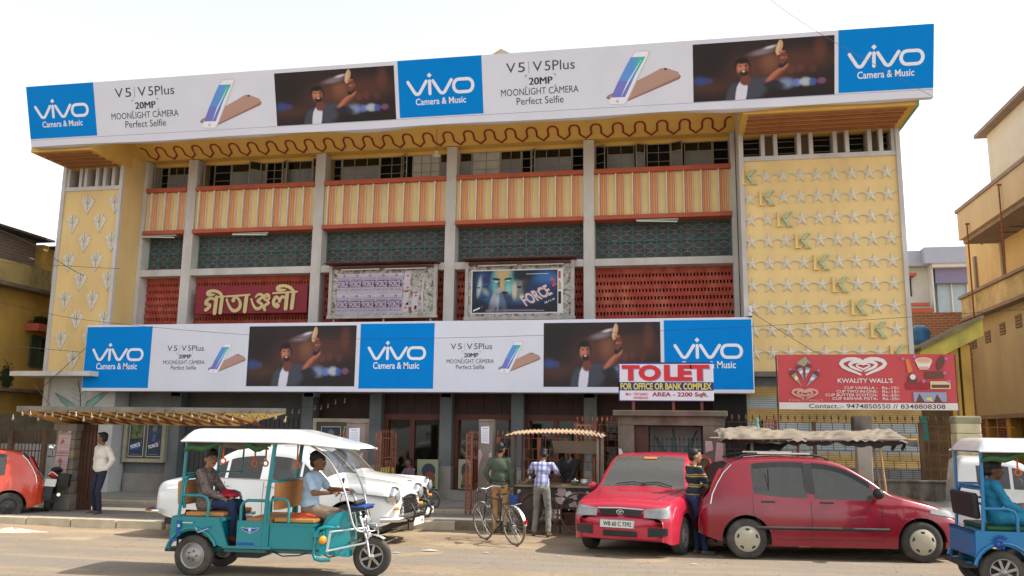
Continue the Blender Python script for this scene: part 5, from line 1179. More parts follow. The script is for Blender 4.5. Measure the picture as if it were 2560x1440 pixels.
q = MB(); q.lathe((at(1322, 1250, 15.68).x, 15.66, .42), (0, -1, 0), [(0, .012), (.25, .01), (.265, 0)], m_cart, 26); q.build('wheel_guard', ct)
m_alu = mat('dented aluminium', (.48, .46, .43), .35, metal=.8, var=.1, bump=.1, bscale=15)
for px, r_, h, lab in ((1463, .095, .11, 'wide-mouthed aluminium pot, the larger right one on the food cart counter'), (1437, .07, .10, 'small lidded aluminium pot left of the larger pot on the cart')):
    a = at(px, 1203, 15.8); q = MB(); q.lathe((a.x, 15.8, .842), (0, 0, 1), [(0, 0), (r_*.8, 0), (r_, h*.35), (r_, h*.7), (r_*.82, h*.88), (r_*.9, h), (r_*.86, h), (r_*.7, h*.8), (0, h*.78)] if r_ > .08 else [(0, 0), (r_, 0), (r_, h*.7), (r_*1.08, h*.72), (r_*.9, h*.9), (r_*.2, h*1.0), (.012, h*1.2), (0, h*1.22)], m_alu, 24); q.build('cooking_pot', label=lab, cat='pot')
t = thing('vegetable_pile', 'low heap of greens and chopped vegetables at the left end of the cart counter', 'vegetables', (-2.55, 15.85, .84)); t['kind'] = 'stuff'
q = MB(); mg = [flat('wilted green', (.12, .15, .04)), flat('dark leaf', (.05, .07, .02)), flat('onion yellow', (.40, .30, .08))]
for k in range(90):
    x, y, z = -2.78+.62*rp2.random(), 15.72+.3*rp2.random(), .85+.08*rp2.random(); s = .02; q.add([(x-s, y, z), (x+s, y-s, z+s*.5), (x+s*.4, y+s, z+s)], [(0, 1, 2)], rp2.choice(mg))
bpy.data.objects.remove(t); q.build('vegetable_pile', kind='stuff', label='low heap of greens at the left end of the cart counter', cat='vegetables')
for px, h, mt in ((1325, .16, m_alu), (1333, .12, m_cart), (1318, .10, m_amb)):
    a = at(px, 1190, 16.1); q = MB(); q.lathe((a.x, 16.1, .842), (0, 0, 1), [(0, 0), (.03, 0), (.03, h*.7), (.012, h*.85), (.012, h), (0, h)], mt, 10); q.build('jar', label={m_alu: 'tall pale jar at the back left of the cart counter', m_cart: 'dark jar at the back left of the cart counter', m_amb: 'short amber jar at the back left of the cart counter'}[mt], cat='jar')
q = MB(); q.box(-1.98, -1.66, 15.95, 16.3, .0, .36, mat('red oil tin', (.13, .05, .03), .6, var=.3, bump=.1)); q.build('oil_tin', label='square rusty red tin on the ground under the cart', cat='tin', bevel=.01)
# ---- framed pictures leaning at the glass doors
def framed(px0, px1, py0, py1, lab):
    a, b = at(px0, py0, 20.36), at(px1, py1, 20.36); b.z = max(b.z, .41); t = thing('picture_board', lab, 'picture', ((a.x+b.x)/2, 20.36, b.z))
    q = MB(); q.box(a.x, b.x, 20.34, 20.37, b.z, a.z, flat('pale board', (.30, .32, .20))); q.build('board', t)
    P = Panel((a.x, 20.338, b.z), (1, 0, 0), (0, 0, 1)); w_, h = b.x-a.x, a.z-b.z; P.disc(w_*.55, h*.62, w_*.33, m_jack, 1, ry=h*.25); P.disc(w_*.6, h*.35, w_*.28, m_skin_d, 1.5, ry=h*.25); P.poly([(w_*.2, .02), (w_*.9, .02), (w_*.8, h*.4), (w_*.3, h*.3)], m_fb[3], 1.3); P.mb.build('print', t)
framed(1044, 1094, 1148, 1236, 'tall picture board leaning in the left glass door, near the seated men')
framed(1147, 1178, 1148, 1222, 'tall picture board leaning in the middle door, left of the notice post')
# ---- fence, gate and dark lane at the far left
m_lri = mat('dark rusty iron', (.10, .055, .035), .8, var=.3, bump=0)
wl = thing('lane_gate', 'old iron lane gate with spear tips and dark wall beyond, far left', 'gate', (-16.5, 18.4, 0))
yy = 18.6; xa = at(0, 1150, yy).x-1.2; xb = at(112, 1150, yy).x
q = MB(); q.box(xa, xb, yy+1.2, yy+1.3, .1, 2.1, mat('mouldy wall', (.10, .085, .06), .9, var=.3, bump=.2)); q.build('back_wall', wl)
q = MB(); q.box(xa, xb, yy+.62, yy+.68, .4, 1.35, mat('white lattice board', (.35, .35, .33), .8, var=.2)); q.build('pale_board', wl)
q = MB()
for k in range(26): x = xa+k*(xb-xa)/25; q.box(x-.008, x+.008, yy, yy+.016, .15, 1.62, m_lri); q.lathe((x, yy, 1.62), (0, 0, 1), [(.006, 0), (.02, .05), (0, .13)], m_lri, 5)
for z in (.3, .8, 1.2, 1.55): q.box(xa, xb, yy-.005, yy+.02, z-.015, z+.015, m_lri)
q.build('bars', wl)
for x in (xa+1.45, xb-.05): q = MB(); q.box(x-.05, x+.05, yy-.05, yy+.05, .1, 1.7, m_lri); q.build('stile', wl)
# ---- overhead cables
def cable(pts, r_, lab):
    q = MB(); q.tube(smooth_pts([tuple(p) for p in pts], 6), r_, m_cord, 5); q.build('cable', label=lab, cat='cable')
cable([at(-80, 545, 14.5), at(60, 600, 14.6), at(160, 662, 15), at(210, 690, 16)], .007, 'thick black cable rising to the left in front of the left house')
cable([at(-60, 742, 16), at(216, 800, 18.4), at(700, 842, 18.6), at(1100, 845, 18.7), at(1650, 827, 18.6), at(2060, 806, 18.4), at(2620, 770, 17)], .0045, 'long thin cable crossing the whole canopy billboard')
cable([at(1900, -20, 14.), at(2050, 84, 15), at(2338, 245, 17.9)], .004, 'thin pale cable slanting across the last blue logo on the roof')
cable([at(110, 965, 18.8), at(216, 868, 19.0)], .007, 'short cable from the left tower ledge to the canopy billboard')
cable([at(1870, 775, 19.0), at(2020, 870, 18), at(2065, 890, 17)], .006, 'short cable from canopy billboard corner to the ice cream banner')
cable([at(-30, 860, 15), at(200, 880, 16.5)], .005, 'thin wire across the left yellow house')
cable([at(85, 960, 15.6), at(130, 1020, 15.0)], .006, 'wire dropping to the low canopy corner')
cable([at(-20, 655, 16), at(300, 672, 19)], .005, 'thin wire over the left house parapet')
# ================================================================ neighbours
m_mus = mat('mustard lime wash', (.42, .26, .055), .9, var=.14, scale=1.1, bump=.2, dirt=.75, dcol=(.13, .09, .035), streak=.45, dscale=.9)
m_brk = None
def brick_mat(name, c1, c2, mo, sc=1.):
    m, n, b = _nt(name); N = n.nodes; tc = N.new('ShaderNodeTexCoord'); mp = N.new('ShaderNodeMapping'); mp.inputs['Rotation'].default_value = (math.radians(90), 0, 0)
    br = N.new('ShaderNodeTexBrick'); br.inputs['Scale'].default_value = sc; br.inputs['Color1'].default_value = c4(c1); br.inputs['Color2'].default_value = c4(c2); br.inputs['Mortar'].default_value = c4(mo)
    br.inputs['Brick Width'].default_value = .24; br.inputs['Row Height'].default_value = .085; br.inputs['Mortar Size'].default_value = .012
    sep = N.new('ShaderNodeSeparateXYZ'); cb = N.new('ShaderNodeCombineXYZ'); ad = N.new('ShaderNodeMath'); link(n, tc.outputs['Object'], sep.inputs[0]); link(n, sep.outputs[0], ad.inputs[0]); link(n, sep.outputs[1], ad.inputs[1])
    link(n, ad.outputs[0], cb.inputs[0]); link(n, sep.outputs[2], cb.inputs[1]); link(n, cb.outputs[0], br.inputs['Vector']); link(n, br.outputs[0], b.inputs['Base Color']); b.inputs['Roughness'].default_value = .9
    bp = N.new('ShaderNodeBump'); bp.inputs['Strength'].default_value = .6; bp.inputs['Distance'].default_value = .01; link(n, br.outputs['Fac'], bp.inputs['Height']); bp.invert = True; link(n, bp.outputs[0], b.inputs['Normal'])
    return m
m_brk = brick_mat('old brick', (.17, .115, .09), (.13, .09, .075), (.20, .17, .14))
m_mould = mat('mouldy parapet', (.36, .27, .10), .9, var=.2, scale=1.4, bump=.3, dirt=.95, dcol=(.05, .045, .035), streak=.35, dscale=1.4)
m_grn = mat('dark green shutter', (.04, .065, .035), .7, var=.2, bump=.1)
lh = thing('left_house', 'old mustard yellow house with mouldy parapet beyond the left tower', 'building', (-18.5, 20, 0))
XW = -17.7
def on_x(px, py, X):
    d = ray(px, py); t = X/d.x; return Vector((0, 0, CAM_H))+t*d
pA = on_x(0, 704, XW); pB = on_x(130, 740, XW)
zp = (pA.z+pB.z)/2; zt = on_x(0, 640, XW).z
q = MB(); q.box(XW-4, XW, 15, 27, 0, zp-.1, m_mus); q.build('wall', lh)
q = MB(); q.box(XW-4, XW+.42, 15, 27, zp-.1, zp, mat('stained slab', (.13, .10, .07), .9, var=.3, bump=.2)); q.build('slab', lh)
zpt = on_x(40, 655, XW).z
q = MB(); q.box(XW-.12, XW, 15, 27, zp, zpt, m_mould); q.build('parapet', lh)
ztop = on_x(20, 590, XW-.6).z
y_c = on_x(88, 640, XW-.3).y
q = MB(); q.box(XW-4, XW-.3, 15, y_c, zp, ztop, m_brk); q.build('brick_storey', lh)
q = MB(); q.box(XW-2, XW-.05, y_c, y_c+1.0, zp, ztop-.1, m_mus); q.build('corner_room', lh)
yq = on_x(132, 660, XW).y
q = MB(); q.box(XW-2, XW+.02, y_c+1.0, 27, zp+1.2, ztop-.25, m_rust); q.box(XW-2, XW+.03, y_c+1.05, y_c+1.1, zp, ztop, m_mus)
for z in (0.2, .6): q.box(XW, XW+.04, y_c+1, 27, zp+z, zp+z+.05, m_rust)
q.build('upper_window', lh)
q = MB(); q.box(XW-4, XW+.15, 15, y_c+.2, ztop, ztop+.06, mat('dark roof sheet', (.06, .05, .045), .8, bump=.1)); q.box(XW-4, XW+.3, y_c+.2, 27, ztop-.16, ztop-.1, mat('dark roof sheet', (.06, .05, .045))); q.build('roof_sheet', lh)
a, b = on_x(78, 840, XW), on_x(113, 918, XW)
q = MB(); q.box(XW-.02, XW+.03, a.y-.02, b.y+.02, b.z, a.z, m_grn); wn = q.build('window', lh)
q = MB()
for k in range(3): y = a.y+(b.y-a.y)*k/2; q.box(XW+.03, XW+.06, y-.03, y+.03, b.z, a.z, m_grn)
for z in (b.z, (a.z*.45+b.z*.55), a.z): q.box(XW+.031, XW+.058, a.y, b.y, z-.03, z+.03, m_grn)
q.build('frame', wn)
q = MB(); q.box(XW+.031, XW+.035, (a.y+b.y)/2, b.y, (a.z*.5+b.z*.5), a.z, m_drk); q.build('open_half', wn)
q = MB(); q.box(XW, XW+.45, a.y-.3, b.y+.4, a.z+.12, a.z+.32, m_red); q.build('window_hood', lh)
q = MB(); z2 = on_x(60, 978, XW).z; q.box(XW, XW+.35, 15, 27, z2-.05, z2+.04, mat('stained slab', (.13, .10, .07))); q.build('string_course', lh)
# moss tufts on the wall
q = MB(); rm = random.Random(2); mm = flat('moss', (.035, .045, .015), .95, .3)
for k in range(900):
    c = on_x(14+rm.gauss(0, 7), 945+rm.gauss(0, 14), XW) if k % 2 else on_x(100+rm.gauss(0, 9), 806+rm.gauss(0, 6), XW)
    s = .025; q.add([(c.x+.01, c.y-s, c.z), (c.x+.05, c.y, c.z+s), (c.x+.02, c.y+s, c.z-s)], [(0, 1, 2)], mm)
q.build('moss', lh, kind='stuff')
# ---- right house: cream wall running towards the viewer
m_cream = mat('cream house wall', (.58, .44, .25), .88, var=.08, scale=.8, bump=.12, dirt=.45, dcol=(.30, .22, .14), streak=.5)
m_mve = mat('mauve band', (.26, .20, .19), .85, var=.1, bump=.1, dirt=.4)
rh = thing('right_house', 'cream three-storey house in steep view with mauve bands and small vents', 'building', (7.5, 17, 0))
XR_ = 9.5
def rx(px, py, X=XR_): return on_x(px, py, X)
pf = rx(2432, 900); Yf = pf.y
zA = rx(2420, 745).z; z0 = rx(2436, 1040).z
q = MB(); q.box(XR_, XR_+7, 20., Yf, z0, zA, mat('grey rendered wall', (.40, .335, .25), .9, var=.1, scale=.7, bump=.15, dirt=.4, dcol=(.26, .21, .16))); q.build('first_floor_wall', rh)
zB = rx(2413, 598).z
q = MB(); q.box(XR_, XR_+7, 20.03, Yf-.1, zA, zB+.3, m_cream); q.build('second_floor_wall', rh)
# balcony band with mould between floors
za1 = rx(2418, 745).z
XB = XR_-.22
zb0 = on_x(2425, 790, XB).z; zb1 = on_x(2418, 742, XB).z
q = MB(); q.box(XB, XR_, 20., Yf, zb0, zb1, mat('mouldy balcony band', (.50, .40, .25), .9, var=.15, scale=1, bump=.2, dirt=.9, dcol=(.12, .09, .06), streak=.8)); q.build('balcony_band', rh)
q = MB(); q.box(XB-.08, XR_, 20., Yf+.02, zb1, zb1+.09, m_mve); q.box(XB-.08, XR_, 20., Yf+.02, zb0-.10, zb0, m_mve); q.build('moulding', rh)
XC = XR_-1.05
zc0 = on_x(2400, 600, XC).z; zc1 = on_x(2394, 533, XC).z; Yc = on_x(2394, 560, XC).y
q = MB(); q.box(XC, XR_+7, 19.97, Yc, zc0, zc1, mat('pale parapet', (.52, .42, .30), .88, var=.06, scale=.7, bump=.1, dirt=.3, dcol=(.33, .25, .18))); q.build('roof_parapet', rh)
q = MB(); q.box(XC-.05, XR_+7, 19.94, Yc+.05, zc1, zc1+.10, m_mve); q.build('coping', rh)
q = MB(); q.box(XC+.1, XR_, 20., Yc-.05, zc0-.12, zc0-.001, m_mve); q.build('beam', rh)
XT = XC+.15; tY = on_x(2470, 380, XT).y; zt1 = on_x(2470, 345, XT).z
q = MB(); q.box(XT, XR_+6.9, 20.1, tY, zc1+.1, zt1+.1, mat('white stair room', (.56, .52, .45), .85, var=.05, bump=.08)); q.build('stair_room', rh)
q = MB(); q.box(XT-.25, XR_+7, 20., tY+.25, zt1+.1, zt1+.2, m_mve); q.build('stair_roof', rh)
for px, w_ in ((2439, .16), (2509, .16)):
    a = rx(px, 640); q = MB(); q.box(XR_-.07, XR_, a.y-w_/2, a.y+w_/2, zA, zc0-.12, m_mve); q.build('wall_pier', rh)
for (px, py, hw, hh) in ((2457, 583, 9, 22), (2482, 566, 9, 22), (2525, 515, 10, 24), (2552, 498, 10, 24), (2436, 858, 7, 12), (2470, 842, 8, 13), (2507, 822, 8, 13), (2547, 803, 9, 14)):
    a, b = rx(px-hw, py-hh), rx(px+hw, py+hh)
    q = MB(); q.box(XR_-.01, XR_+.05, min(a.y, b.y), max(a.y, b.y), b.z, a.z, mat('recess shade', (.16, .12, .09), .9, bump=0)); v_ = q.build('vent', rh)
    q = MB(); n_ = 4
    for k in range(n_): z = b.z+(a.z-b.z)*(k+.5)/n_; q.box(XR_-.03, XR_-.005, min(a.y, b.y), max(a.y, b.y), z-.018, z+.018, m_mve)
    q.build('louvre', v_)
for px, pyt, pyb in ((2418, 560, 835), (2497, 462, 660)):
    a = on_x(px, pyt, XC-.05); b = on_x(px, pyb, XC-.05); q = MB(); q.tube([(XC-.06, a.y, a.z), (XC-.06, a.y, b.z)], .022, m_rust, 6); q.box(XC-.1, XC+.0, a.y-.03, a.y+.03, a.z-.02, a.z+.02, m_rust); q.build('drain_pipe', rh)
ac = thing('air_conditioner', 'white air conditioner unit bracketed high on the cream house', 'air conditioner', tuple(rx(2534, 560)))
a, b = rx(2514, 575, XR_-.30), rx(2548, 540, XR_-.3)
q = MB(); q.box(XR_-.45, XR_-.05, a.y-.75, a.y, a.z-.02, a.z+.50, mat('cream appliance', (.50, .46, .38), .5, bump=0)); q.build('casing', ac, bevel=.02)
q = MB()
for k in range(7): q.box(XR_-.465, XR_-.45, a.y-.65, a.y-.1, a.z+.05+k*.06, a.z+.075+k*.06, m_mve)
q.build('grille', ac)
q = MB(); q.box(XR_-.45, XR_, a.y-.75, a.y-.70, a.z-.08, a.z-.03, m_iron); q.box(XR_-.45, XR_, a.y-.05, a.y, a.z-.08, a.z-.03, m_iron); q.build('bracket', ac)
# ground floor of the right house in shade
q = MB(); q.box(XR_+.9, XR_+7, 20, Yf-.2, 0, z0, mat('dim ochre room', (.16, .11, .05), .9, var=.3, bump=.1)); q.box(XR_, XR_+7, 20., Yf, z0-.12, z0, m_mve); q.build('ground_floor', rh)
for k in range(5): q = MB(); q.box(XR_+.1, XR_+.4, Yf-.6-k*1.8, Yf-.3-k*1.8, 0, z0-.12, m_mus); q.build('column', rh)
# ---- yellow lean-to between tower and house, brick wall and far houses
lt = thing('yellow_lean_to', 'yellow sloping concrete shed between star tower and cream house', 'shed', (6, 22, 0))
a, b = at(2285, 878, 21.5), at(2425, 800, 21.5)
q = MB(); q.prism([(a.x, a.z-.05), (b.x+.1, b.z-.05), (b.x+.1, b.z-.42), (a.x, a.z-.40)], 'y', 21.0, 23, mat('lime yellow fascia', (.50, .42, .08), .85, var=.15, bump=.15, dirt=.5)); q.build('fascia', lt)
q = MB(); q.prism([(a.x, a.z+.04), (b.x+.1, b.z+.04), (b.x+.1, b.z-.05), (a.x, a.z-.05)], 'y', 20.9, 23, mat('mossy slab', (.17, .14, .08), .9, var=.3, bump=.3)); q.build('slab', lt)
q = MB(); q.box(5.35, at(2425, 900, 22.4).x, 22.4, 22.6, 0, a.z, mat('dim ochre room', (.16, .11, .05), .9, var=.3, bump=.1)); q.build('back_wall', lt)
for px in (2385, 2415): c = at(px, 900, 21.1); q = MB(); q.box(c.x-.1, c.x+.1, 21.1, 21.4, 0, a.z+.1, m_mus); q.build('column', lt)
q = MB()
for k in range(9): x = 5.45+k*.2; q.box(x, x+.012, 20.2, 20.21, .9, 2.2, m_rust)
for z in (1.1, 1.4, 1.7, 2.0): q.box(5.3, 7.2, 20.2, 20.21, z, z+.012, m_rust)
q.build('window_bars', lt)
bw = thing('brick_wall', 'exposed red brick wall beyond the star tower', 'wall', (9, 30, 0))
a, b = at(2268, 782, 30), at(2440, 782, 30)
q = MB(); q.box(a.x-1.5, b.x+1, 30, 30.3, 0, a.z, brick_mat('red brick', (.36, .14, .07), (.28, .12, .08), (.40, .30, .22))); q.build('brickwork', bw)
q = MB(); c = at(2299, 840, 26); q.lathe((c.x, 26, 0), (0, 0, 1), [(0, c.z-.3), (.28, c.z-.3), (.30, c.z-.1), (.28, c.z), (.30, c.z+.1), (.26, c.z+.2), (.1, c.z+.3), (0, c.z+.3)], mat('blue plastic tank', (.03, .16, .38), .4, bump=0), 20); q.build('water_tank', label='blue plastic water tank in front of the red brick wall', cat='water tank')
q = MB(); q.box(c.x-.4, c.x+.4, 25.6, 26.4, 0, c.z-.3, m_conc); q.build('tank_plinth', label='grey tower carrying the blue water tank', cat='plinth')
fh = thing('far_house', 'white and lilac modern house far beyond the star tower', 'building', (13, 45, 0))
Y = 40
def fb(x0, y0, x1, y1, mt, dy, name, d=1.):
    a, b = at(x0, y0, Y+dy), at(x1, y1, Y+dy); q = MB(); q.box(a.x, b.x, Y+dy, Y+dy+d, b.z, a.z, mt); return q.build(name, fh)
m_lil = mat('pale lilac paint', (.36, .38, .46), .8, var=.04, bump=0); m_vio = mat('violet paint', (.21, .19, .30), .8, var=.05, bump=0); m_wh2 = mat('soft white paint', (.60, .60, .56), .8, var=.04, bump=0)
fb(2240, 660, 2450, 800, m_wh2, 1.5, 'wall', 4); fb(2240, 628, 2325, 664, m_lil, 1., 'parapet', 4); fb(2310, 618, 2450, 655, m_lil, .5, 'parapet', 4); fb(2330, 655, 2450, 665, m_wh2, .6, 'slab', 4)
fb(2336, 660, 2450, 706, m_vio, .9, 'violet_band', 2); fb(2342, 706, 2450, 790, mat('pale blue glazing', (.35, .44, .48), .3, var=.05, bump=0), 1.2, 'glazing', 1)
for px in (2380, 2420): fb(px, 706, px+3, 790, m_wh2, 1.1, 'mullion', .1)
fb(2328, 660, 2340, 785, m_wh2, .8, 'pier', 1); fb(2275, 682, 2292, 688, m_red, .8, 'window_hood', 1); fb(2273, 688, 2280, 740, m_drk, 1.4, 'window', .3); fb(2270, 757, 2325, 764, m_red, .8, 'balcony_rail', .2); fb(2270, 770, 2330, 780, m_red, .8, 'balcony_slab', .8)
# ================================================================ vehicles
m_tyre = mat('dusty tyre rubber', (.045, .042, .038), .9, var=.2, scale=8, bump=.15, dirt=.6, dcol=(.16, .13, .10), streak=1., dscale=3)
m_tr = mat('black plastic trim', (.018, .018, .02), .5, var=.2, bump=0, dirt=.3, dcol=(.12, .10, .08), streak=1)
m_chr = mat('chrome', (.68, .68, .68), .16, metal=1., var=.05, bump=0)
m_steel = mat('dull steel rim', (.36, .35, .33), .45, metal=.6, var=.15, bump=0, dirt=.4)
m_cap = mat('dusty cream wheel cover', (.40, .36, .27), .55, var=.1, bump=0)
m_head = mat('headlamp glass', (.24, .25, .25), .10, var=.2, scale=9, bump=.1, spec=1.)
m_amberl = mat('amber lens', (.70, .26, .02), .2, var=.1, bump=0)
m_redl = mat('red lens', (.35, .01, .01), .2, var=.1, bump=0)
m_plate = flat('number plate white', (.62, .62, .58), .5)
m_seat = mat('dim car upholstery', (.05, .05, .052), .9, var=.2, bump=0)
m_cgl = glass('car glass', (.34, .38, .38), .18)
m_wsg = glass('windscreen glass', (.40, .45, .44), .42)  # grey diffuse share paints the sky's reflection into the windscreen
def interp(kn, s):
    if s <= kn[0][0]: return kn[0][1]
    if s >= kn[-1][0]: return kn[-1][1]
    for i in range(len(kn)-1):
        if kn[i][0] <= s <= kn[i+1][0]:
            x0, y0 = kn[i]; x1, y1 = kn[i+1]; h = x1-x0
            def sl(j):
                if j <= 0 or j >= len(kn)-1: j2 = max(0, min(len(kn)-2, j if j <= 0 else j-1)); return (kn[j2+1][1]-kn[j2][1])/(kn[j2+1][0]-kn[j2][0])
                a = (kn[j][1]-kn[j-1][1])/(kn[j][0]-kn[j-1][0]); b = (kn[j+1][1]-kn[j][1])/(kn[j+1][0]-kn[j][0])
                return 0 if a*b <= 0 else 2*a*b/(a+b)
            t = (s-x0)/h; m0, m1 = sl(i)*h, sl(i+1)*h
            return (2*t**3-3*t**2+1)*y0+(t**3-2*t**2+t)*m0+(-2*t**3+3*t**2)*y1+(t**3-t**2)*m1
class Car:
    "s runs from the nose backwards; local x = L/2-s, nose towards +x"
    def __init__(c, L, W, top, bot, belt, plan, wheels, rw, ra, tumble=.30, barrel=.05, crown=.05, rr=.10):
        c.L, c.W, c.top, c.bot, c.belt, c.plan, c.wheels, c.rw, c.ra = L, W, top, bot, belt, plan, wheels, rw, ra
        c.tb, c.bl, c.crown, c.rr = tumble, barrel, crown, rr
    bulge = .03
    def hw(c, s): return c.W*interp(c.plan, s)
    def side(c, s, z):
        w_, b = c.hw(s), min(interp(c.belt, s), interp(c.top, s)-.02)
        k = min(1.1, (z-.50)/max(b-.50, .30)) if z > .5 else (z-.5)/.45
        y = w_*(1-c.bl*abs(k)**2.2)
        if z > b: y -= c.tb*(z-b)
        return y
    def zt(c, s, y=0.):
        return interp(c.top, s)-c.crown*(y/c.W)**2
    def zb(c, s):
        z = interp(c.bot, s)
        for sw in c.wheels:
            d = abs(s-sw)
            if d < c.ra: z = max(z, c.rw+math.sqrt(c.ra**2-d*d)*1.0)
        return z
    def section(c, s):
        T = interp(c.top, s); zb = c.zb(s); b = interp(c.belt, s)
        rr = min(c.rr, (T-zb)*.4); zs = T-c.crown*.7-rr; b = min(b, zs)
        pts = []
        for i in range(6): z = zb+(b-zb)*i/5; pts.append((c.side(s, z), z))
        for i in range(1, 4): z = b+(zs-b)*i/3; pts.append((c.side(s, z), z))
        ys = pts[-1][0]; yr = min(rr*1.25, ys*.5)
        for i in range(1, 5):
            a = math.pi/2*i/4; pts.append((ys-yr*(1-math.cos(a)), zs+(T-c.crown*((ys-yr)/c.W)**2-zs)*math.sin(a)))
        ye = ys-yr
        for i in range(1, 6): y = ye*(1-i/5); pts.append((y, T-c.crown*(y/c.W)**2))
        return pts      # 0-5 lower side, 6-8 glass band, 9-12 shoulder, 13-17 top
    def stations(c, extra=()):
        st = [c.L*i/64 for i in range(65)]
        for sw in c.wheels:
            for k in range(13): st.append(sw-c.ra*math.cos(math.pi*k/12))
            st += [sw-c.ra-.004, sw+c.ra+.004]
        st += [.012, .026, .042, c.L-.02, c.L-.045]; st += list(extra); st = sorted(x for x in st if 0 <= x <= c.L)
        out = [st[0]]
        for x in st[1:]:
            if x-out[-1] > .0035: out.append(x)
        return out
    def shell(c, root, mp_, glass_side, windscreen, rear, extra=(), name='body'):
        "glass_side: list of (s0,s1); windscreen, rear: (s0,s1)"
        ex = list(extra)+[v for g in glass_side for v in g]+list(windscreen)+list(rear)
        st = c.stations(ex); secs = [c.section(s) for s in st]; n = len(secs[0])
        verts = []; idx = {}
        for i, s in enumerate(st):
            for sg in (-1, 1):
                for j, (y, z) in enumerate(secs[i]):
                    verts.append((c.L/2-s, sg*y, z)); idx[i, sg, j] = len(verts)-1
        body, wsf, rgf, sd = [], [], [], {}
        for i in range(len(st)-1):
            sm = (st[i]+st[i+1])/2
            for sg in (-1, 1):
                for j in range(n-1):
                    f = (idx[i, sg, j], idx[i+1, sg, j], idx[i+1, sg, j+1], idx[i, sg, j+1])
                    if sg < 0: f = f[::-1]
                    tgt = body
                    if windscreen[0] < sm < windscreen[1] and j >= 12: tgt = wsf
                    elif rear[0] < sm < rear[1] and j >= 12: tgt = rgf
                    elif 5 <= j <= 7:
                        for gi, (a, b) in enumerate(glass_side):
                            zz = secs[i]
                            if a < sm < b and zz[8][1]-zz[5][1] > .07 and secs[i+1][8][1]-secs[i+1][5][1] > .07: tgt = sd.setdefault((gi, sg), [])
                    tgt.append(f)
            f = (idx[i, -1, 0], idx[i+1, -1, 0], idx[i+1, 1, 0], idx[i, 1, 0]); 
        def mk(faces, nm, mt, par, th=0, w=True):
            q = MB(); used = sorted({k for f in faces for k in f}); mpn = {k: t for t, k in enumerate(used)}
            q.add([verts[k] for k in used], [tuple(mpn[k] for k in f) for f in faces], mt, True)
            return q.build(nm, par, world=False)
        # rounded end caps
        for i, fr in ((0, True), (len(st)-1, False)):
            ring = [idx[i, -1, j] for j in range(n)]+[idx[i, 1, j] for j in range(n-1)][::-1]
            zc = (secs[i][0][1]+secs[i][-1][1])/2; x0 = c.L/2-st[i]; sgx = 1 if fr else -1; prev = ring
            for k in range(1, 5):
                f = 1-k/4.; cur = []
                if k < 4:
                    for v in ring:
                        x, y, z = verts[v]; verts.append((x0+sgx*c.bulge*(1-f*f), y*f, zc+(z-zc)*f)); cur.append(len(verts)-1)
                else: verts.append((x0+sgx*c.bulge, 0, zc)); cur = [len(verts)-1]*len(ring)
                m_ = len(ring)
                for t in range(m_):
                    q4 = (prev[t], prev[(t+1) % m_], cur[(t+1) % m_], cur[t]) if k < 4 else (prev[t], prev[(t+1) % m_], cur[t])
                    body.append(q4[::-1] if not fr else q4)
                prev = cur
        bo = mk(body, name, mp_, root)
        mk(wsf, 'windscreen', m_wsg, root); 
        if rgf: mk(rgf, 'rear_window', m_cgl, root)
        for k, fs in sd.items(): mk(fs, 'side_window', m_cgl, root)
        # floor and cabin
        q = MB(); zf = .30; q.box(-c.L/2+.25, c.L/2-.25, -c.W*.80, c.W*.80, zf-.1, zf, m_tr)
        xa = c.L/2-(windscreen[1]+.35); xb = c.L/2-(rear[0] if rear[0] > windscreen[1] else c.L-.4)
        for xx in ((xa, (xa+xb)/2-.1) if c.L > 3.6 else (xa+.3,)):
            for y in (-.36, .36): q.box(xx-.12-.45, xx-.10, y-.24, y+.24, .3, .55, m_seat); q.box(xx-.60, xx-.48, y-.23, y+.23, .5, 1.02, m_seat); q.box(xx-.58, xx-.50, y-.11, y+.11, 1.04, 1.20, m_seat)
        q.box(c.L/2-windscreen[1]-.05, c.L/2-windscreen[0]-.15, -c.W*.85, c.W*.85, .5, min(interp(c.belt, windscreen[0]), .86), m_tr)
        q.build('cabin', root, world=False)
        # wheel wells
        for sw in c.wheels:
            q = MB(); x = c.L/2-sw
            q.grid(lambda a, b: (x+(c.ra+.004)*math.cos(a*math.pi), (b-.5)*2*c.W*.965, c.rw+(c.ra+.004)*math.sin(a*math.pi)), 14, 1, m_tr); q.build('wheel_well', root, world=False)
        return bo
    def decal_side(c, mt, s0, s1, z0, z1, sg, off=.004, name='trim', root=None, th=.012, nx=8, fn=None):
        q = MB()
        def F(a, b):
            s = s0+(s1-s0)*a; z = z0+(z1-z0)*b
            if fn: z = fn(a, b)
            return (c.L/2-s, sg*(c.side(s, z)+off+th*math.sin(b*math.pi)), z)
        q.grid(F, nx, 4, mt, True); return q.build(name, root, world=False)
    def front_s(c, y, z, lo=0., hi=1.2, step=.004):
        s = lo
        z0, z1 = c.zb(0), interp(c.top, 0)
        r_ = max(abs(y)/c.hw(0), abs(z-(z0+z1)/2)/((z1-z0)/2))
        if r_ < 1: return -c.bulge*(1-r_*r_)
        while s < hi:
            if z <= c.zt(s, y) and abs(y) <= c.side(s, min(z, c.zt(s)-.01)): return s
            s += step
        return s
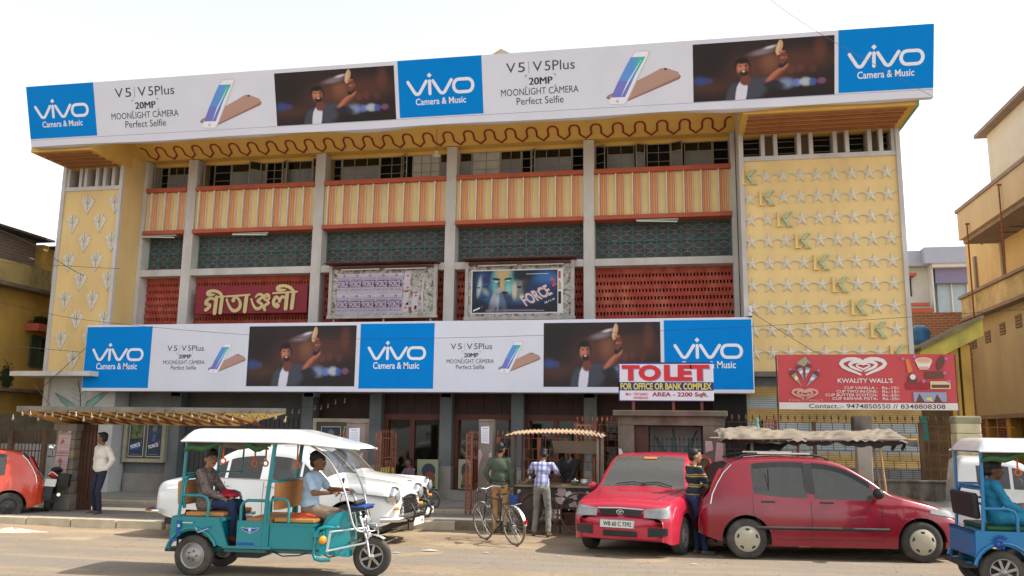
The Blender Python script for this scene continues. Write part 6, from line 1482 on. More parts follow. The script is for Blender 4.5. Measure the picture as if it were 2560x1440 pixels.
def wheel(root, x, y, r, w_, cover, spokes=0, sg=1, name='wheel', rim=None):
    q = MB(); pr = [(r*.62, -w_/2), (r*.80, -w_/2), (r*.95, -w_*.46), (r, -w_*.34), (r, w_*.34), (r*.95, w_*.46), (r*.80, w_/2), (r*.62, w_/2)]
    q.lathe((x, y, r), (0, 1, 0), pr, m_tyre, 36); t = q.build('wheel', root, world=False)
    o = w_/2*sg
    q = MB(); R = r*.64
    mt = rim or m_steel
    q.lathe((x, y, r), (0, sg, 0), [(R, abs(o)-.0), (R*.97, abs(o)+.006), (R*.90, abs(o)-.02), (R*.86, abs(o)-.035)] , mt, 28)
    if cover == 'cap':
        q.lathe((x, y, r), (0, sg, 0), [(R*.97, abs(o)+.002), (R*.85, abs(o)+.018), (R*.45, abs(o)+.03), (0, abs(o)+.032)], m_cap, 28)
        for k in range(5):
            t_ = 2*math.pi*(k+.25)/5; c0 = Vector((x+R*.72*math.cos(t_), y+(abs(o)+.0235)*sg, r+R*.72*math.sin(t_)))
            e1 = Vector((-math.sin(t_), 0, math.cos(t_))); e2 = Vector((math.cos(t_), 0, math.sin(t_)))
            q.add([c0+e1*.035+e2*.02, c0-e1*.035+e2*.02, c0-e1*.012-e2*.022, c0+e1*.012-e2*.022], [(0, 1, 2, 3)], m_tr)
    elif cover == 'steel' or cover == 'bolt':
        q.lathe((x, y, r), (0, sg, 0), [(R*.86, abs(o)-.035), (R*.70, abs(o)-.03), (R*.55, abs(o)-.0), (R*.3, abs(o)-.005), (R*.25, abs(o)+.012), (0, abs(o)+.015)], mt, 28)
        for k in range(10 if cover == 'steel' else 0):
            t_ = 2*math.pi*k/10; q.lathe((x+R*.74*math.cos(t_), y+(abs(o)-.026)*sg, r+R*.74*math.sin(t_)), (0, sg, 0), [(.016, 0), (0, .001)], m_tr, 8)
        for k in range(5): t_ = 2*math.pi*k/5; q.lathe((x+R*.36*math.cos(t_), y+(abs(o)-.004)*sg, r+R*.36*math.sin(t_)), (0, sg, 0), [(.010, 0), (.010, .010), (0, .011)], m_tr, 6)
    elif cover == 'spoke':
        q.lathe((x, y, r), (0, sg, 0), [(R*.9, abs(o)-.05), (0, abs(o)-.05)], m_tr, 20)
        for k in range(spokes):
            t_ = 2*math.pi*k/spokes+.3; q.bar((x+R*.15*math.cos(t_), y+(abs(o)-.012)*sg, r+R*.15*math.sin(t_)), (x+R*.92*math.cos(t_), y+(abs(o)-.012)*sg, r+R*.92*math.sin(t_)), .030, .022, mt, up=(0, 1, 0))
        q.lathe((x, y, r), (0, sg, 0), [(R*.30, abs(o)-.03), (R*.26, abs(o)+.01), (0, abs(o)+.015)], mt, 16)
    q.build('rim', t, world=False); return t
def rotz(root, x, y, ang): root.location = (x, y, 0); root.rotation_euler = (0, 0, ang)
# ---- small hatchback family (used for the dark red, the orange-red one)
def hatch(name, label, col, loc, ang, group=None, hatch_open=False, rails=True, cover='cap', rimm=None):
    root = thing(name, label, 'car', loc, ang, group)
    top = [(0, .50), (.03, .60), (.14, .70), (.45, .84), (.85, .945), (1.02, .99), (1.35, 1.22), (1.75, 1.43), (2.05, 1.485), (2.5, 1.50), (3.0, 1.47), (3.30, 1.40), (3.48, 1.22), (3.64, .98), (3.74, .85), (3.79, .60)]
    bot = [(0, .28), (.2, .20), (.9, .19), (2.9, .20), (3.5, .25), (3.79, .34)]
    belt = [(0, .52), (.5, .80), (.95, .86), (1.4, .865), (2.6, .90), (3.3, .96), (3.79, .85)]
    plan = [(0, .60), (.08, .76), (.25, .89), (.55, .965), (1.0, 1.0), (2.8, 1.0), (3.3, .965), (3.6, .90), (3.73, .80), (3.79, .66)]
    c = Car(3.79, .845, top, bot, belt, plan, (.66, 3.13), .29, .345, rr=.065, tumble=.34)
    c.shell(root, col, [(1.30, 2.15), (2.24, 3.02)], (1.02, 1.78), (3.32, 3.66) if not hatch_open else (3.32, 3.60))
    L2 = c.L/2
    for sg in (-1, 1):
        for sw in c.wheels: wheel(root, L2-sw, sg*(c.W-.115), .29, .185, cover, sg=sg, rim=rimm)
        c.decal_side(m_tr, 1.12, 2.98, .40, .455, sg, .0, 'side_moulding', root, .018, fn=lambda a, b: .43-.0*a+.05*b)
        for s0 in (1.88, 2.72): c.decal_side(m_tr, s0, s0+.19, .82, .85, sg, .012, 'door_handle', root, .02)
        # window surround and rain visors
        q = MB()
        for s0, s1 in ((1.34, 2.13), (2.25, 2.98)):
            q.grid(lambda a, b: (L2-(s0+(s1-s0)*a), sg*(c.side(s0+(s1-s0)*a, c.section(s0+(s1-s0)*a)[8][1])+.012+.012*(1-b)), c.section(s0+(s1-s0)*a)[8][1]+.012-.075*(1-b)), 10, 2, m_tr, True)
        q.build('rain_visor', root, world=False)
        q = MB(); q.grid(lambda a, b: (L2-(2.13+.13*a), sg*(c.side(2.2, .94+.43*b)+.006), .94+.45*b), 2, 6, m_tr, True); q.build('pillar_trim', root, world=False)
        # panel gaps
        q = MB()
        for s0 in (1.20, 2.20, 3.03):
            pts = [(s0+(.10*max(0, (.55-z)/.3) if s0 == 3.03 else 0)-(.0 if s0 != 3.03 else .30*max(0, (.62-z)/.3)), z) for z in (.30, .42, .54, .66, .78, .90)]
            q.tube([(L2-s, sg*(c.side(s, z)+.0008), z) for s, z in pts], .0035, m_tr, 4)
        q.tube([(L2-s, sg*(c.side(s, .30)+.0008), .30) for s in (1.2, 1.6, 2.0, 2.4, 2.7)], .0035, m_tr, 4)
        q.build('panel_gap', root, world=False, kind='stuff')
        # mirror
        q = MB(); q.tube([(L2-s_, sg*(c.side(s_, z_)+.008), z_) for s_, z_ in ((3.30, 1.36), (3.42, 1.24), (3.52, 1.08), (3.60, .92), (3.63, .78))], .012, m_chr, 6); q.build('tail_trim', root, world=False)
        q = MB(); q.box(L2-2.80, L2-2.785, sg*(c.side(2.79, 1.0)+.004)-.004, sg*(c.side(2.79, 1.0)+.004)+.004, .96, 1.30, m_tr); q.build('window_divider', root, world=False)
        q = MB(); q.ell((L2-1.28, sg*.94, .98), (.075, .11, .08), m_tr, 12, 8); q.bar((L2-1.24, sg*.80, .93), (L2-1.26, sg*.90, .94), .05, .03, m_tr); q.build('mirror', root, world=False)
        # head lamp wrapped on the corner
        q = MB()
        def HL(a, b):
            s = .05+.47*a; z = .62+.05*a*1.6+(.035+.115*(1-a*.55))*b*.75
            z = min(z, c.zt(s)-.015); return (L2-s, sg*(c.side(s, z)+.006), z)
        q.grid(HL, 8, 4, m_head, True); q.build('headlight', root, world=False)
        # tail lamp up the rear pillar
        q = MB(); q.grid(lambda a, b: (L2-(3.70-.20*a**1.5-.055*(1-b)-.02), sg*(c.side(3.66-.20*a, .85+.45*a)+.004), .78+.52*a), 8, 2, m_redl, True); q.build('tail_lamp', root, world=False)
        if rails:
            q = MB(); y = sg*.56
            q.tube([(L2-1.85, y, 1.455), (L2-1.98, y, 1.50), (L2-2.15, y, 1.525), (L2-2.9, y, 1.525), (L2-3.1, y, 1.50), (L2-3.22, y, 1.445)], .016, m_tr, 6); q.build('roof_rail', root, world=False)
            q = MB(); q.box(L2-2.9, L2-2.12, y-.02, y+.02, 1.525, 1.547, m_chr); q.build('rail_strip', root, world=False)
    # bumper strips, plate, grille
    q = MB(); q.grid(lambda a, b: (L2-c.front_s((a-.5)*.9, .53+.06*b)+.006, (a-.5)*.9, .53+.06*b), 10, 2, m_tr, True); q.build('grille', root, world=False)
    q = MB(); q.box(L2-c.front_s(0, .42)+.0, L2+.02, -.25, .25, .36, .46, m_plate); q.build('number_plate', root, world=False)
    q = MB(); q.box(-L2-.012, -L2+.03, -.26, .26, .55, .66, m_plate); q.build('rear_plate', root, world=False)
    if hatch_open:
        # lifted tailgate: the rear surface copied, swung about its top hinge
        q = MB(); hx, hz = -L2+.47, 1.405; an = math.radians(-17)
        def TG(a, b, dd=0.):
            s_ = 3.34+.44*a; z_ = interp(top, s_); x_ = L2-s_; y_ = (b-.5)*2*(.60+.10*a)
            dx, dz = x_-hx, z_-hz; x2 = hx+dx*math.cos(an)+dz*math.sin(an)*1; z2 = hz-dx*math.sin(an)*-1*-1*1+dz*math.cos(an)
            x2 = hx+dx*math.cos(an)+dz*math.sin(an); z2 = hz-dx*math.sin(an)+dz*math.cos(an)
            bul = .05*math.sin(a*3.14)
            return (x2-bul*.7-dd, y_, z2+bul*.5)
        q.grid(lambda a, b: TG(a*.62, b), 8, 6, m_cgl, True); q.build('tailgate_glass', root, world=False)
        q = MB(); q.grid(lambda a, b: TG(.60+a*.65, b), 6, 6, col, True); q.grid(lambda a, b: TG(.60+a*.65, b, -.05), 6, 6, m_tr, True)
        for sd in (0, 1): q.tube([TG(t, sd) for t in (0, .15, .3, .45, .6, .8, 1.0, 1.25)], .03, col, 6)
        q.build('tailgate', root, world=False)
        q = MB(); q.grid(lambda a, b: (L2-(3.36+.40*a), (b-.5)*1.22, interp(top, 3.36+.40*a)+.006), 6, 2, m_tr, True); q.build('tailgate_opening', root, world=False)
    return root, c
m_redv = paint('dusty crimson paint', (.215, .006, .018), .22, dirt=.05)
m_pinkr = paint('faded pink-red paint', (.43, .018, .045), .30, dirt=.08)
m_orr = paint('orange red paint', (.50, .042, .012), .25, dirt=.06)
d = Vector((3.50-1.03, 13.55-13.27, 0)); ang = math.atan2(d.y, d.x)
mid = Vector(((1.03+3.50)/2, (13.27+13.55)/2, 0)); nrm = Vector((-d.y, d.x, 0)).normalized()
# wheel centres lie .66/3.13 from nose: axle middle is s=1.895 = body centre
cpos = mid+nrm*.82
rv, _v = hatch('red_hatchback', 'dusty crimson five-door hatchback seen from its side, tailgate lifted, silver roof rails', m_redv, tuple(cpos), ang, hatch_open=True)
rv.scale = (1, 1, .98)
po = gz(45, 1302); po.x -= .10; oa = math.radians(180+38); of_ = Vector((math.cos(oa), math.sin(oa), 0)); ol = Vector((-of_.y, of_.x, 0)); oc = po+of_*1.235-ol*.74
hatch('orange_car', 'orange-red hatchback cut by the left edge of the photo, rear wheel showing', m_orr, (oc.x, oc.y, 0), oa, rails=False, cover='steel', rimm=mat('black steel rim', (.05, .05, .05), .5, metal=.3, bump=0))[0].scale = (.9, .9, .9)
# ---- pink-red saloon-nosed hatch seen from the front
def front_car():
    root = thing('pink_red_car', 'faded pink-red hatchback facing the street, plate WB 60 C 7392', 'car')
    top = [(0, .58), (.02, .69), (.09, .765), (.28, .82), (.62, .875), (.92, .915), (1.06, .95), (1.35, 1.23), (1.62, 1.41), (1.95, 1.465), (2.6, 1.465), (3.15, 1.40), (3.38, 1.18), (3.55, .95), (3.64, .82), (3.68, .55)]
    bot = [(0, .24), (.12, .19), (.9, .19), (3.0, .20), (3.68, .30)]
    belt = [(0, .52), (.5, .74), (1.0, .86), (2.6, .90), (3.3, .93), (3.68, .82)]
    plan = [(0, .78), (.04, .86), (.12, .925), (.35, .97), (.8, 1.0), (2.8, 1.0), (3.4, .93), (3.68, .70)]
    c = Car(3.68, .815, top, bot, belt, plan, (.70, 3.10), .275, .33, tumble=.24, crown=.05, rr=.07)
    c.shell(root, m_pinkr, [(1.36, 2.1), (2.2, 2.95)], (1.06, 1.66), (3.18, 3.5)); L2 = c.L/2
    for sg in (-1, 1):
        for sw in c.wheels: wheel(root, L2-sw, sg*(c.W-.11), .275, .17, 'steel', sg=sg)
        q = MB()
        def HL(a, b):
            y = (.36+.40*a); z = .565+.0*a+(.115+.07*a)*b*(1-.15*a); s = c.front_s(y, z); return (L2-s+.010, sg*y, z)
        q.grid(HL, 8, 5, m_head, True); q.build('headlight', root, world=False)
        q = MB(); q.ell((L2-1.30, sg*.90, .92), (.06, .09, .06), m_pinkr, 12, 8); q.build('mirror', root, world=False)
        q = MB(); q.grid(lambda a, b: (L2-c.front_s(.42+.28*a, .30+.13*b-.04*a*(1-b))+.008, sg*(.42+.28*a), .30+.13*b+.02*a*(1-b)), 6, 3, m_tr, True); q.build('fog_opening', root, world=False)
        c.decal_side(m_tr, 1.1, 1.4, .60, .68, sg, .003, 'side_vent', root, .004); c.decal_side(m_tr, 1.2, 2.9, .40, .46, sg, .0, 'side_moulding', root, .015)
        q = MB()
        for s0 in (.98, 2.15): q.tube([(L2-s0, sg*(c.side(s0, z)+.0008), z) for z in (.30, .45, .6, .75, .86)], .004, m_tr, 4)
        q.build('panel_gap', root, world=False, kind='stuff')
        q = MB(); y0 = sg*.52; q.tube([(L2-s_, sg*y_, c.zt(s_, y_)+.001) for s_, y_ in ((.14, .40), (.3, .46), (.5, .51), (.7, .56), (.9, .61), (1.02, .63))], .003, m_tr, 4); q.build('bonnet_gap', root, world=False)
    F = lambda y, z, o=.008: (L2-c.front_s(y, z)+o, y, z)
    q = MB(); q.grid(lambda a, b: F((a-.5)*(.62+.06*b), .585+.085*b), 10, 4, m_tr, True)
    for k in range(3): q.tube([F((a-.5)*.62, .60+k*.022, .014) for a in (0, .25, .5, .75, 1)], .004, m_tr, 4)
    gr = q.build('grille', root, world=False)
    q = MB(); q.tube([F((a-.5)*.70, .690-.012*abs(a-.5)*2, .014) for a in (0, .15, .3, .5, .7, .85, 1)], .013, m_chr, 6); q.build('chrome_strip', root, world=False)
    q = MB(); cx = F(0, .625, .02); q.tube([(cx[0], .052*math.cos(t), .630+.034*math.sin(t)) for t in [2*math.pi*i/16 for i in range(16)]], .005, m_chr, 5, True)
    q.box(cx[0]-.002, cx[0]+.003, -.032, .032, .640, .648, m_chr)
    for y in (-.014, .014): q.box(cx[0]-.002, cx[0]+.003, y-.006, y+.006, .606, .640, m_chr)
    q.build('oval_badge', root, world=False)
    q = MB(); px_ = L2-c.front_s(0, .47)+.03; q.box(px_-.03, px_, -.30, .22, .405, .525, m_plate); pl = q.build('number_plate', root, world=False)
    P = Panel((px_+.001, -.30, .405), (0, 1, 0), (0, 0, 1)); P.text('WB 60 C 7392', .055, .028, .43, .064, m_ink, 1, .02); P.stroke([(0.003, .003), (.517, .003), (.517, .117), (.003, .117), (.003, .003)], .006, m_ink, 1, cap=False); P.mb.build('plate_number', pl, world=False)
    q = MB(); q.grid(lambda a, b: F((a-.5)*.52, .285+.085*b), 8, 3, m_tr, True); q.build('lower_grille', root, world=False)
    # wipers, sticker
    WS = lambda y, s: (L2-s+.012, y, c.zt(s, y)+.018)
    q = MB(); q.tube([WS(.50, 1.08), WS(.25, 1.14), WS(-.02, 1.11)], .008, m_tr, 5); q.tube([WS(.10, 1.08), WS(-.15, 1.13), WS(-.42, 1.10)], .008, m_tr, 5); q.build('wiper', root, world=False)
    q = MB(); m_st = flat('orange sticker', (.75, .18, .04)); q.grid(lambda a, b: (L2-(1.52+.05*(1-b))+.004, (a-.5)*.22+.02, c.zt(1.52+.05*(1-b), .1)+.010), 4, 1, m_st); q.build('screen_sticker', root, world=False)
    return root, c
rc, _c = front_car()
ANG = math.radians(-90-15)
fx, fy = (-1.26+.02)/2, (13.7+13.55)/2
fw = Vector((math.cos(ANG), math.sin(ANG), 0))
ctr = Vector((fx+.02, fy+.10, 0))-fw*(1.84-.70)
rotz(rc, ctr.x, ctr.y, ANG)
# ---- rounded old taxis
m_whc = paint('white taxi enamel', (.72, .72, .70), .25, dirt=.12)
def taxi(label, loc, ang, person_window=True):
    root = thing('white_taxi', label, 'car', loc, ang, 'two white rounded old saloons parked nose to the right')
    top = [(0, .60), (.03, .74), (.12, .84), (.35, .92), (.9, .995), (1.12, 1.03), (1.22, 1.08), (1.45, 1.30), (1.62, 1.43), (1.9, 1.505), (2.3, 1.525), (2.75, 1.49), (3.05, 1.38), (3.28, 1.16), (3.40, 1.03), (3.7, .98), (4.05, .95), (4.24, .90), (4.30, .76)]
    bot = [(0, .42), (.1, .34), (.3, .28), (1.2, .26), (3.2, .26), (3.9, .32), (4.30, .42)]
    belt = [(0, .56), (.3, .76), (.9, .88), (1.2, .93), (2.5, .96), (3.3, .97), (4.0, .84), (4.30, .68)]
    plan = [(0, .62), (.08, .74), (.25, .84), (.6, .92), (1.1, .98), (2.0, 1.0), (3.2, 1.0), (3.7, .95), (4.1, .84), (4.25, .74), (4.30, .60)]
    c = Car(4.30, .83, top, bot, belt, plan, (.78, 3.25), .31, .36, tumble=.34, crown=.09, rr=.12, barrel=.05)
    c.shell(root, m_whc, [(1.34, 1.58), (1.62, 2.16), (2.30, 2.88), (2.93, 3.12)], (1.20, 1.60), (3.02, 3.34)); L2 = c.L/2
    for sg in (-1, 1):
        for sw in c.wheels: wheel(root, L2-sw, sg*(c.W-.13), .31, .16, 'steel', sg=sg)
        # pontoon wings with head lamps
        q = MB()
        def FW(a, b):
            s = .02+1.15*a; t = math.pi*(b*1.0); R = .15*math.sin(min(1, a*6+.25)*1.57)*(1-.35*a); cy = .58+.12*a; cz_ = .76+.10*a
            return (L2-s, sg*(cy+R*1.05*math.cos(t)), cz_+R*1.0*math.sin(t)-.02*(1 if b in (0, 1) else 0))
        q.grid(FW, 12, 10, m_whc, True); q.build('front_wing', root, world=False)
        q = MB(); q.lathe((L2-.045, sg*.585, .755), (1, 0, 0), [(.135, -.10), (.14, 0), (.12, .03), (.10, .035)], m_chr, 20); q.build('lamp_ring', root, world=False)
        q = MB(); q.lathe((L2-.03, sg*.585, .755), (1, 0, 0), [(.11, .0), (.09, .035), (.05, .05), (0, .055)], m_head, 18); q.build('headlight', root, world=False)
        q = MB(); q.lathe((L2+.0, sg*.60, .56), (1, 0, 0), [(.028, -.04), (.028, .02), (0, .03)], m_amberl, 12); q.build('indicator', root, world=False)
        for s0 in (2.08, 2.98-.1):
            c.decal_side(m_chr, s0-.06, s0+.10, .84, .865, sg, .015, 'door_handle', root, .02)
        q = MB()
        for s0 in (1.28, 2.22, 2.92): q.tube([(L2-s0, sg*(c.side(s0, z)+.001), z) for z in (.34, .5, .66, .8, .93)], .004, m_tr, 4)
        q.build('panel_gap', root, world=False, kind='stuff')
        q = MB(); q.tube([(L2-s, sg*(c.side(s, interp(belt, s)+.008)+.004), interp(belt, s)+.008) for s in (1.34, 1.8, 2.3, 2.8, 3.1)], .008, m_chr, 5); q.build('window_strip', root, world=False)
        # full rear wing skirt
        q = MB(); q.grid(lambda a, b: (L2-(2.78+1.0*a), sg*(c.side(2.78+1.0*a, .5+.3*b)+.02*math.sin(a*3.14)*math.sin(b*3.14)+.002), .46+.34*b*math.sin(min(1, a*3.0+.35)*1.57)), 10, 5, m_whc, True); q.build('rear_wing', root, world=False)
    # grille halves
    q = MB()
    q.grid(lambda a, b: (L2-c.front_s((a-.5)*.72, .46+.26*b)+.006, (a-.5)*.72, .46+.26*b), 10, 4, m_tr, True)
    for k in range(8):
        z = .47+k*.033; q.tube([(L2-c.front_s(y, z)+.018, y, z) for y in (-.36, -.2, 0, .2, .36)], .007, m_chr, 5)
    q.build('grille', root, world=False)
    q = MB(); q.tube([(L2-c.front_s(y, .745)+.03, y, .745-.06*abs(y/.4)**2) for y in (-.40, -.2, 0, .2, .40)], .016, m_chr, 6); q.build('grille_surround', root, world=False)
    q = MB(); q.tube([(L2-.22, -.80, .40), (L2+.02, -.70, .40), (L2+.10, -.4, .40), (L2+.12, 0, .40), (L2+.10, .4, .40), (L2+.02, .70, .40), (L2-.22, .80, .40)], .045, m_chr, 8); q.build('front_bumper', root, world=False)
    q = MB()
    for y in (-.42, .42): q.tube([(L2+.0, y*.8, .34), (L2+.20, y, .36), (L2+.24, y, .48), (L2+.16, y*1.0, .62), (L2+.10, y*.9, .64)], .022, m_tr, 6)
    q.tube([(L2+.16, -.55, .56), (L2+.20, 0, .56), (L2+.16, .55, .56)], .018, m_tr, 6); q.build('bull_bar', root, world=False)
    q = MB(); q.box(L2+.15, L2+.165, -.26, .26, .27, .38, m_plate); pl = q.build('number_plate', root, world=False)
    P = Panel((L2+.166, -.26, .27), (0, 1, 0), (0, 0, 1)); P.text('CW', .36, .03, .1, .05, m_ink, 1, .02); P.mb.build('plate_number', pl, world=False)
    q = MB(); q.tube([(-L2+.25, -.80, .42), (-L2-.02, -.74, .42), (-L2-.06, -.5, .42), (-L2-.06, .5, .42), (-L2-.02, .74, .42), (-L2+.25, .80, .42)], .042, m_chr, 8); q.build('rear_bumper', root, world=False)
    q = MB(); q.box(L2-1.30, L2-1.295, -.004, .004, 1.12, 1.20, m_tr); q.tube([(L2-1.42+.03*math.cos(0), .36+.17*math.cos(t), 1.02+.14*math.sin(t)) for t in [2*math.pi*i/18 for i in range(18)]], .010, m_plate, 5, True); q.build('steering_wheel', root, world=False)
    return root
t1x = (at(368, 1250, 13.2).x+at(985, 1250, 13.3).x)/2
taxi('nearer white rounded saloon behind the teal rickshaw, capped driver at its window', (t1x+.03, 14.0, 0), math.radians(-1.5))
taxi('farther white rounded saloon, only its nose showing right of the teal rickshaw', (at(1066, 1250, 15.75).x-2.27, 16.0-.15, .0), math.radians(0))
# ---- white mini truck cab at the far right
def van():
    root = thing('mini_truck', 'white mini truck cab behind the blue rickshaw at the right edge', 'truck')
    top = [(0, .66), (.05, .80), (.18, .90), (.55, .99), (.68, 1.04), (.95, 1.30), (1.15, 1.44), (1.4, 1.49), (1.86, 1.49), (2.0, 1.40), (2.04, .78), (2.2, .74), (3.5, .78)]
    bot = [(0, .30), (.2, .24), (3.5, .34)]; belt = [(0, .6), (.5, .9), (.8, 1.0), (2.0, 1.03), (2.1, .76), (3.5, .76)]; plan = [(0, .66), (.1, .84), (.35, .95), (.9, 1.), (3.5, 1.)]
    c = Car(3.5, .78, top, bot, belt, plan, (.72, 2.9), .28, .34, tumble=.20, crown=.05)
    c.shell(root, paint('pearl white paint', (.62, .62, .60), .25, dirt=.1), [(.82, 1.26), (1.30, 1.74)], (.70, 1.14), (2.05, 2.06)); L2 = c.L/2
    for sg in (-1, 1):
        for sw in c.wheels: wheel(root, L2-sw, sg*(c.W-.12), .28, .19, 'steel', 6, sg=sg)
        q = MB(); q.ell((L2-.90, sg*.90, 1.05), (.06, .09, .08), mat('grey mirror shell', (.25, .25, .26), .35, bump=0), 12, 8); q.build('mirror', root, world=False)
        q = MB(); q.grid(lambda a, b: (L2-(.08+.36*a), sg*(c.side(.08+.36*a, .74+.12*b)+.006), min(.70+.10*a+.12*b, c.zt(.08+.36*a)-.02)), 6, 3, m_head, True); q.build('headlight', root, world=False)
        c.decal_side(m_tr, 1.62, 1.80, .88, .91, sg, .012, 'door_handle', root, .02)
    q = MB(); q.grid(lambda a, b: (L2-c.front_s((a-.5)*.8, .62+.1*b)+.006, (a-.5)*.8, .62+.1*b), 8, 2, m_tr, True); q.build('grille', root, world=False)
    return root
vr = van(); va = at(2532, 1222, 14.3); rotz(vr, va.x-.36, 15.05, math.radians(-10))
# ---- electric rickshaws
m_tealp = paint('teal sheet enamel', (.0, .205, .235), .28, dirt=.03)
m_tealt = paint('teal tube enamel', (.0, .19, .215), .33, dirt=.02)
m_bluep = paint('blue sheet enamel', (.0, .155, .36), .3, dirt=.03)
m_roofw = paint('white fibreglass roof', (.66, .66, .66), .3, dirt=.15)
m_tan = mat('tan vinyl seat', (.48, .21, .055), .5, var=.12, bump=.1, dirt=.25)
m_grc = mat('rolled green canvas', (.035, .10, .03), .9, var=.3, scale=5, bump=.3)
m_dkc = mat('dark canvas lining', (.10, .085, .065), .9, var=.2, bump=.1)
m_oh = mat('orange plastic handle', (.65, .13, .015), .4, var=.1, bump=0)
m_navyp = flat('navy sticker', (.02, .07, .30)); m_silv = flat('silver sticker', (.45, .50, .55))
def rick(name, label, mp_, mt_, loc, ang, front=True, seatm=None, wheel_cover='steel', roof2=False):
    R = thing(name, label, 'rickshaw', loc, ang); seatm = seatm or m_tan
    W = .46; B = lambda q, n: q.build(n, R, world=False)
    def side_pts(q, pts, y, th, m_): q.prism(pts, 'y', min(y, y+th), max(y, y+th), m_)
    arch = [(.30*math.cos(math.radians(a)), .24+.30*math.sin(math.radians(a))) for a in range(35, 171, 15)]
    # rear body sides: lower panel with wheel arch
    prof = [(-.30, .40), (-.285, .70), (.32, .70), (.46, .36)]+[(.36, .36)]+arch
    for sg in (-1, 1):
        q = MB(); side_pts(q, prof, sg*W, .03*-sg, mp_); sp = B(q, 'side_panel')
        q = MB(); q.tube([(.33*math.cos(math.radians(a)), sg*(W+.015), .24+.33*math.sin(math.radians(a))) for a in range(22, 168, 12)], .016, mt_, 8); q.build('arch_rim', sp, world=False)
        q = MB(); q.box(.565, .965, sg*W-.012*sg-.012, sg*W-.012*sg+.012, .37, .67, mp_); B(q, 'step_panel')
        q = MB(); q.box(.40, 1.0, sg*W-.02, sg*W+.02, .345, .372, mt_); B(q, 'sill_rail')
    q = MB(); q.box(-.30, .40, -W+.03, W-.03, .66, .70, mp_); q.box(-.30, -.27, -W+.03, W-.03, .40, .70, mp_); q.box(.33, .36, -W+.03, W-.03, .36, .66, mp_); B(q, 'rear_box')
    q = MB(); q.box(-.14, .36, -W+.05, W-.05, .70, .755, seatm); o = B(q, 'seat_cushion'); bv = o.modifiers.new('b', 'BEVEL'); bv.width = .02; bv.segments = 3
    q = MB(); q.box(-.20, -.13, -W+.05, W-.05, .84, 1.14, seatm if front else m_tr); o = B(q, 'seat_back'); bv = o.modifiers.new('b', 'BEVEL'); bv.width = .03; bv.segments = 3; o.rotation_euler = (0, -.07, 0)
    q = MB(); q.box(.34, 1.6, -W+.02, W-.02, .33, .352, m_tr); B(q, 'floor')
    q = MB()
    for y in (-.25, .25): q.bar((-.35, y, .30), (1.75, y, .30), .05, .05, mp_)
    for x in (-.2, .3, .9, 1.5): q.bar((x, -.3, .29), (x, .3, .29), .04, .04, m_tr)
    q.box(.45, .75, -.2, .2, .20, .30, m_tr); B(q, 'chassis')
    q = MB(); q.bar((0, -.34, .24), (0, .34, .24), .06, .06, m_tr); q.lathe((0, -.07, .24), (0, 1, 0), [(0, 0), (.09, .01), (.09, .13), (0, .14)], m_tr, 14); B(q, 'rear_axle')
    for sg in (-1, 1): wheel(R, 0, sg*(W-.085), .24, .115, wheel_cover, 8, sg=sg)
    # middle bench and battery box
    q = MB(); q.box(.95, 1.52, -W+.02, W-.02, .345, .62, mp_); q.box(.93, 1.54, -W+.01, W-.01, .62, .65, mt_); B(q, 'middle_box')
    q = MB(); q.box(.66, .98, -W+.05, W-.05, .65, .70, seatm); q.box(.965, .975, -W+.02, W-.02, .36, .66, mp_); B(q, 'front_facing_seat')
    q = MB(); q.box(1.0, 1.52, -W+.05, W-.05, .655, .705, seatm); o = B(q, 'driver_seat'); bv = o.modifiers.new('b', 'BEVEL'); bv.width = .015; bv.segments = 2
    q = MB(); q.box(.99, 1.05, -W+.05, W-.05, .80, 1.12, seatm); B(q, 'driver_backrest')
    # tubes
    T = MB(); r_ = .016
    zr = 1.60
    for sg in (-1, 1):
        y = sg*(W-.01)
        q = MB(); q.tube([(-.20, y, .70), (-.175, y, 1.05), (-.16, y, zr)], .02, mt_, 8); B(q, 'rear_post')
        q = MB(); q.tube([(.905, y, .36), (.925, y, .95), (.985, y, zr)], .026, mt_, 8); B(q, 'middle_post')
        q = MB(); q.tube([(-.19, y, .955), (.08, y, .955), (.15, y, .93), (.175, y, .87), (.175, y, .70)], .019, mt_, 8); B(q, 'armrest')
        q = MB(); q.tube([(.60, y, .67), (.60, y, .83), (.625, y, .885), (.68, y, .91), (.92, y, .91)], .019, mt_, 8); B(q, 'armrest')
        q = MB(); q.tube([(.955, y, .66), (.955, y, .87), (.98, y, .915), (1.03, y, .935), (1.15, y, .93), (1.19, y, .90), (1.205, y, .84), (1.205, y, .66)], .017, mt_, 8); B(q, 'armrest')
        q = MB(); q.tube([(.18, y*.98, zr-.02), (.17, y*.98, 1.20), (.17, y*.98, 1.18)], .014, mt_, 6); B(q, 'window_bar') if sg > 0 else None
    q = MB(); q.tube([(-.175, -W+.01, 1.205), (-.175, W-.01, 1.205)], .015, mt_, 6); B(q, 'cross_tube')
    q = MB(); q.tube([(-.17, W-.01, 1.205), (.17, W-.01, 1.205)], .013, mt_, 6); B(q, 'cross_tube')
    q = MB(); q.tube([(.94, -W+.01, 1.14), (1.0, -W+.05, 1.14), (1.02, W-.05, 1.14), (.94, W-.01, 1.14)], .016, mt_, 6); B(q, 'cross_tube')
    q = MB(); q.tube([(-.16, -W+.06, .80), (-.17, -W+.03, .92), (-.165, -W+.03, 1.10), (-.15, -W+.08, 1.17), (-.15, W-.08, 1.17), (-.165, W-.03, 1.1), (-.17, W-.03, .9)], .022, mt_, 8); B(q, 'back_frame')
    # roof shell
    q = MB()
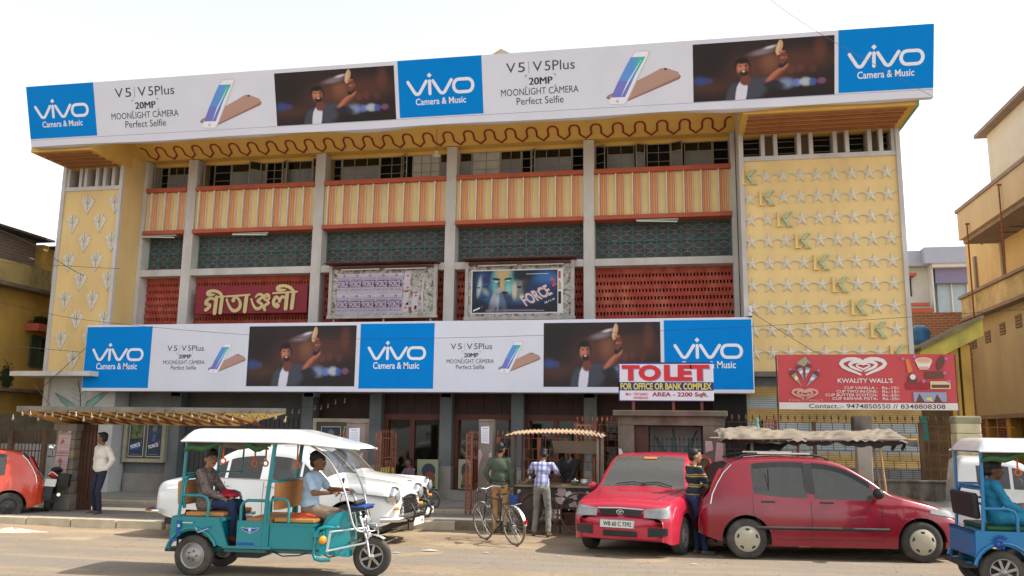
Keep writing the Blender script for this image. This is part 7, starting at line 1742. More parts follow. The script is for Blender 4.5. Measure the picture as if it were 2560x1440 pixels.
    def RF(a, b):
        x = -.20+2.23*a; y = (b-.5)*2; e = 1-abs(y)**6
        zc = 1.655+(.085 if a < .62 else .085-.12*(a-.62)/.38)
        ww = .53 if a < .6 else .53-.16*((a-.6)/.4)**1.5
        edge = min(1, a/.05, (1-a)/.03)
        z = 1.615-(.0 if a < .62 else .075*(a-.62)/.38)+(zc-1.615+.03)*(e**.5)*min(1, edge)**.5
        return (x, y*ww, z)
    q.grid(RF, 44, 20, m_roofw, True); rf = B(q, 'roof')
    q = MB(); q.grid(lambda a, b: ((RF(a, b)[0]), RF(a, b)[1]*.97, 1.60-(.0 if a < .62 else .08*(a-.62)/.38)), 20, 4, m_dkc, True); q.build('roof_lining', rf, world=False)
    q = MB()
    for sg in (-1, 1): q.tube([(-.20+2.23*a, RF(a, 0 if sg < 0 else 1)[1], RF(a, 0)[2]-.005) for a in [i/20 for i in range(21)]], .012, m_roofw, 6)
    q.build('roof_rim', rf, world=False)
    # rolled curtain
    for (x0, z0, x1, z1) in ((-.17, 1.50, .32, 1.57), (.60, 1.56, .92, 1.52)):
        q = MB(); q.tube([(x0+(x1-x0)*t, -W-.03, z0+(z1-z0)*t+.018*math.sin(t*9)) for t in [i/8 for i in range(9)]], [.02, .032, .036, .034, .038, .034, .028, .026, .012], m_grc, 8); B(q, 'rolled_curtain')
    q = MB(); q.grid(lambda a, b: (-.16+1.1*a, -W+.02*math.sin(a*12), 1.60-.09*b*(1-.5*abs(math.sin(a*5)))), 16, 2, m_dkc, True); B(q, 'curtain_flap')
    # hand grips
    for x, z, y in ((.27, 1.37, -.34), (.58, 1.335, -.1), (.66, 1.335, .05), (1.18, 1.33, -.2)):
        q = MB(); q.tube([(x+.035*math.cos(t), y, z+.035*math.sin(t)) for t in [2*math.pi*i/14 for i in range(14)]], .010, m_oh, 6, True); q.bar((x, y, z+.04), (x, y, 1.60), .014, .022, m_oh); B(q, 'hand_grip')
    q = MB(); q.box(-.40, -.27, -W+.1, W-.1, .27, .31, m_tr); q.bar((-.27, -.3, .40), (-.27, -.3, .28), .02, .02, m_tr); B(q, 'rear_step')
    if not front: return R
    # stickers
    P = Panel((-.30, -W-.031, .36), (1, 0, 0), (0, 0, 1)); P.lay = .002
    P.poly([(.17, .28), (.32, .28), (.30, .265), (.18, .265)], m_silv, 1); P.poly([(.10, .30), (.16, .29), (.14, .2), (.16, .12), (.10, .13)], m_navyp, 1); P.disc(.13, .235, .02, m_silv, 2)
    P.poly([(.37, .17), (.40, .16), (.53, .225), (.55, .245), (.40, .185)], m_navyp, 1); P.poly([(.34, .22), (.36, .19), (.38, .155), (.37, .19), (.36, .215)], m_silv, 1); P.poly([(.38, .155), (.52, .21), (.52, .218), (.39, .17)], m_silv, 1.5)
    P.rect(.03, .05, .12, .085, m_navyp, 1); P.mb.build('sticker', R, world=False)
    P = Panel((.565, -W-.001, .37), (1, 0, 0), (0, 0, 1)); P.lay = .002
    P.poly([(.05, .225), (.12, .215), (.165, .222), (.21, .215), (.28, .225), (.26, .19), (.20, .165), (.165, .15), (.13, .165), (.07, .19)], m_silv, 1); P.poly([(.06, .218), (.12, .208), (.165, .214), (.21, .208), (.27, .218), (.25, .192), (.20, .172), (.165, .16), (.13, .172), (.08, .192)], m_navyp, 2)
    P.poly([(.145, .215), (.185, .215), (.185, .185), (.165, .165), (.145, .185)], m_silv, 3); P.rect(.01, .015, .23, .045, m_navyp, 1); P.mb.build('sticker', R, world=False)
    # front shield, leg guard
    q = MB(); q.add([(1.62, -.30, .28), (1.88, -.18, .24), (1.88, .18, .24), (1.62, .30, .28), (1.64, -.30, .74), (1.86, -.16, .80), (1.86, .16, .80), (1.64, .30, .74), (1.58, -.30, .62)],
                     [(0, 1, 5, 4), (1, 2, 6, 5), (2, 3, 7, 6), (4, 5, 6, 7), (0, 4, 8), (0, 3, 2, 1)], mp_); o = B(q, 'front_shield'); so = o.modifiers.new('s', 'SOLIDIFY'); so.thickness = .012
    q = MB(); q.box(1.52, 1.60, -.46, -.30, .50, .56, mp_); q.box(1.56, 1.62, -.44, -.30, .28, .56, mp_); q.box(1.56, 1.62, .30, .44, .28, .56, mp_); B(q, 'lamp_board')
    for sg in (-1, 1):
        q = MB(); y = sg*.44
        q.tube([(1.80, sg*.30, .60), (1.66, y, .62), (1.60, y, .60), (1.565, y, .55), (1.54, y, .40), (1.535, y, .30), (1.56, y, .25), (1.62, y, .235), (1.74, y*.95, .24)], .022, mt_, 8); B(q, 'leg_guard')
        q = MB(); q.lathe((1.64, sg*.445, .47), (.7, sg*.7, 0), [(.048, 0), (.05, .012), (.035, .03), (0, .035)], m_amberl, 14); B(q, 'indicator')
        # windscreen hoops
        q = MB(); y = sg*.36
        q.tube(smooth_pts([(1.40, y, 1.575), (1.62, y, 1.44), (1.80, y, 1.18), (1.90, y, .92), (1.965, y*.9, .66), (2.02, y*.8, .57), (2.10, y*.5, .55)], 3), .013, m_chr, 8); B(q, 'screen_hoop')
        q = MB(); q.tube([(1.98, sg*.09, .72), (2.08, sg*.085, .44), (2.12, sg*.08, .24)], .018, m_chr, 8); B(q, 'fork')
    q = MB(); q.grid(lambda a, b: (1.42+.50*math.sin(a*1.57), (b-.5)*.70, 1.56-.60*(1-math.cos(a*1.57))-.0), 10, 3, glass('thin windscreen', (.85, .88, .88), .10), True); B(q, 'windscreen')
    q = MB(); q.tube([(2.02, -.28, .57), (2.02, .28, .57)], .012, m_chr, 6); q.tube([(1.96, -.33, .78), (1.96, .33, .78)], .010, m_chr, 6)
    for y in (-.28, .28): q.bar((1.98, y, .77), (2.02, y, .58), .012, .012, m_chr)
    q.tube([(2.02, -.22, .57), (2.18, -.20, .56), (2.18, .20, .56), (2.02, .22, .57)], .010, m_chr, 6)
    q.tube([(1.72, -.40, .56), (2.10, -.22, .60), (2.14, -.20, .50), (2.10, -.22, .42), (1.70, -.42, .34)], .012, m_silm, 6); q.bar((1.72, -.40, .57), (1.69, -.42, .33), .022, .022, m_silm)
    q.tube([(1.72, .40, .56), (2.10, .22, .60), (2.14, .20, .50), (2.10, .22, .42), (1.70, .42, .34)], .012, m_silm, 6); B(q, 'crash_bar')
    q = MB(); q.tube([(1.70, -.28, 1.01), (1.80, -.20, 1.0), (1.86, -.08, .98), (1.86, .08, .98), (1.80, .20, 1.0), (1.72, .30, 1.0)], .012, m_chr, 8); q.tube([(1.66, -.30, 1.015), (1.76, -.235, 1.005)], .018, m_tr, 8); q.tube([(1.68, .32, 1.005), (1.76, .255, 1.0)], .018, m_tr, 8)
    q.tube([(1.86, 0, .98), (1.94, 0, .80), (2.0, 0, .60)], .02, m_chr, 8); q.tube([(1.78, -.21, .99), (1.74, -.16, .92), (1.80, -.12, .80), (1.9, -.08, .78)], .005, m_cord, 4); B(q, 'handlebar')
    q = MB(); q.tube([(1.80, -.23, 1.01), (1.80, -.24, 1.12)], .005, m_tr, 4); q.lathe((1.80, -.26, 1.15), (-1, 0, .2), [(0, -.01), (.04, -.008), (.04, .008), (0, .01)], m_tr, 12); B(q, 'mirror')
    q = MB(); q.lathe((1.99, 0, .67), (1, 0, 0), [(.03, -.06), (.075, 0), (.078, .05), (.06, .065), (0, .07)], m_chr, 18); B(q, 'headlight')
    q = MB(); q.lathe((2.06, 0, .67), (1, 0, 0), [(.066, 0), (.05, .02), (0, .03)], m_head, 16); B(q, 'headlight_lens')
    q = MB(); q.box(1.90, 2.06, -.20, .22, .80, .83, m_tr)
    for y in (-.2, -.11, -.02, .07): q.lathe((1.95, y, .88), (0, 1, 0), [(0, 0), (.035, .01), (.035, .06), (0, .07)], m_tr, 10)
    q.box(1.90, 2.07, -.21, .23, .832, .85, m_navyp); B(q, 'horn_tray')
    # front wheel and guard
    wheel(R, 2.13, .0, .235, .09, 'spoke', 6, sg=-1)
    q = MB(); q.grid(lambda a, b: (2.13+.262*math.cos(math.radians(55+95*a)), (b-.5)*.13, .235+.262*math.sin(math.radians(55+95*a))), 12, 4, mat('grey mudguard', (.30, .31, .31), .4, bump=0), True); B(q, 'mudguard')
    q = MB(); q.tube([(.95, -.3, .30), (1.1, -.32, .25), (1.3, -.3, .26), (1.4, -.28, .29)], .008, m_cord, 5); q.tube([(1.55, -.2, .28), (1.65, -.22, .24), (1.8, -.2, .27)], .008, m_cord, 5); B(q, 'hanging_cable')
    return R
m_silm = mat('silver painted tube', (.50, .52, .52), .35, metal=.3, var=.05, bump=0)
RA = math.radians(3.0)
rk1 = rick('teal_rickshaw', 'teal electric rickshaw with white roof passing in front, one woman aboard', m_tealp, m_tealt, (-5.80, 10.36, 0), RA, wheel_cover='bolt')
q = MB(); q.grid(lambda a, b: (1.12+.40*a, -.32+.30*b, .705+.055*math.sin(min(1, a*1.1)*3.1)*math.sin(b*3.14)**.5+.008*math.sin(a*14+b*9)), 14, 8, mat('orange red cloth', (.50, .07, .02), .85, var=.12, bump=.2), True)
o = q.build('seat_cloth', rk1, world=False)
bx = at(2483, 1440, 11.1)
rk2 = rick('blue_rickshaw', 'blue electric rickshaw cut by the right edge, woman in blue seated inside', m_bluep, m_bluep, (bx.x+.12, 11.55, 0), math.radians(1), front=False, seatm=mat('green vinyl seat', (.012, .075, .02), .5, bump=0), wheel_cover='spoke')
q = MB(); 
P = Panel((-.2, -.493, .45), (1, 0, 0), (0, 0, 1)); P.lay = .002; m_nb = flat('dark blue emblem', (.01, .03, .22))
P.stroke(arc(.17, .13, .055, .055, 40, 320, 12), .018, m_nb, 1)
for k in range(9): a_ = math.radians(40+31*k); P.disc(.17+.075*math.cos(a_), .13+.075*math.sin(a_), .012, m_nb, 1)
P.disc(.17, .13, .018, m_nb, 2); P.mb.build('sticker', rk2, world=False)
# ---- bicycle
bk = thing('bicycle', 'old dark bicycle with silver mudguards standing on its side stand', 'bicycle')
m_bw = mat('brown dusty tyre', (.17, .13, .09), .85, bump=0); m_bf = mat('black cycle frame', (.03, .028, .028), .4, bump=0)
Rw = .325
def cwheel(x, par=bk):
    q = MB(); q.tube([(x+Rw*math.cos(t), 0, Rw+Rw*math.sin(t)) for t in [2*math.pi*i/36 for i in range(36)]], .018, m_bw, 6, True); w_ = q.build('wheel', bk, world=False)
    q = MB(); q.tube([(x+(Rw-.02)*math.cos(t), 0, Rw+(Rw-.02)*math.sin(t)) for t in [2*math.pi*i/36 for i in range(36)]], .010, m_steel, 5, True); q.build('rim', w_, world=False)
    q = MB()
    for k in range(22): t = 2*math.pi*k/22; q.bar((x, (-1)**k*.025, Rw), (x+(Rw-.02)*math.cos(t), 0, Rw+(Rw-.02)*math.sin(t)), .0035, .0035, m_steel)
    q.lathe((x, -.04, Rw), (0, 1, 0), [(0, 0), (.02, 0), (.02, .08), (0, .08)], m_steel, 8); q.build('spokes', w_, world=False)
cwheel(-.48); cwheel(.50)
q = MB(); bbp = (-.03, 0, .29); sp_ = (-.16, 0, .80); hd0 = (.33, 0, .86); hd1 = (.37, 0, .70)
for a_, b_ in ((hd1, bbp), (sp_, bbp), ((-.155, 0, .74), (.345, 0, .80)), ((-.155, .0, .72), (-.48, 0, Rw)), (bbp, (-.48, 0, Rw)), (hd0, (.385, 0, .62)), ((.385, 0, .62), (.50, 0, Rw))): q.tube([a_, b_], .014, m_bf, 7)
q.build('frame', bk, world=False)
q = MB(); q.tube([(.33, 0, .93), (.33, 0, .86)], .012, m_chr, 6); q.tube(smooth_pts([(.16, -.26, .93), (.26, -.25, .95), (.34, -.14, .96), (.34, 0, .93), (.34, .14, .96), (.26, .25, .95), (.16, .26, .93)], 3), .011, m_chr, 7)
q.tube([(.12, -.26, .925), (.20, -.258, .935)], .016, m_tr, 6); q.tube([(.12, .26, .925), (.20, .258, .935)], .016, m_tr, 6); q.tube([(.30, -.2, .93), (.36, -.1, .80), (.38, 0, .7)], .005, m_cord, 4); q.build('handlebar', bk, world=False)
q = MB(); q.grid(lambda a, b: (-.27+.26*a, (b-.5)*(.17*(1-a)**.7+.03), .875+.015*math.cos(a*5)-.03*abs(b-.5)*2), 10, 6, mat('black leather saddle', (.02, .02, .02), .45, bump=0), True); q.tube([(-.16, 0, .80), (-.165, 0, .86)], .012, m_chr, 6); q.build('saddle', bk, world=False)
for cx, a0, a1 in ((.50, 20, 130), (-.48, 10, 175)):
    q = MB(); q.grid(lambda a, b: (cx+(Rw+.035)*math.cos(math.radians(a0+(a1-a0)*a)), (b-.5)*.055, Rw+(Rw+.035)*math.sin(math.radians(a0+(a1-a0)*a))), 14, 3, m_silm, True); q.build('mudguard', bk, world=False)
q = MB()
for y in (-.07, 0, .07): q.tube([(-.20, y, .70), (-.66, y, .72)], .006, m_bf, 5)
q.tube([(-.66, -.07, .72), (-.66, .07, .72)], .006, m_bf, 5); q.tube([(-.60, .06, .71), (-.48, .04, Rw)], .005, m_bf, 5); q.tube([(-.60, -.06, .71), (-.48, -.04, Rw)], .005, m_bf, 5); q.build('carrier', bk, world=False)
q = MB(); q.lathe((-.03, -.03, .29), (0, -1, 0), [(0, 0), (.09, .002), (.09, .006), (0, .008)], m_bf, 18); q.bar((-.03, -.05, .29), (.10, -.06, .19), .014, .014, m_steel); q.bar((-.03, .05, .29), (-.16, .06, .39), .014, .014, m_steel); q.box(.05, .15, -.13, -.06, .18, .205, m_tr); q.box(-.21, -.11, .06, .13, .38, .405, m_tr); q.build('crank', bk, world=False)
q = MB(); q.bar((-.40, .02, .30), (-.34, -.17, .01), .012, .012, m_steel); q.build('side_stand', bk, world=False)
q = MB(); q.box(-.86, -.84, -.03, .03, .40, .46, m_redl); q.build('reflector', bk, world=False)
pf_, pr_ = Vector((-3.11, 14.52, 0)), Vector((-2.52, 13.95, 0))
mid = (pf_+pr_)/2; dd = pf_-pr_; bk.location = (mid.x, mid.y, 0); bk.rotation_euler = (math.radians(-6), 0, math.atan2(dd.y, dd.x))
bk.scale = (.9, .9, .9)
# ---- motorcycle, seen from behind at the left
mc = thing('motorcycle', 'dark motorcycle parked behind the orange car, rear plate and round mirror showing', 'motorcycle')
q = MB(); B = lambda q, n: q.build(n, mc, world=False)
for x in (0, 1.25):
    q = MB(); q.lathe((x, -.05, .29), (0, 1, 0), [(.20, 0), (.27, .0), (.29, .02), (.29, .08), (.27, .10), (.20, .10)], m_tyre, 24); B(q, 'wheel')
q = MB(); q.grid(lambda a, b: (-.02+.33*math.cos(math.radians(60+130*a)), (b-.5)*.15, .29+.34*math.sin(math.radians(60+130*a))), 10, 4, m_tr, True); B(q, 'mudguard')
q = MB(); q.ell((.30, 0, .80), (.36, .12, .06), m_tr, 12, 8); B(q, 'saddle')
q = MB(); q.ell((.78, 0, .84), (.24, .14, .13), mat('dark red tank', (.12, .01, .012), .25, bump=0), 14, 8); B(q, 'fuel_tank')
q = MB(); q.box(.35, .9, -.11, .11, .32, .62, m_tr); q.tube([(.9, 0, .6), (1.05, 0, .9)], .03, m_tr); q.tube([(1.02, -.05, .95), (1.25, -.06, .29)], .02, m_chr); q.tube([(1.02, .05, .95), (1.25, .06, .29)], .02, m_chr); q.tube([(.5, -.14, .30), (-.1, -.16, .34)], .035, m_chr); q.tube([(.4, .06, .45), (0, .06, .29)], .02, m_tr); B(q, 'engine_and_frame')
q = MB(); q.tube([(.88, -.34, 1.02), (1.0, -.2, 1.02), (1.04, 0, .98), (1.0, .2, 1.02), (.88, .34, 1.02)], .013, m_tr, 6); B(q, 'handlebar')
for sg in (-1, 1): q = MB(); q.tube([(.96, sg*.26, 1.02), (.96, sg*.30, 1.16)], .006, m_tr, 5); q.lathe((.95, sg*.31, 1.21), (-1, 0, .1), [(0, -.01), (.06, -.008), (.06, .008), (.054, .012), (0, .012)], m_chr, 16); B(q, 'mirror')
q = MB(); q.ell((-.16, 0, .72), (.04, .09, .06), m_redl, 12, 8); B(q, 'tail_lamp')
q = MB(); q.add([(-.22, -.10, .64), (-.22, .10, .64), (-.28, .10, .50), (-.28, -.10, .50)], [(0, 1, 2, 3)], m_plate); B(q, 'number_plate')
q = MB(); q.tube([(-.18, -.1, .70), (-.22, 0, .78), (-.18, .1, .70)], .012, m_chr, 6); q.box(-.12, .12, -.30, -.12, .50, .74, m_tr); B(q, 'carrier_box')
pm_ = gz(122, 1250, .12); mc.location = (at(122, 1240, 15.55).x, 15.55, .118); mc.rotation_euler = (math.radians(5), 0, math.radians(118))
# ================================================================ people
def skin_mat(n, c): return mat(n, c, .55, var=.08, scale=12, bump=.04)
sk1 = skin_mat('brown skin', (.20, .085, .045)); sk2 = skin_mat('light brown skin', (.34, .17, .10)); sk3 = skin_mat('deep brown skin', (.12, .05, .03))
m_hair = mat('black hair', (.010, .009, .009), .55, var=.3, scale=30, bump=.3, bscale=90)
m_eye = flat('eye white', (.55, .52, .48)); m_pup = flat('dark pupil', (.01, .01, .01)); m_lip = flat('brown lips', (.16, .045, .04))
def cloth(name, col, var=.10, b=.5): return mat(name, col, .9, var=var, scale=9, bump=b, bscale=9)
def capsule(q, p0, r0, p1, r1, mt, n=12):
    p0, p1 = Vector(p0), Vector(p1); d = p1-p0; L = d.length
    if L < 1e-5: d = Vector((0, 0, 1)); L = 1e-5
    pr = [(0, -r0)]+[(r0*math.sin(a), -r0*math.cos(a)) for a in (.4, .85, 1.3)]+[(r0, 0), ((r0+r1)/2, L/2), (r1, L)]+[(r1*math.sin(a), L+r1*math.cos(a)) for a in (1.3, .85, .4)]+[(0, L+r1)]
    d = d.normalized(); u = Vector((0, 0, 1)) if abs(d.z) < .9 else Vector((1, 0, 0)); r = d.cross(u).normalized(); u = r.cross(d)
    vs = [p0+d*pr[0][1]]
    for rad, h in pr[1:-1]:
        for j in range(n): t = 2*math.pi*j/n; vs.append(p0+d*h+(r*math.cos(t)+u*math.sin(t))*rad)
    vs.append(p0+d*pr[-1][1]); fs = []; m_ = len(pr)-2
    for j in range(n): fs.append((0, 1+(j+1) % n, 1+j))
    for i in range(m_-1):
        for j in range(n): a = 1+i*n; fs.append((a+j, a+(j+1) % n, a+n+(j+1) % n, a+n+j))
    a = 1+(m_-1)*n
    for j in range(n): fs.append((a+j, a+(j+1) % n, len(vs)-1))
    q.add(vs, fs, mt, True)
def ellipsoid(q, c, r, mt, R=None, n=16, k=10):
    c = Vector(c); vs = []; fs = []
    P = lambda a, b: Vector((r[0]*math.sin(b)*math.cos(a), r[1]*math.sin(b)*math.sin(a), r[2]*math.cos(b)))
    T = (lambda v: c+(R @ v)) if R else (lambda v: c+v)
    vs.append(T(P(0, 0)))
    for i in range(1, k):
        for j in range(n): vs.append(T(P(2*math.pi*j/n, math.pi*i/k)))
    vs.append(T(P(0, math.pi)))
    for j in range(n): fs.append((0, 1+j, 1+(j+1) % n))
    for i in range(k-2):
        for j in range(n): a = 1+i*n; fs.append((a+j, a+n+j, a+n+(j+1) % n, a+(j+1) % n))
    a = 1+(k-2)*n
    for j in range(n): fs.append((a+j, len(vs)-1, a+(j+1) % n))
    q.add(vs, fs, mt, True)
def blob(q, name, parent, voxel=.008, it=3, label=None, wrinkle=0.):
    "melt overlapping closed shapes into one continuous skin"
    me = q.mesh(name); ob = bpy.data.objects.new(name, me); COL.objects.link(ob)
    md = ob.modifiers.new('r', 'REMESH'); md.mode = 'VOXEL'; md.voxel_size = voxel; md.use_smooth_shade = True
    sm = ob.modifiers.new('s', 'SMOOTH'); sm.factor = .6; sm.iterations = it
    ob.parent = parent
    if label: ob['label'] = label
    PENDING.append((ob, wrinkle)); return ob
PENDING = []
def settle():
    from mathutils import noise
    dg = bpy.context.evaluated_depsgraph_get()
    res = [bpy.data.meshes.new_from_object(ob.evaluated_get(dg)) for ob, _ in PENDING]
    for (ob, wr), new in zip(PENDING, res):
        old = ob.data; mt = old.materials[0]
        if wr:
            for v in new.vertices:
                c = v.co; n_ = noise.noise(Vector((c.x*9, c.y*9, c.z*16+c.x*6)))+.5*noise.noise(Vector((c.x*21, c.y*21, c.z*30))); v.co = c+v.normal*n_*wr
        ob.modifiers.clear(); ob.data = new; new.name = ob.name
        new.materials.clear(); new.materials.append(mt)
        k = len(new.polygons); new.polygons.foreach_set('material_index', [0]*k); new.polygons.foreach_set('use_smooth', [True]*k)
        bpy.data.meshes.remove(old)
def ik(a, b, l1, l2, hint):
    a, b, hint = Vector(a), Vector(b), Vector(hint); d = b-a; L = min(d.length, (l1+l2)*.999)
    d = d.normalized(); b = a+d*L; x = (l1*l1-l2*l2+L*L)/(2*L); h = math.sqrt(max(0, l1*l1-x*x))
    n_ = hint-d*hint.dot(d); n_ = n_.normalized() if n_.length > 1e-4 else Vector((0, 0, 1))
    return a+d*x+n_*h, b
def hand(q, wr, el, mt, curl=.5, palm_dir=None, k=1.):
    "palm, four unequal bent fingers and a thumb leaving the side of the palm"
    wr, el = Vector(wr), Vector(el); d = (wr-el).normalized()
    pd = Vector(palm_dir) if palm_dir else Vector((0, 0, -1)); pd = (pd-d*pd.dot(d)).normalized(); s = d.cross(pd)
    c = wr+d*.045*k
    for t in (-.022, 0, .022): capsule(q, wr+s*t*.7*k, .016*k, wr+d*.078*k+s*t*k, .0135*k, mt, 8)
    for i, (o, L) in enumerate(((-.028, .060), (-.010, .070), (.009, .066), (.027, .052))):
        a = wr+d*.074*k+s*o*k; f1 = (d*math.cos(curl)+pd*math.sin(curl)); f2 = (d*math.cos(curl*2.1)+pd*math.sin(curl*2.1))
        b = a+f1*L*.5*k; e = b+f2*L*.5*k
        capsule(q, a, .0092*k, b, .0085*k, mt, 7); capsule(q, b, .0085*k, e, .0072*k, mt, 7)
    a = wr+d*.025*k-s*.024*k; b = a+(d*.6-s*.75+pd*.25).normalized()*.034*k; e = b+(d*.95-s*.1+pd*.35).normalized()*.028*k
    capsule(q, a, .0105*k, b, .0095*k, mt, 7); capsule(q, b, .0095*k, e, .008*k, mt, 7)
def head(q, c, f, sk, k=1., hair='short', parent=None, glasses=False, moustache=False, cap=None, up=None):
    "c = middle of the head, f = looking direction"
    c, f = Vector(c), Vector(f).normalized(); u = Vector(up) if up else Vector((0, 0, 1)); l = u.cross(f).normalized(); u = f.cross(l)
    R = Matrix((f, l, u)).transposed()
    T = lambda x, y, z: c+R @ Vector((x*k, y*k, z*k))
    ellipsoid(q, T(-.012, 0, .022), (.096*k, .074*k, .094*k), sk, R)
    ellipsoid(q, T(.020, 0, -.035), (.062*k, .054*k, .068*k), sk, R)
    capsule(q, T(.062, 0, -.083), .017*k, T(.045, 0, -.09), .02*k, sk, 8)
    capsule(q, T(.080, 0, .012), .009*k, T(.096, 0, -.024), .0125*k, sk, 8)
    for s in (-1, 1):
        ellipsoid(q, T(-.012, s*.076, -.008), (.018*k, .009*k, .028*k), sk, R, 8, 6); capsule(q, T(.074, s*.018, .03), .010*k, T(.066, s*.046, .03), .010*k, sk, 7)
        capsule(q, T(.045, s*.034, -.01), .022*k, T(.045, s*.03, -.04), .02*k, sk, 7)
    det = []
    for s in (-1, 1):
        e = MB(); ellipsoid(e, T(.078, s*.029, .009), (.008*k, .0135*k, .0085*k), m_eye, R, 8, 6); ellipsoid(e, T(.0835, s*.029, .009), (.004*k, .006*k, .006*k), m_pup, R, 8, 6)
        e.tube([T(.083, s*.014, .030), T(.084, s*.030, .036), T(.074, s*.048, .030)], .0038*k, m_hair, 5); det.append((e, 'eye'))
    e = MB(); ellipsoid(e, T(.079, 0, -.047), (.008*k, .022*k, .008*k), m_lip, R, 10, 6); det.append((e, 'mouth'))
    if moustache: e = MB(); ellipsoid(e, T(.086, 0, -.036), (.007*k, .028*k, .006*k), m_hair, R, 10, 6); det.append((e, 'moustache'))
    if glasses:
        e = MB()
        for s in (-1, 1):
            e.tube([T(.094, s*.032+.021*math.cos(t), .008+.014*math.sin(t)) for t in [2*math.pi*i/12 for i in range(12)]], .0022*k, m_tr, 5, True)
            e.tube([T(.093, s*.053, .010), T(.0, s*.080, .008)], .002*k, m_tr, 4)
        e.tube([T(.095, -.012, .010), T(.095, .012, .010)], .002*k, m_tr, 4); det.append((e, 'glasses'))
    for e, n_ in det: e.build(n_, parent, world=False)
    h = MB()
    ellipsoid(h, T(-.030, 0, .048), (.092*k, .081*k, .084*k), m_hair, R); ellipsoid(h, T(.030, 0, .096), (.055*k, .060*k, .026*k), m_hair, R)
    ellipsoid(h, T(-.058, 0, -.012), (.052*k, .068*k, .062*k), m_hair, R)
    if hair == 'fringe': ellipsoid(h, T(.055, 0, .078), (.045*k, .066*k, .034*k), m_hair, R); ellipsoid(h, T(-.02, 0, .075), (.095*k, .085*k, .075*k), m_hair, R)
    if hair == 'tied': ellipsoid(h, T(-.115, 0, -.02), (.045*k, .05*k, .05*k), m_hair, R); ellipsoid(h, T(-.02, 0, .052), (.100*k, .085*k, .085*k), m_hair, R); capsule(h, T(-.12, 0, -.04), .03*k, T(-.14, 0, -.17), .02*k, m_hair)
    if cap is None: blob(h, 'hair', parent, .008, 2, wrinkle=.002)
    else:
        h2 = MB(); ellipsoid(h2, T(-.012, 0, .055), (.104*k, .086*k, .070*k), cap, R); capsule(h2, T(.07, -.03, .045), .012*k, T(.14, 0, .035), .010*k, cap); capsule(h2, T(.07, .03, .045), .012*k, T(.14, 0, .035), .010*k, cap); blob(h2, 'cap', parent, .008, 2)
        blob(h, 'hair', parent, .009, 2)
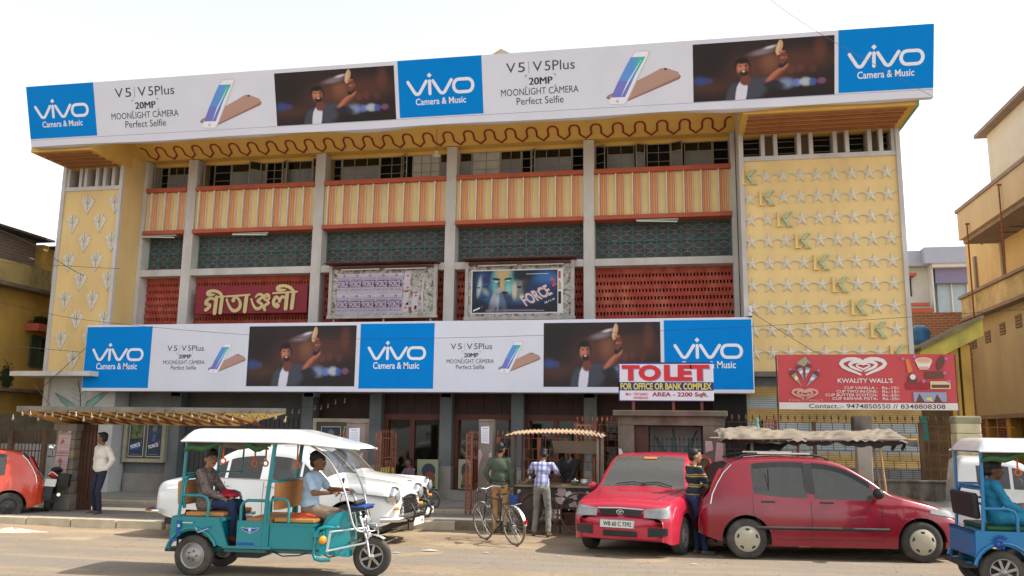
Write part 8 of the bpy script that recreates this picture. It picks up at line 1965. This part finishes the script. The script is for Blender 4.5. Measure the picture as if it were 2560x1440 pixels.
def person(label, loc, rz, sk, shirt, trou, J=None, k=1., sleeve='long', look=(1, 0, 0), hair='short', curl=.6, shoes=None, sit=False, belt=None, kurta=0., bare=False, palm=None, handk=1., hide_hand=(), girl=False, fit=1.06, **hk):
    root = thing('person', label, 'person', loc, rz)
    j = dict(pelvis=(0, 0, .90), waist=(0, 0, 1.05), chest=(0, 0, 1.24), neck=(0, 0, 1.44), head=(.02, 0, 1.58), shl=(0, .175, 1.37), shr=(0, -.175, 1.37),
             hal=(.02, .24, .80), har=(.02, -.24, .80), hipl=(0, .085, .88), hipr=(0, -.085, .88), anl=(0, .10, .09), anr=(0, -.10, .09), hintl=(-1, .2, 0), hintr=(-1, -.2, 0), knl=(1, .1, 0), knr=(1, -.1, 0), fl=(1, .15, 0), fr=(1, -.15, 0))
    if J: j.update(J)
    for a in list(j):
        if not a.startswith(('hint', 'kn', 'f')): j[a] = tuple(v*k for v in j[a])
    w_ = .88 if girl else 1.
    q = MB()
    pel, wst, chs, nek, hd = (Vector(j[a]) for a in ('pelvis', 'waist', 'chest', 'neck', 'head'))
    up = (chs-pel).normalized(); lat = (Vector(j['shl'])-Vector(j['shr'])).normalized(); fwd = lat.cross(up).normalized() if True else Vector((1, 0, 0))
    R = Matrix((fwd, lat, up)).transposed()
    ellipsoid(q, pel, (.10*k, .135*k, .11*k), sk, R); ellipsoid(q, wst, (.085*k, .115*k*w_, .12*k), sk, R); ellipsoid(q, chs, (.095*k, .14*k*w_, .15*k), sk, R)
    capsule(q, chs+up*.08*k, .05*k, nek, .046*k, sk); capsule(q, nek, .046*k, hd-Vector((0, 0, .04*k)), .046*k, sk)
    for s in 'lr':
        sh, ha = Vector(j['sh'+s]), Vector(j['ha'+s]); el, ha = ik(sh, ha, .27*k, .245*k, j['hint'+s])
        capsule(q, chs+up*.08*k, .05*k, sh, .045*k, sk); capsule(q, sh, .044*k, el, .035*k, sk); capsule(q, el, .036*k, ha, .023*k, sk)
        j['el'+s] = el; j['ha'+s] = ha
        if s not in hide_hand: hand(q, ha, el, sk, curl, palm or (0, (-1 if s == 'l' else 1)*.8, -.3), handk*k)
        hp, an = Vector(j['hip'+s]), Vector(j['an'+s]); kn, an = ik(hp, an, .425*k, .405*k, j['kn'+s]); j['knee'+s] = kn; j['an'+s] = an
        capsule(q, hp, .072*k, kn, .048*k, sk); capsule(q, kn, .048*k, an, .034*k, sk)
        f = Vector(j['f'+s]).normalized(); heel = an-Vector((0, 0, .045*k))
        capsule(q, heel-f*.035*k, .028*k, heel+f*.13*k-Vector((0, 0, .012*k)), .026*k, sk)
    head(q, hd, Vector(look), sk, k*1.10, hair, root, **hk)
    blob(q, 'body', root, .0085, 2)
    # shirt
    q = MB(); e = .018*k
    ellipsoid(q, chs+up*.02*k, ((.112*k+e*.3)*fit, .158*k*w_*fit, .165*k), shirt, R); ellipsoid(q, wst, (.105*k*fit, .138*k*w_*fit, .15*k), shirt, R); ellipsoid(q, (pel+wst)/2-up*(.03*k if fit > 1.1 else 0), (.112*k*fit, .148*k*fit, .12*k), shirt, R)
    capsule(q, chs+up*.11*k, .07*k, nek-up*.02*k, .053*k, shirt)
    if kurta: 
        for s in 'lr': capsule(q, Vector(j['hip'+s]), .105*k, Vector(j['hip'+s]).lerp(Vector(j['knee'+s]), kurta), .088*k, shirt)
    for s in 'lr':
        sh, el, ha = Vector(j['sh'+s]), Vector(j['el'+s]), Vector(j['ha'+s])
        capsule(q, chs+up*.10*k, .075*k, sh, .062*k, shirt)
        if sleeve == 'long': capsule(q, sh, .060*k*fit, el, .052*k*fit, shirt); capsule(q, el, .050*k*fit, ha-(ha-el)*.06, .038*k*fit, shirt)
        elif sleeve == 'none': pass
        else: capsule(q, sh, .060*k, sh.lerp(el, .70), .058*k, shirt)
    blob(q, 'shirt', root, .014, 3, wrinkle=.008*k)
    q = MB()
    for a in (-1, 1): capsule(q, nek+R @ Vector((.045*k, a*.02*k, -.02*k)), .012*k, nek+R @ Vector((-.04*k, a*.045*k, .012*k)), .012*k, shirt)
    if not girl and sleeve != 'none': blob(q, 'collar', root, .007, 1)
    # trousers
    if trou:
        q = MB(); ellipsoid(q, pel-up*.01*k, (.112*k, .150*k, .105*k), trou, R)
        for s in 'lr':
            hp, kn, an = Vector(j['hip'+s]), Vector(j['knee'+s]), Vector(j['an'+s])
            capsule(q, hp, .088*k, kn, .065*k, trou); capsule(q, kn, .065*k, an+(kn-an)*.04, .055*k if not bare else .04*k, trou)
        blob(q, 'trousers', root, .014, 3, wrinkle=.007*k)
    if shoes:
        for s in 'lr':
            an = Vector(j['an'+s]); f = Vector(j['f'+s]).normalized(); heel = an-Vector((0, 0, .050*k)); q = MB()
            capsule(q, heel-f*.04*k, .036*k, heel+f*.145*k-Vector((0, 0, .010*k)), .030*k, shoes); capsule(q, heel, .034*k, an-Vector((0, 0, .0)), .036*k, shoes); blob(q, 'shoe', root, .009, 2)
    if belt:
        q = MB(); c = pel+up*.085*k; q.tube([c+R @ Vector((.122*k*math.cos(t), .158*k*math.sin(t), 0)) for t in [2*math.pi*i/24 for i in range(24)]], .016*k, belt, 6, True); q.build('belt', root, world=False)
    root['pose'] = 'set'; del root['pose']
    return root, j
# fabrics with their own pattern
def wave_mat(name, base, bands, bump=.4):
    "bands = (axis, period, width, colour)"
    m, n, b = _nt(name); N = n.nodes; tc = N.new('ShaderNodeTexCoord'); sep = N.new('ShaderNodeSeparateXYZ'); link(n, tc.outputs['Object'], sep.inputs[0]); cur = None
    nz = N.new('ShaderNodeTexNoise'); nz.inputs['Scale'].default_value = 5; link(n, tc.outputs['Object'], nz.inputs['Vector'])
    for ax, per, wd, col, ph in bands:
        a = N.new('ShaderNodeMath'); a.operation = 'MULTIPLY_ADD'; a.inputs[1].default_value = 1/per; a.inputs[2].default_value = ph; link(n, sep.outputs[ax], a.inputs[0])
        w2 = N.new('ShaderNodeMath'); w2.operation = 'MULTIPLY_ADD'; w2.inputs[1].default_value = .35; link(n, nz.outputs[0], w2.inputs[0]); link(n, a.outputs[0], w2.inputs[2])
        f = N.new('ShaderNodeMath'); f.operation = 'FRACT'; link(n, w2.outputs[0], f.inputs[0]); l_ = N.new('ShaderNodeMath'); l_.operation = 'LESS_THAN'; l_.inputs[1].default_value = wd; link(n, f.outputs[0], l_.inputs[0])
        x = N.new('ShaderNodeMix'); x.data_type = 'RGBA'; x.inputs[7].default_value = c4(col)
        if col[3:]: mm = N.new('ShaderNodeMath'); mm.operation = 'MULTIPLY'; mm.inputs[1].default_value = col[3]; link(n, l_.outputs[0], mm.inputs[0]); link(n, mm.outputs[0], x.inputs[0])
        else: link(n, l_.outputs[0], x.inputs[0])
        if cur is None: x.inputs[6].default_value = c4(base)
        else: link(n, cur, x.inputs[6])
        cur = x.outputs[2]
    link(n, cur, b.inputs['Base Color']); b.inputs['Roughness'].default_value = .9
    t = N.new('ShaderNodeTexNoise'); t.inputs['Scale'].default_value = 10; link(n, tc.outputs['Object'], t.inputs['Vector']); bp = N.new('ShaderNodeBump'); bp.inputs['Strength'].default_value = bump; bp.inputs['Distance'].default_value = .02; link(n, t.outputs[0], bp.inputs['Height']); link(n, bp.outputs[0], b.inputs['Normal'])
    return m
m_plaid = wave_mat('blue and white plaid', (.52, .52, .58), [(1, .085, .45, (.10, .13, .38, .7), .1), (2, .10, .40, (.10, .13, .38, .55), .0), (1, .17, .08, (.05, .06, .2, .8), .5)])
m_rplaid = wave_mat('red plaid', (.20, .14, .16), [(1, .05, .4, (.22, .03, .04, .7), .1), (2, .06, .4, (.05, .06, .12, .6), 0)])
m_strp = wave_mat('navy jumper with yellow bands', (.012, .022, .035), [(2, .15, .30, (.38, .25, .07), .25), (2, .15, .08, (.02, .03, .04), .13)])
def paisley():
    m, n, b = _nt('dark paisley print'); N = n.nodes; tc = N.new('ShaderNodeTexCoord'); v = N.new('ShaderNodeTexVoronoi'); v.inputs['Scale'].default_value = 24; v.feature = 'DISTANCE_TO_EDGE'
    nz = N.new('ShaderNodeTexNoise'); nz.inputs['Scale'].default_value = 14; nz.inputs['Distortion'].default_value = 3; link(n, tc.outputs['Object'], nz.inputs['Vector']); link(n, nz.outputs['Color'], v.inputs['Vector'])
    r = N.new('ShaderNodeValToRGB'); r.color_ramp.interpolation = 'CONSTANT'; e = r.color_ramp.elements; e[0].position = 0; e[0].color = (.28, .22, .19, 1); e[1].position = .10; e[1].color = (.028, .016, .026, 1); e.new(.34).color = (.22, .15, .14, 1); e.new(.42).color = (.035, .02, .035, 1)
    v.inputs['Scale'].default_value = 4.5; link(n, v.outputs[0], r.inputs[0]); link(n, r.outputs[0], b.inputs['Base Color']); b.inputs['Roughness'].default_value = .9; return m
m_pais = paisley()
c_white = cloth('white cotton', (.66, .63, .55)); c_navy = cloth('navy cloth', (.022, .025, .042)); c_olive = cloth('olive green jacket', (.065, .085, .055)); c_khaki = cloth('khaki trousers', (.36, .21, .09)); c_grey = cloth('grey washed denim', (.20, .19, .17), .2)
c_jean = cloth('blue denim', (.018, .034, .085), .2); c_pale = cloth('pale blue shirt', (.36, .50, .62)); c_taupe = cloth('taupe trousers', (.24, .17, .12)); c_yell = cloth('yellow shirt', (.42, .36, .08)); c_blue = cloth('turquoise cotton', (.02, .20, .34), .2); c_dark = cloth('dark vest', (.03, .03, .035))
m_shoe = mat('brown shoe', (.10, .07, .05), .5, var=.2, bump=.1); m_flip = flat('maroon sandal', (.14, .02, .02), .6); m_belt = flat('dark belt', (.03, .02, .015), .5)
K = .925
person('man in loose white shirt and navy trousers standing by the brown door leaf', (-11.08, 15.46, .122), math.radians(-112), sk1, c_white, c_navy,
       dict(hal=(.02, .20, .93), har=(.02, -.20, .93), hintl=(-.5, .8, 0), hintr=(-.5, -.8, 0), anl=(.05, .14, .07), anr=(-.02, -.12, .07), head=(.03, -.02, 1.585), fl=(1, .4, 0), fr=(1, -.5, 0)), .905, look=(.45, -.9, -.02), shoes=m_shoe, fit=1.22, moustache=True, hide_hand=('l', 'r'))
person('man in olive jacket and khaki trousers seen from behind, blue bag in his right hand', (-3.09, 15.55, 0), math.radians(88), sk2, c_olive, c_khaki,
       dict(hal=(.08, .20, .92), har=(.05, -.24, .86), hintl=(-.6, .9, 0), hintr=(-.6, -.6, 0), anl=(.02, .10, .07), anr=(-.03, -.10, .07), head=(.045, -.01, 1.585), pelvis=(0, 0, .90)), K, look=(1, -.35, -.1), shoes=m_shoe, fit=1.12, belt=m_belt)
bg = thing('carry_bag', 'blue cloth bag hanging from the right hand of the olive jacket man', 'bag', (-2.84, 15.55, .42))
q = MB(); q.grid(lambda a, b: (-2.90+.15*a+.01*math.sin(b*6), 15.53+.05*math.sin(a*3.14)*math.sin(b*3.14), .42+.26*b-.02*math.sin(a*3.14)), 8, 8, mat('blue bag cloth', (.02, .06, .22), .7, bump=.3), True); q.grid(lambda a, b: (-2.90+.15*a, 15.53-.05*math.sin(a*3.14)*math.sin(b*3.14), .42+.26*b-.02*math.sin(a*3.14)), 8, 8, mat('blue bag cloth', (.02, .06, .22)), True); q.build('sack', bg)
q = MB(); q.tube([(-2.89, 15.53, .67), (-2.86, 15.55, .76), (-2.82, 15.55, .76), (-2.77, 15.53, .67)], .006, m_cord, 5); q.build('handle', bg)
person('man in blue-white plaid shirt and grey jeans bending over the cart, seen from behind', (-2.30, 15.38, 0), math.radians(86), sk1, m_plaid, c_grey,
       dict(chest=(.07, 0, 1.22), waist=(.02, 0, 1.04), neck=(.14, 0, 1.40), head=(.20, 0, 1.52), shl=(.08, .185, 1.34), shr=(.08, -.185, 1.34), hal=(.36, .12, 1.12), har=(.36, -.10, 1.12), hintl=(-.1, 1, -.4), hintr=(-.1, -1, -.4), anl=(-.02, .14, .07), anr=(-.06, -.15, .07)), .90, look=(.8, 0, -.6), sleeve='short', shoes=m_shoe)
person('man in navy and yellow banded jumper and jeans leaning between the two red cars', (.31, 13.72, 0), math.radians(28), sk2, m_strp, c_jean,
       dict(chest=(-.02, 0, 1.23), neck=(.0, 0, 1.42), head=(.035, .0, 1.57), hal=(.32, .16, .96), har=(.30, -.14, .88), hintl=(-.3, 1, -.7), hintr=(-.5, -.9, -.5), pelvis=(-.05, 0, .90), hipl=(-.05, .085, .88), hipr=(-.05, -.085, .88), anl=(.06, .08, .07), anr=(.12, -.09, .07)), .915, look=(.9, -.2, -.05), shoes=m_shoe, belt=None)
# vendor in the shade of the cart
person('vendor in dark clothes in the shade behind the food cart', (-1.98, 16.78, 0), math.radians(-100), sk3, c_dark, c_navy, dict(hal=(.34, .12, 1.0), har=(.34, -.2, 1.05)), .90, look=(1, .3, -.3), shoes=m_shoe)
# seated men on the plinth
SIT = dict(pelvis=(0, 0, .10), waist=(0, 0, .24), chest=(.02, 0, .44), neck=(.04, 0, .63), head=(.07, 0, .765), shl=(.02, .17, .56), shr=(.02, -.17, .56), hal=(.30, .10, .20), har=(.30, -.10, .20), hipl=(0, .09, .09), hipr=(0, -.09, .09), anl=(.40, .12, -.30), anr=(.40, -.12, -.30), hintl=(-.2, 1, -.3), hintr=(-.2, -1, -.3), knl=(.5, 0, 1), knr=(.5, 0, 1))
for px, lab, ang, shm, lk in ((968, 'man in yellow shirt sitting on the plinth in front of the glass door', -92, c_yell, (1, 0, -.25)), (1024, 'man in red plaid shirt sitting on the plinth beside the picture board', -120, m_rplaid, (1, -.5, -.1))):
    a = at(px, 1200, 20.2); person(lab, (a.x, 20.22, .42), math.radians(ang), sk1, shm, c_navy, dict(SIT), .80, look=lk, sleeve='long', shoes=m_shoe)
# driver of the teal rickshaw
def in_frame(loc, ang, v): c, s = math.cos(ang), math.sin(ang); return (loc[0]+v[0]*c-v[1]*s, loc[1]+v[0]*s+v[1]*c, loc[2]+v[2])
L1 = (-5.80, 10.36, 0)
dj = dict(pelvis=(0, 0, .0), waist=(.01, 0, .16), chest=(.03, 0, .32), neck=(.06, 0, .49), head=(.10, 0, .615), shl=(.04, .165, .43), shr=(.04, -.165, .43), hipl=(0, .085, -.02), hipr=(0, -.085, -.02), hal=(.42, .30, .235), har=(.40, -.275, .225), hintl=(-.2, .6, -1), hintr=(-.2, -.5, -1), anl=(.30, .16, -.47), anr=(.27, -.16, -.47), knl=(1, .2, 1), knr=(1, -.2, .9))
person('rickshaw driver in pale blue short-sleeved shirt holding the handlebar', in_frame(L1, RA, (1.30, -.02, .80)), RA, sk1, c_pale, c_taupe, dj, .92, look=(1, -.04, 0), hair='fringe', fit=1.12, sleeve='short', curl=1.25, palm=(.1, 0, -1), shoes=None)
wj = dict(pelvis=(0, 0, 0), waist=(-.03, 0, .14), chest=(-.035, 0, .30), neck=(-.01, 0, .47), head=(.03, 0, .59), shl=(-.03, .15, .41), shr=(-.03, -.15, .41), hipl=(0, .085, 0), hipr=(0, -.085, 0), hal=(.30, .02, .13), har=(.31, -.13, .08), hintl=(-.3, .8, -.6), hintr=(-.5, -.6, -.8), anl=(.50, .14, -.40), anr=(.44, -.10, -.40), knl=(.6, .1, 1), knr=(.6, -.1, 1))
person('woman with glasses, dark paisley top and jeans seated in the teal rickshaw', in_frame(L1, RA, (-.01, -.14, .835)), RA, sk2, m_pais, c_jean, wj, .93, look=(.72, -.70, -.05), hair='tied', sleeve='long', glasses=True, girl=True, kurta=.30, bare=True, shoes=m_flip, curl=.3, palm=(0, .2, -1))
hb = thing('handbag', 'bright red handbag on the lap of the seated woman', 'bag', in_frame(L1, RA, (.27, -.12, .955)), RA)
q = MB(); ellipsoid(q, (.0, 0, -.01), (.15, .10, .045), mat('red bag leather', (.42, .015, .03), .5, bump=.1)); ellipsoid(q, (-.04, .02, .02), (.10, .08, .04), mat('red bag leather', (.42, .015, .03))); blob(q, 'bag_body', hb, .008, 3, wrinkle=.006)
wt = in_frame(L1, RA, (0, 0, 0))
person('woman in turquoise dress and dark hair seated in the blue rickshaw', (rk2.location.x+.06, 11.42, .835), math.radians(2), sk3, c_blue, c_blue, wj, .93, look=(1, -.2, -.05), hair='tied', sleeve='long', girl=True, kurta=.8, shoes=m_flip, curl=.4, palm=(0, .2, -1))
b2_ = thing('cloth_bundle', 'beige cloth bundle on the lap of the woman in turquoise', 'bundle', (rk2.location.x+.40, 11.35, .97))
q = MB(); ellipsoid(q, (0, 0, 0), (.15, .10, .05), mat('beige cloth', (.26, .20, .14), .9, bump=.3)); ellipsoid(q, (.08, .0, .03), (.09, .08, .04), mat('beige cloth', (.26, .20, .14))); blob(q, 'bundle_cloth', b2_, .008, 2, wrinkle=.01)
tx = t1x+.03
person('taxi driver in blue cap and pale shirt looking out of the taxi window', (tx+.0, 13.62, .62), math.radians(-25), sk1, cloth('pale sky shirt', (.40, .46, .60)), c_navy, dict(SIT, hal=(.22, .16, .36), har=(.26, -.20, .36)), .80, look=(1, -.5, 0), cap=mat('navy cap', (.03, .06, .14), .8, bump=0))
settle()
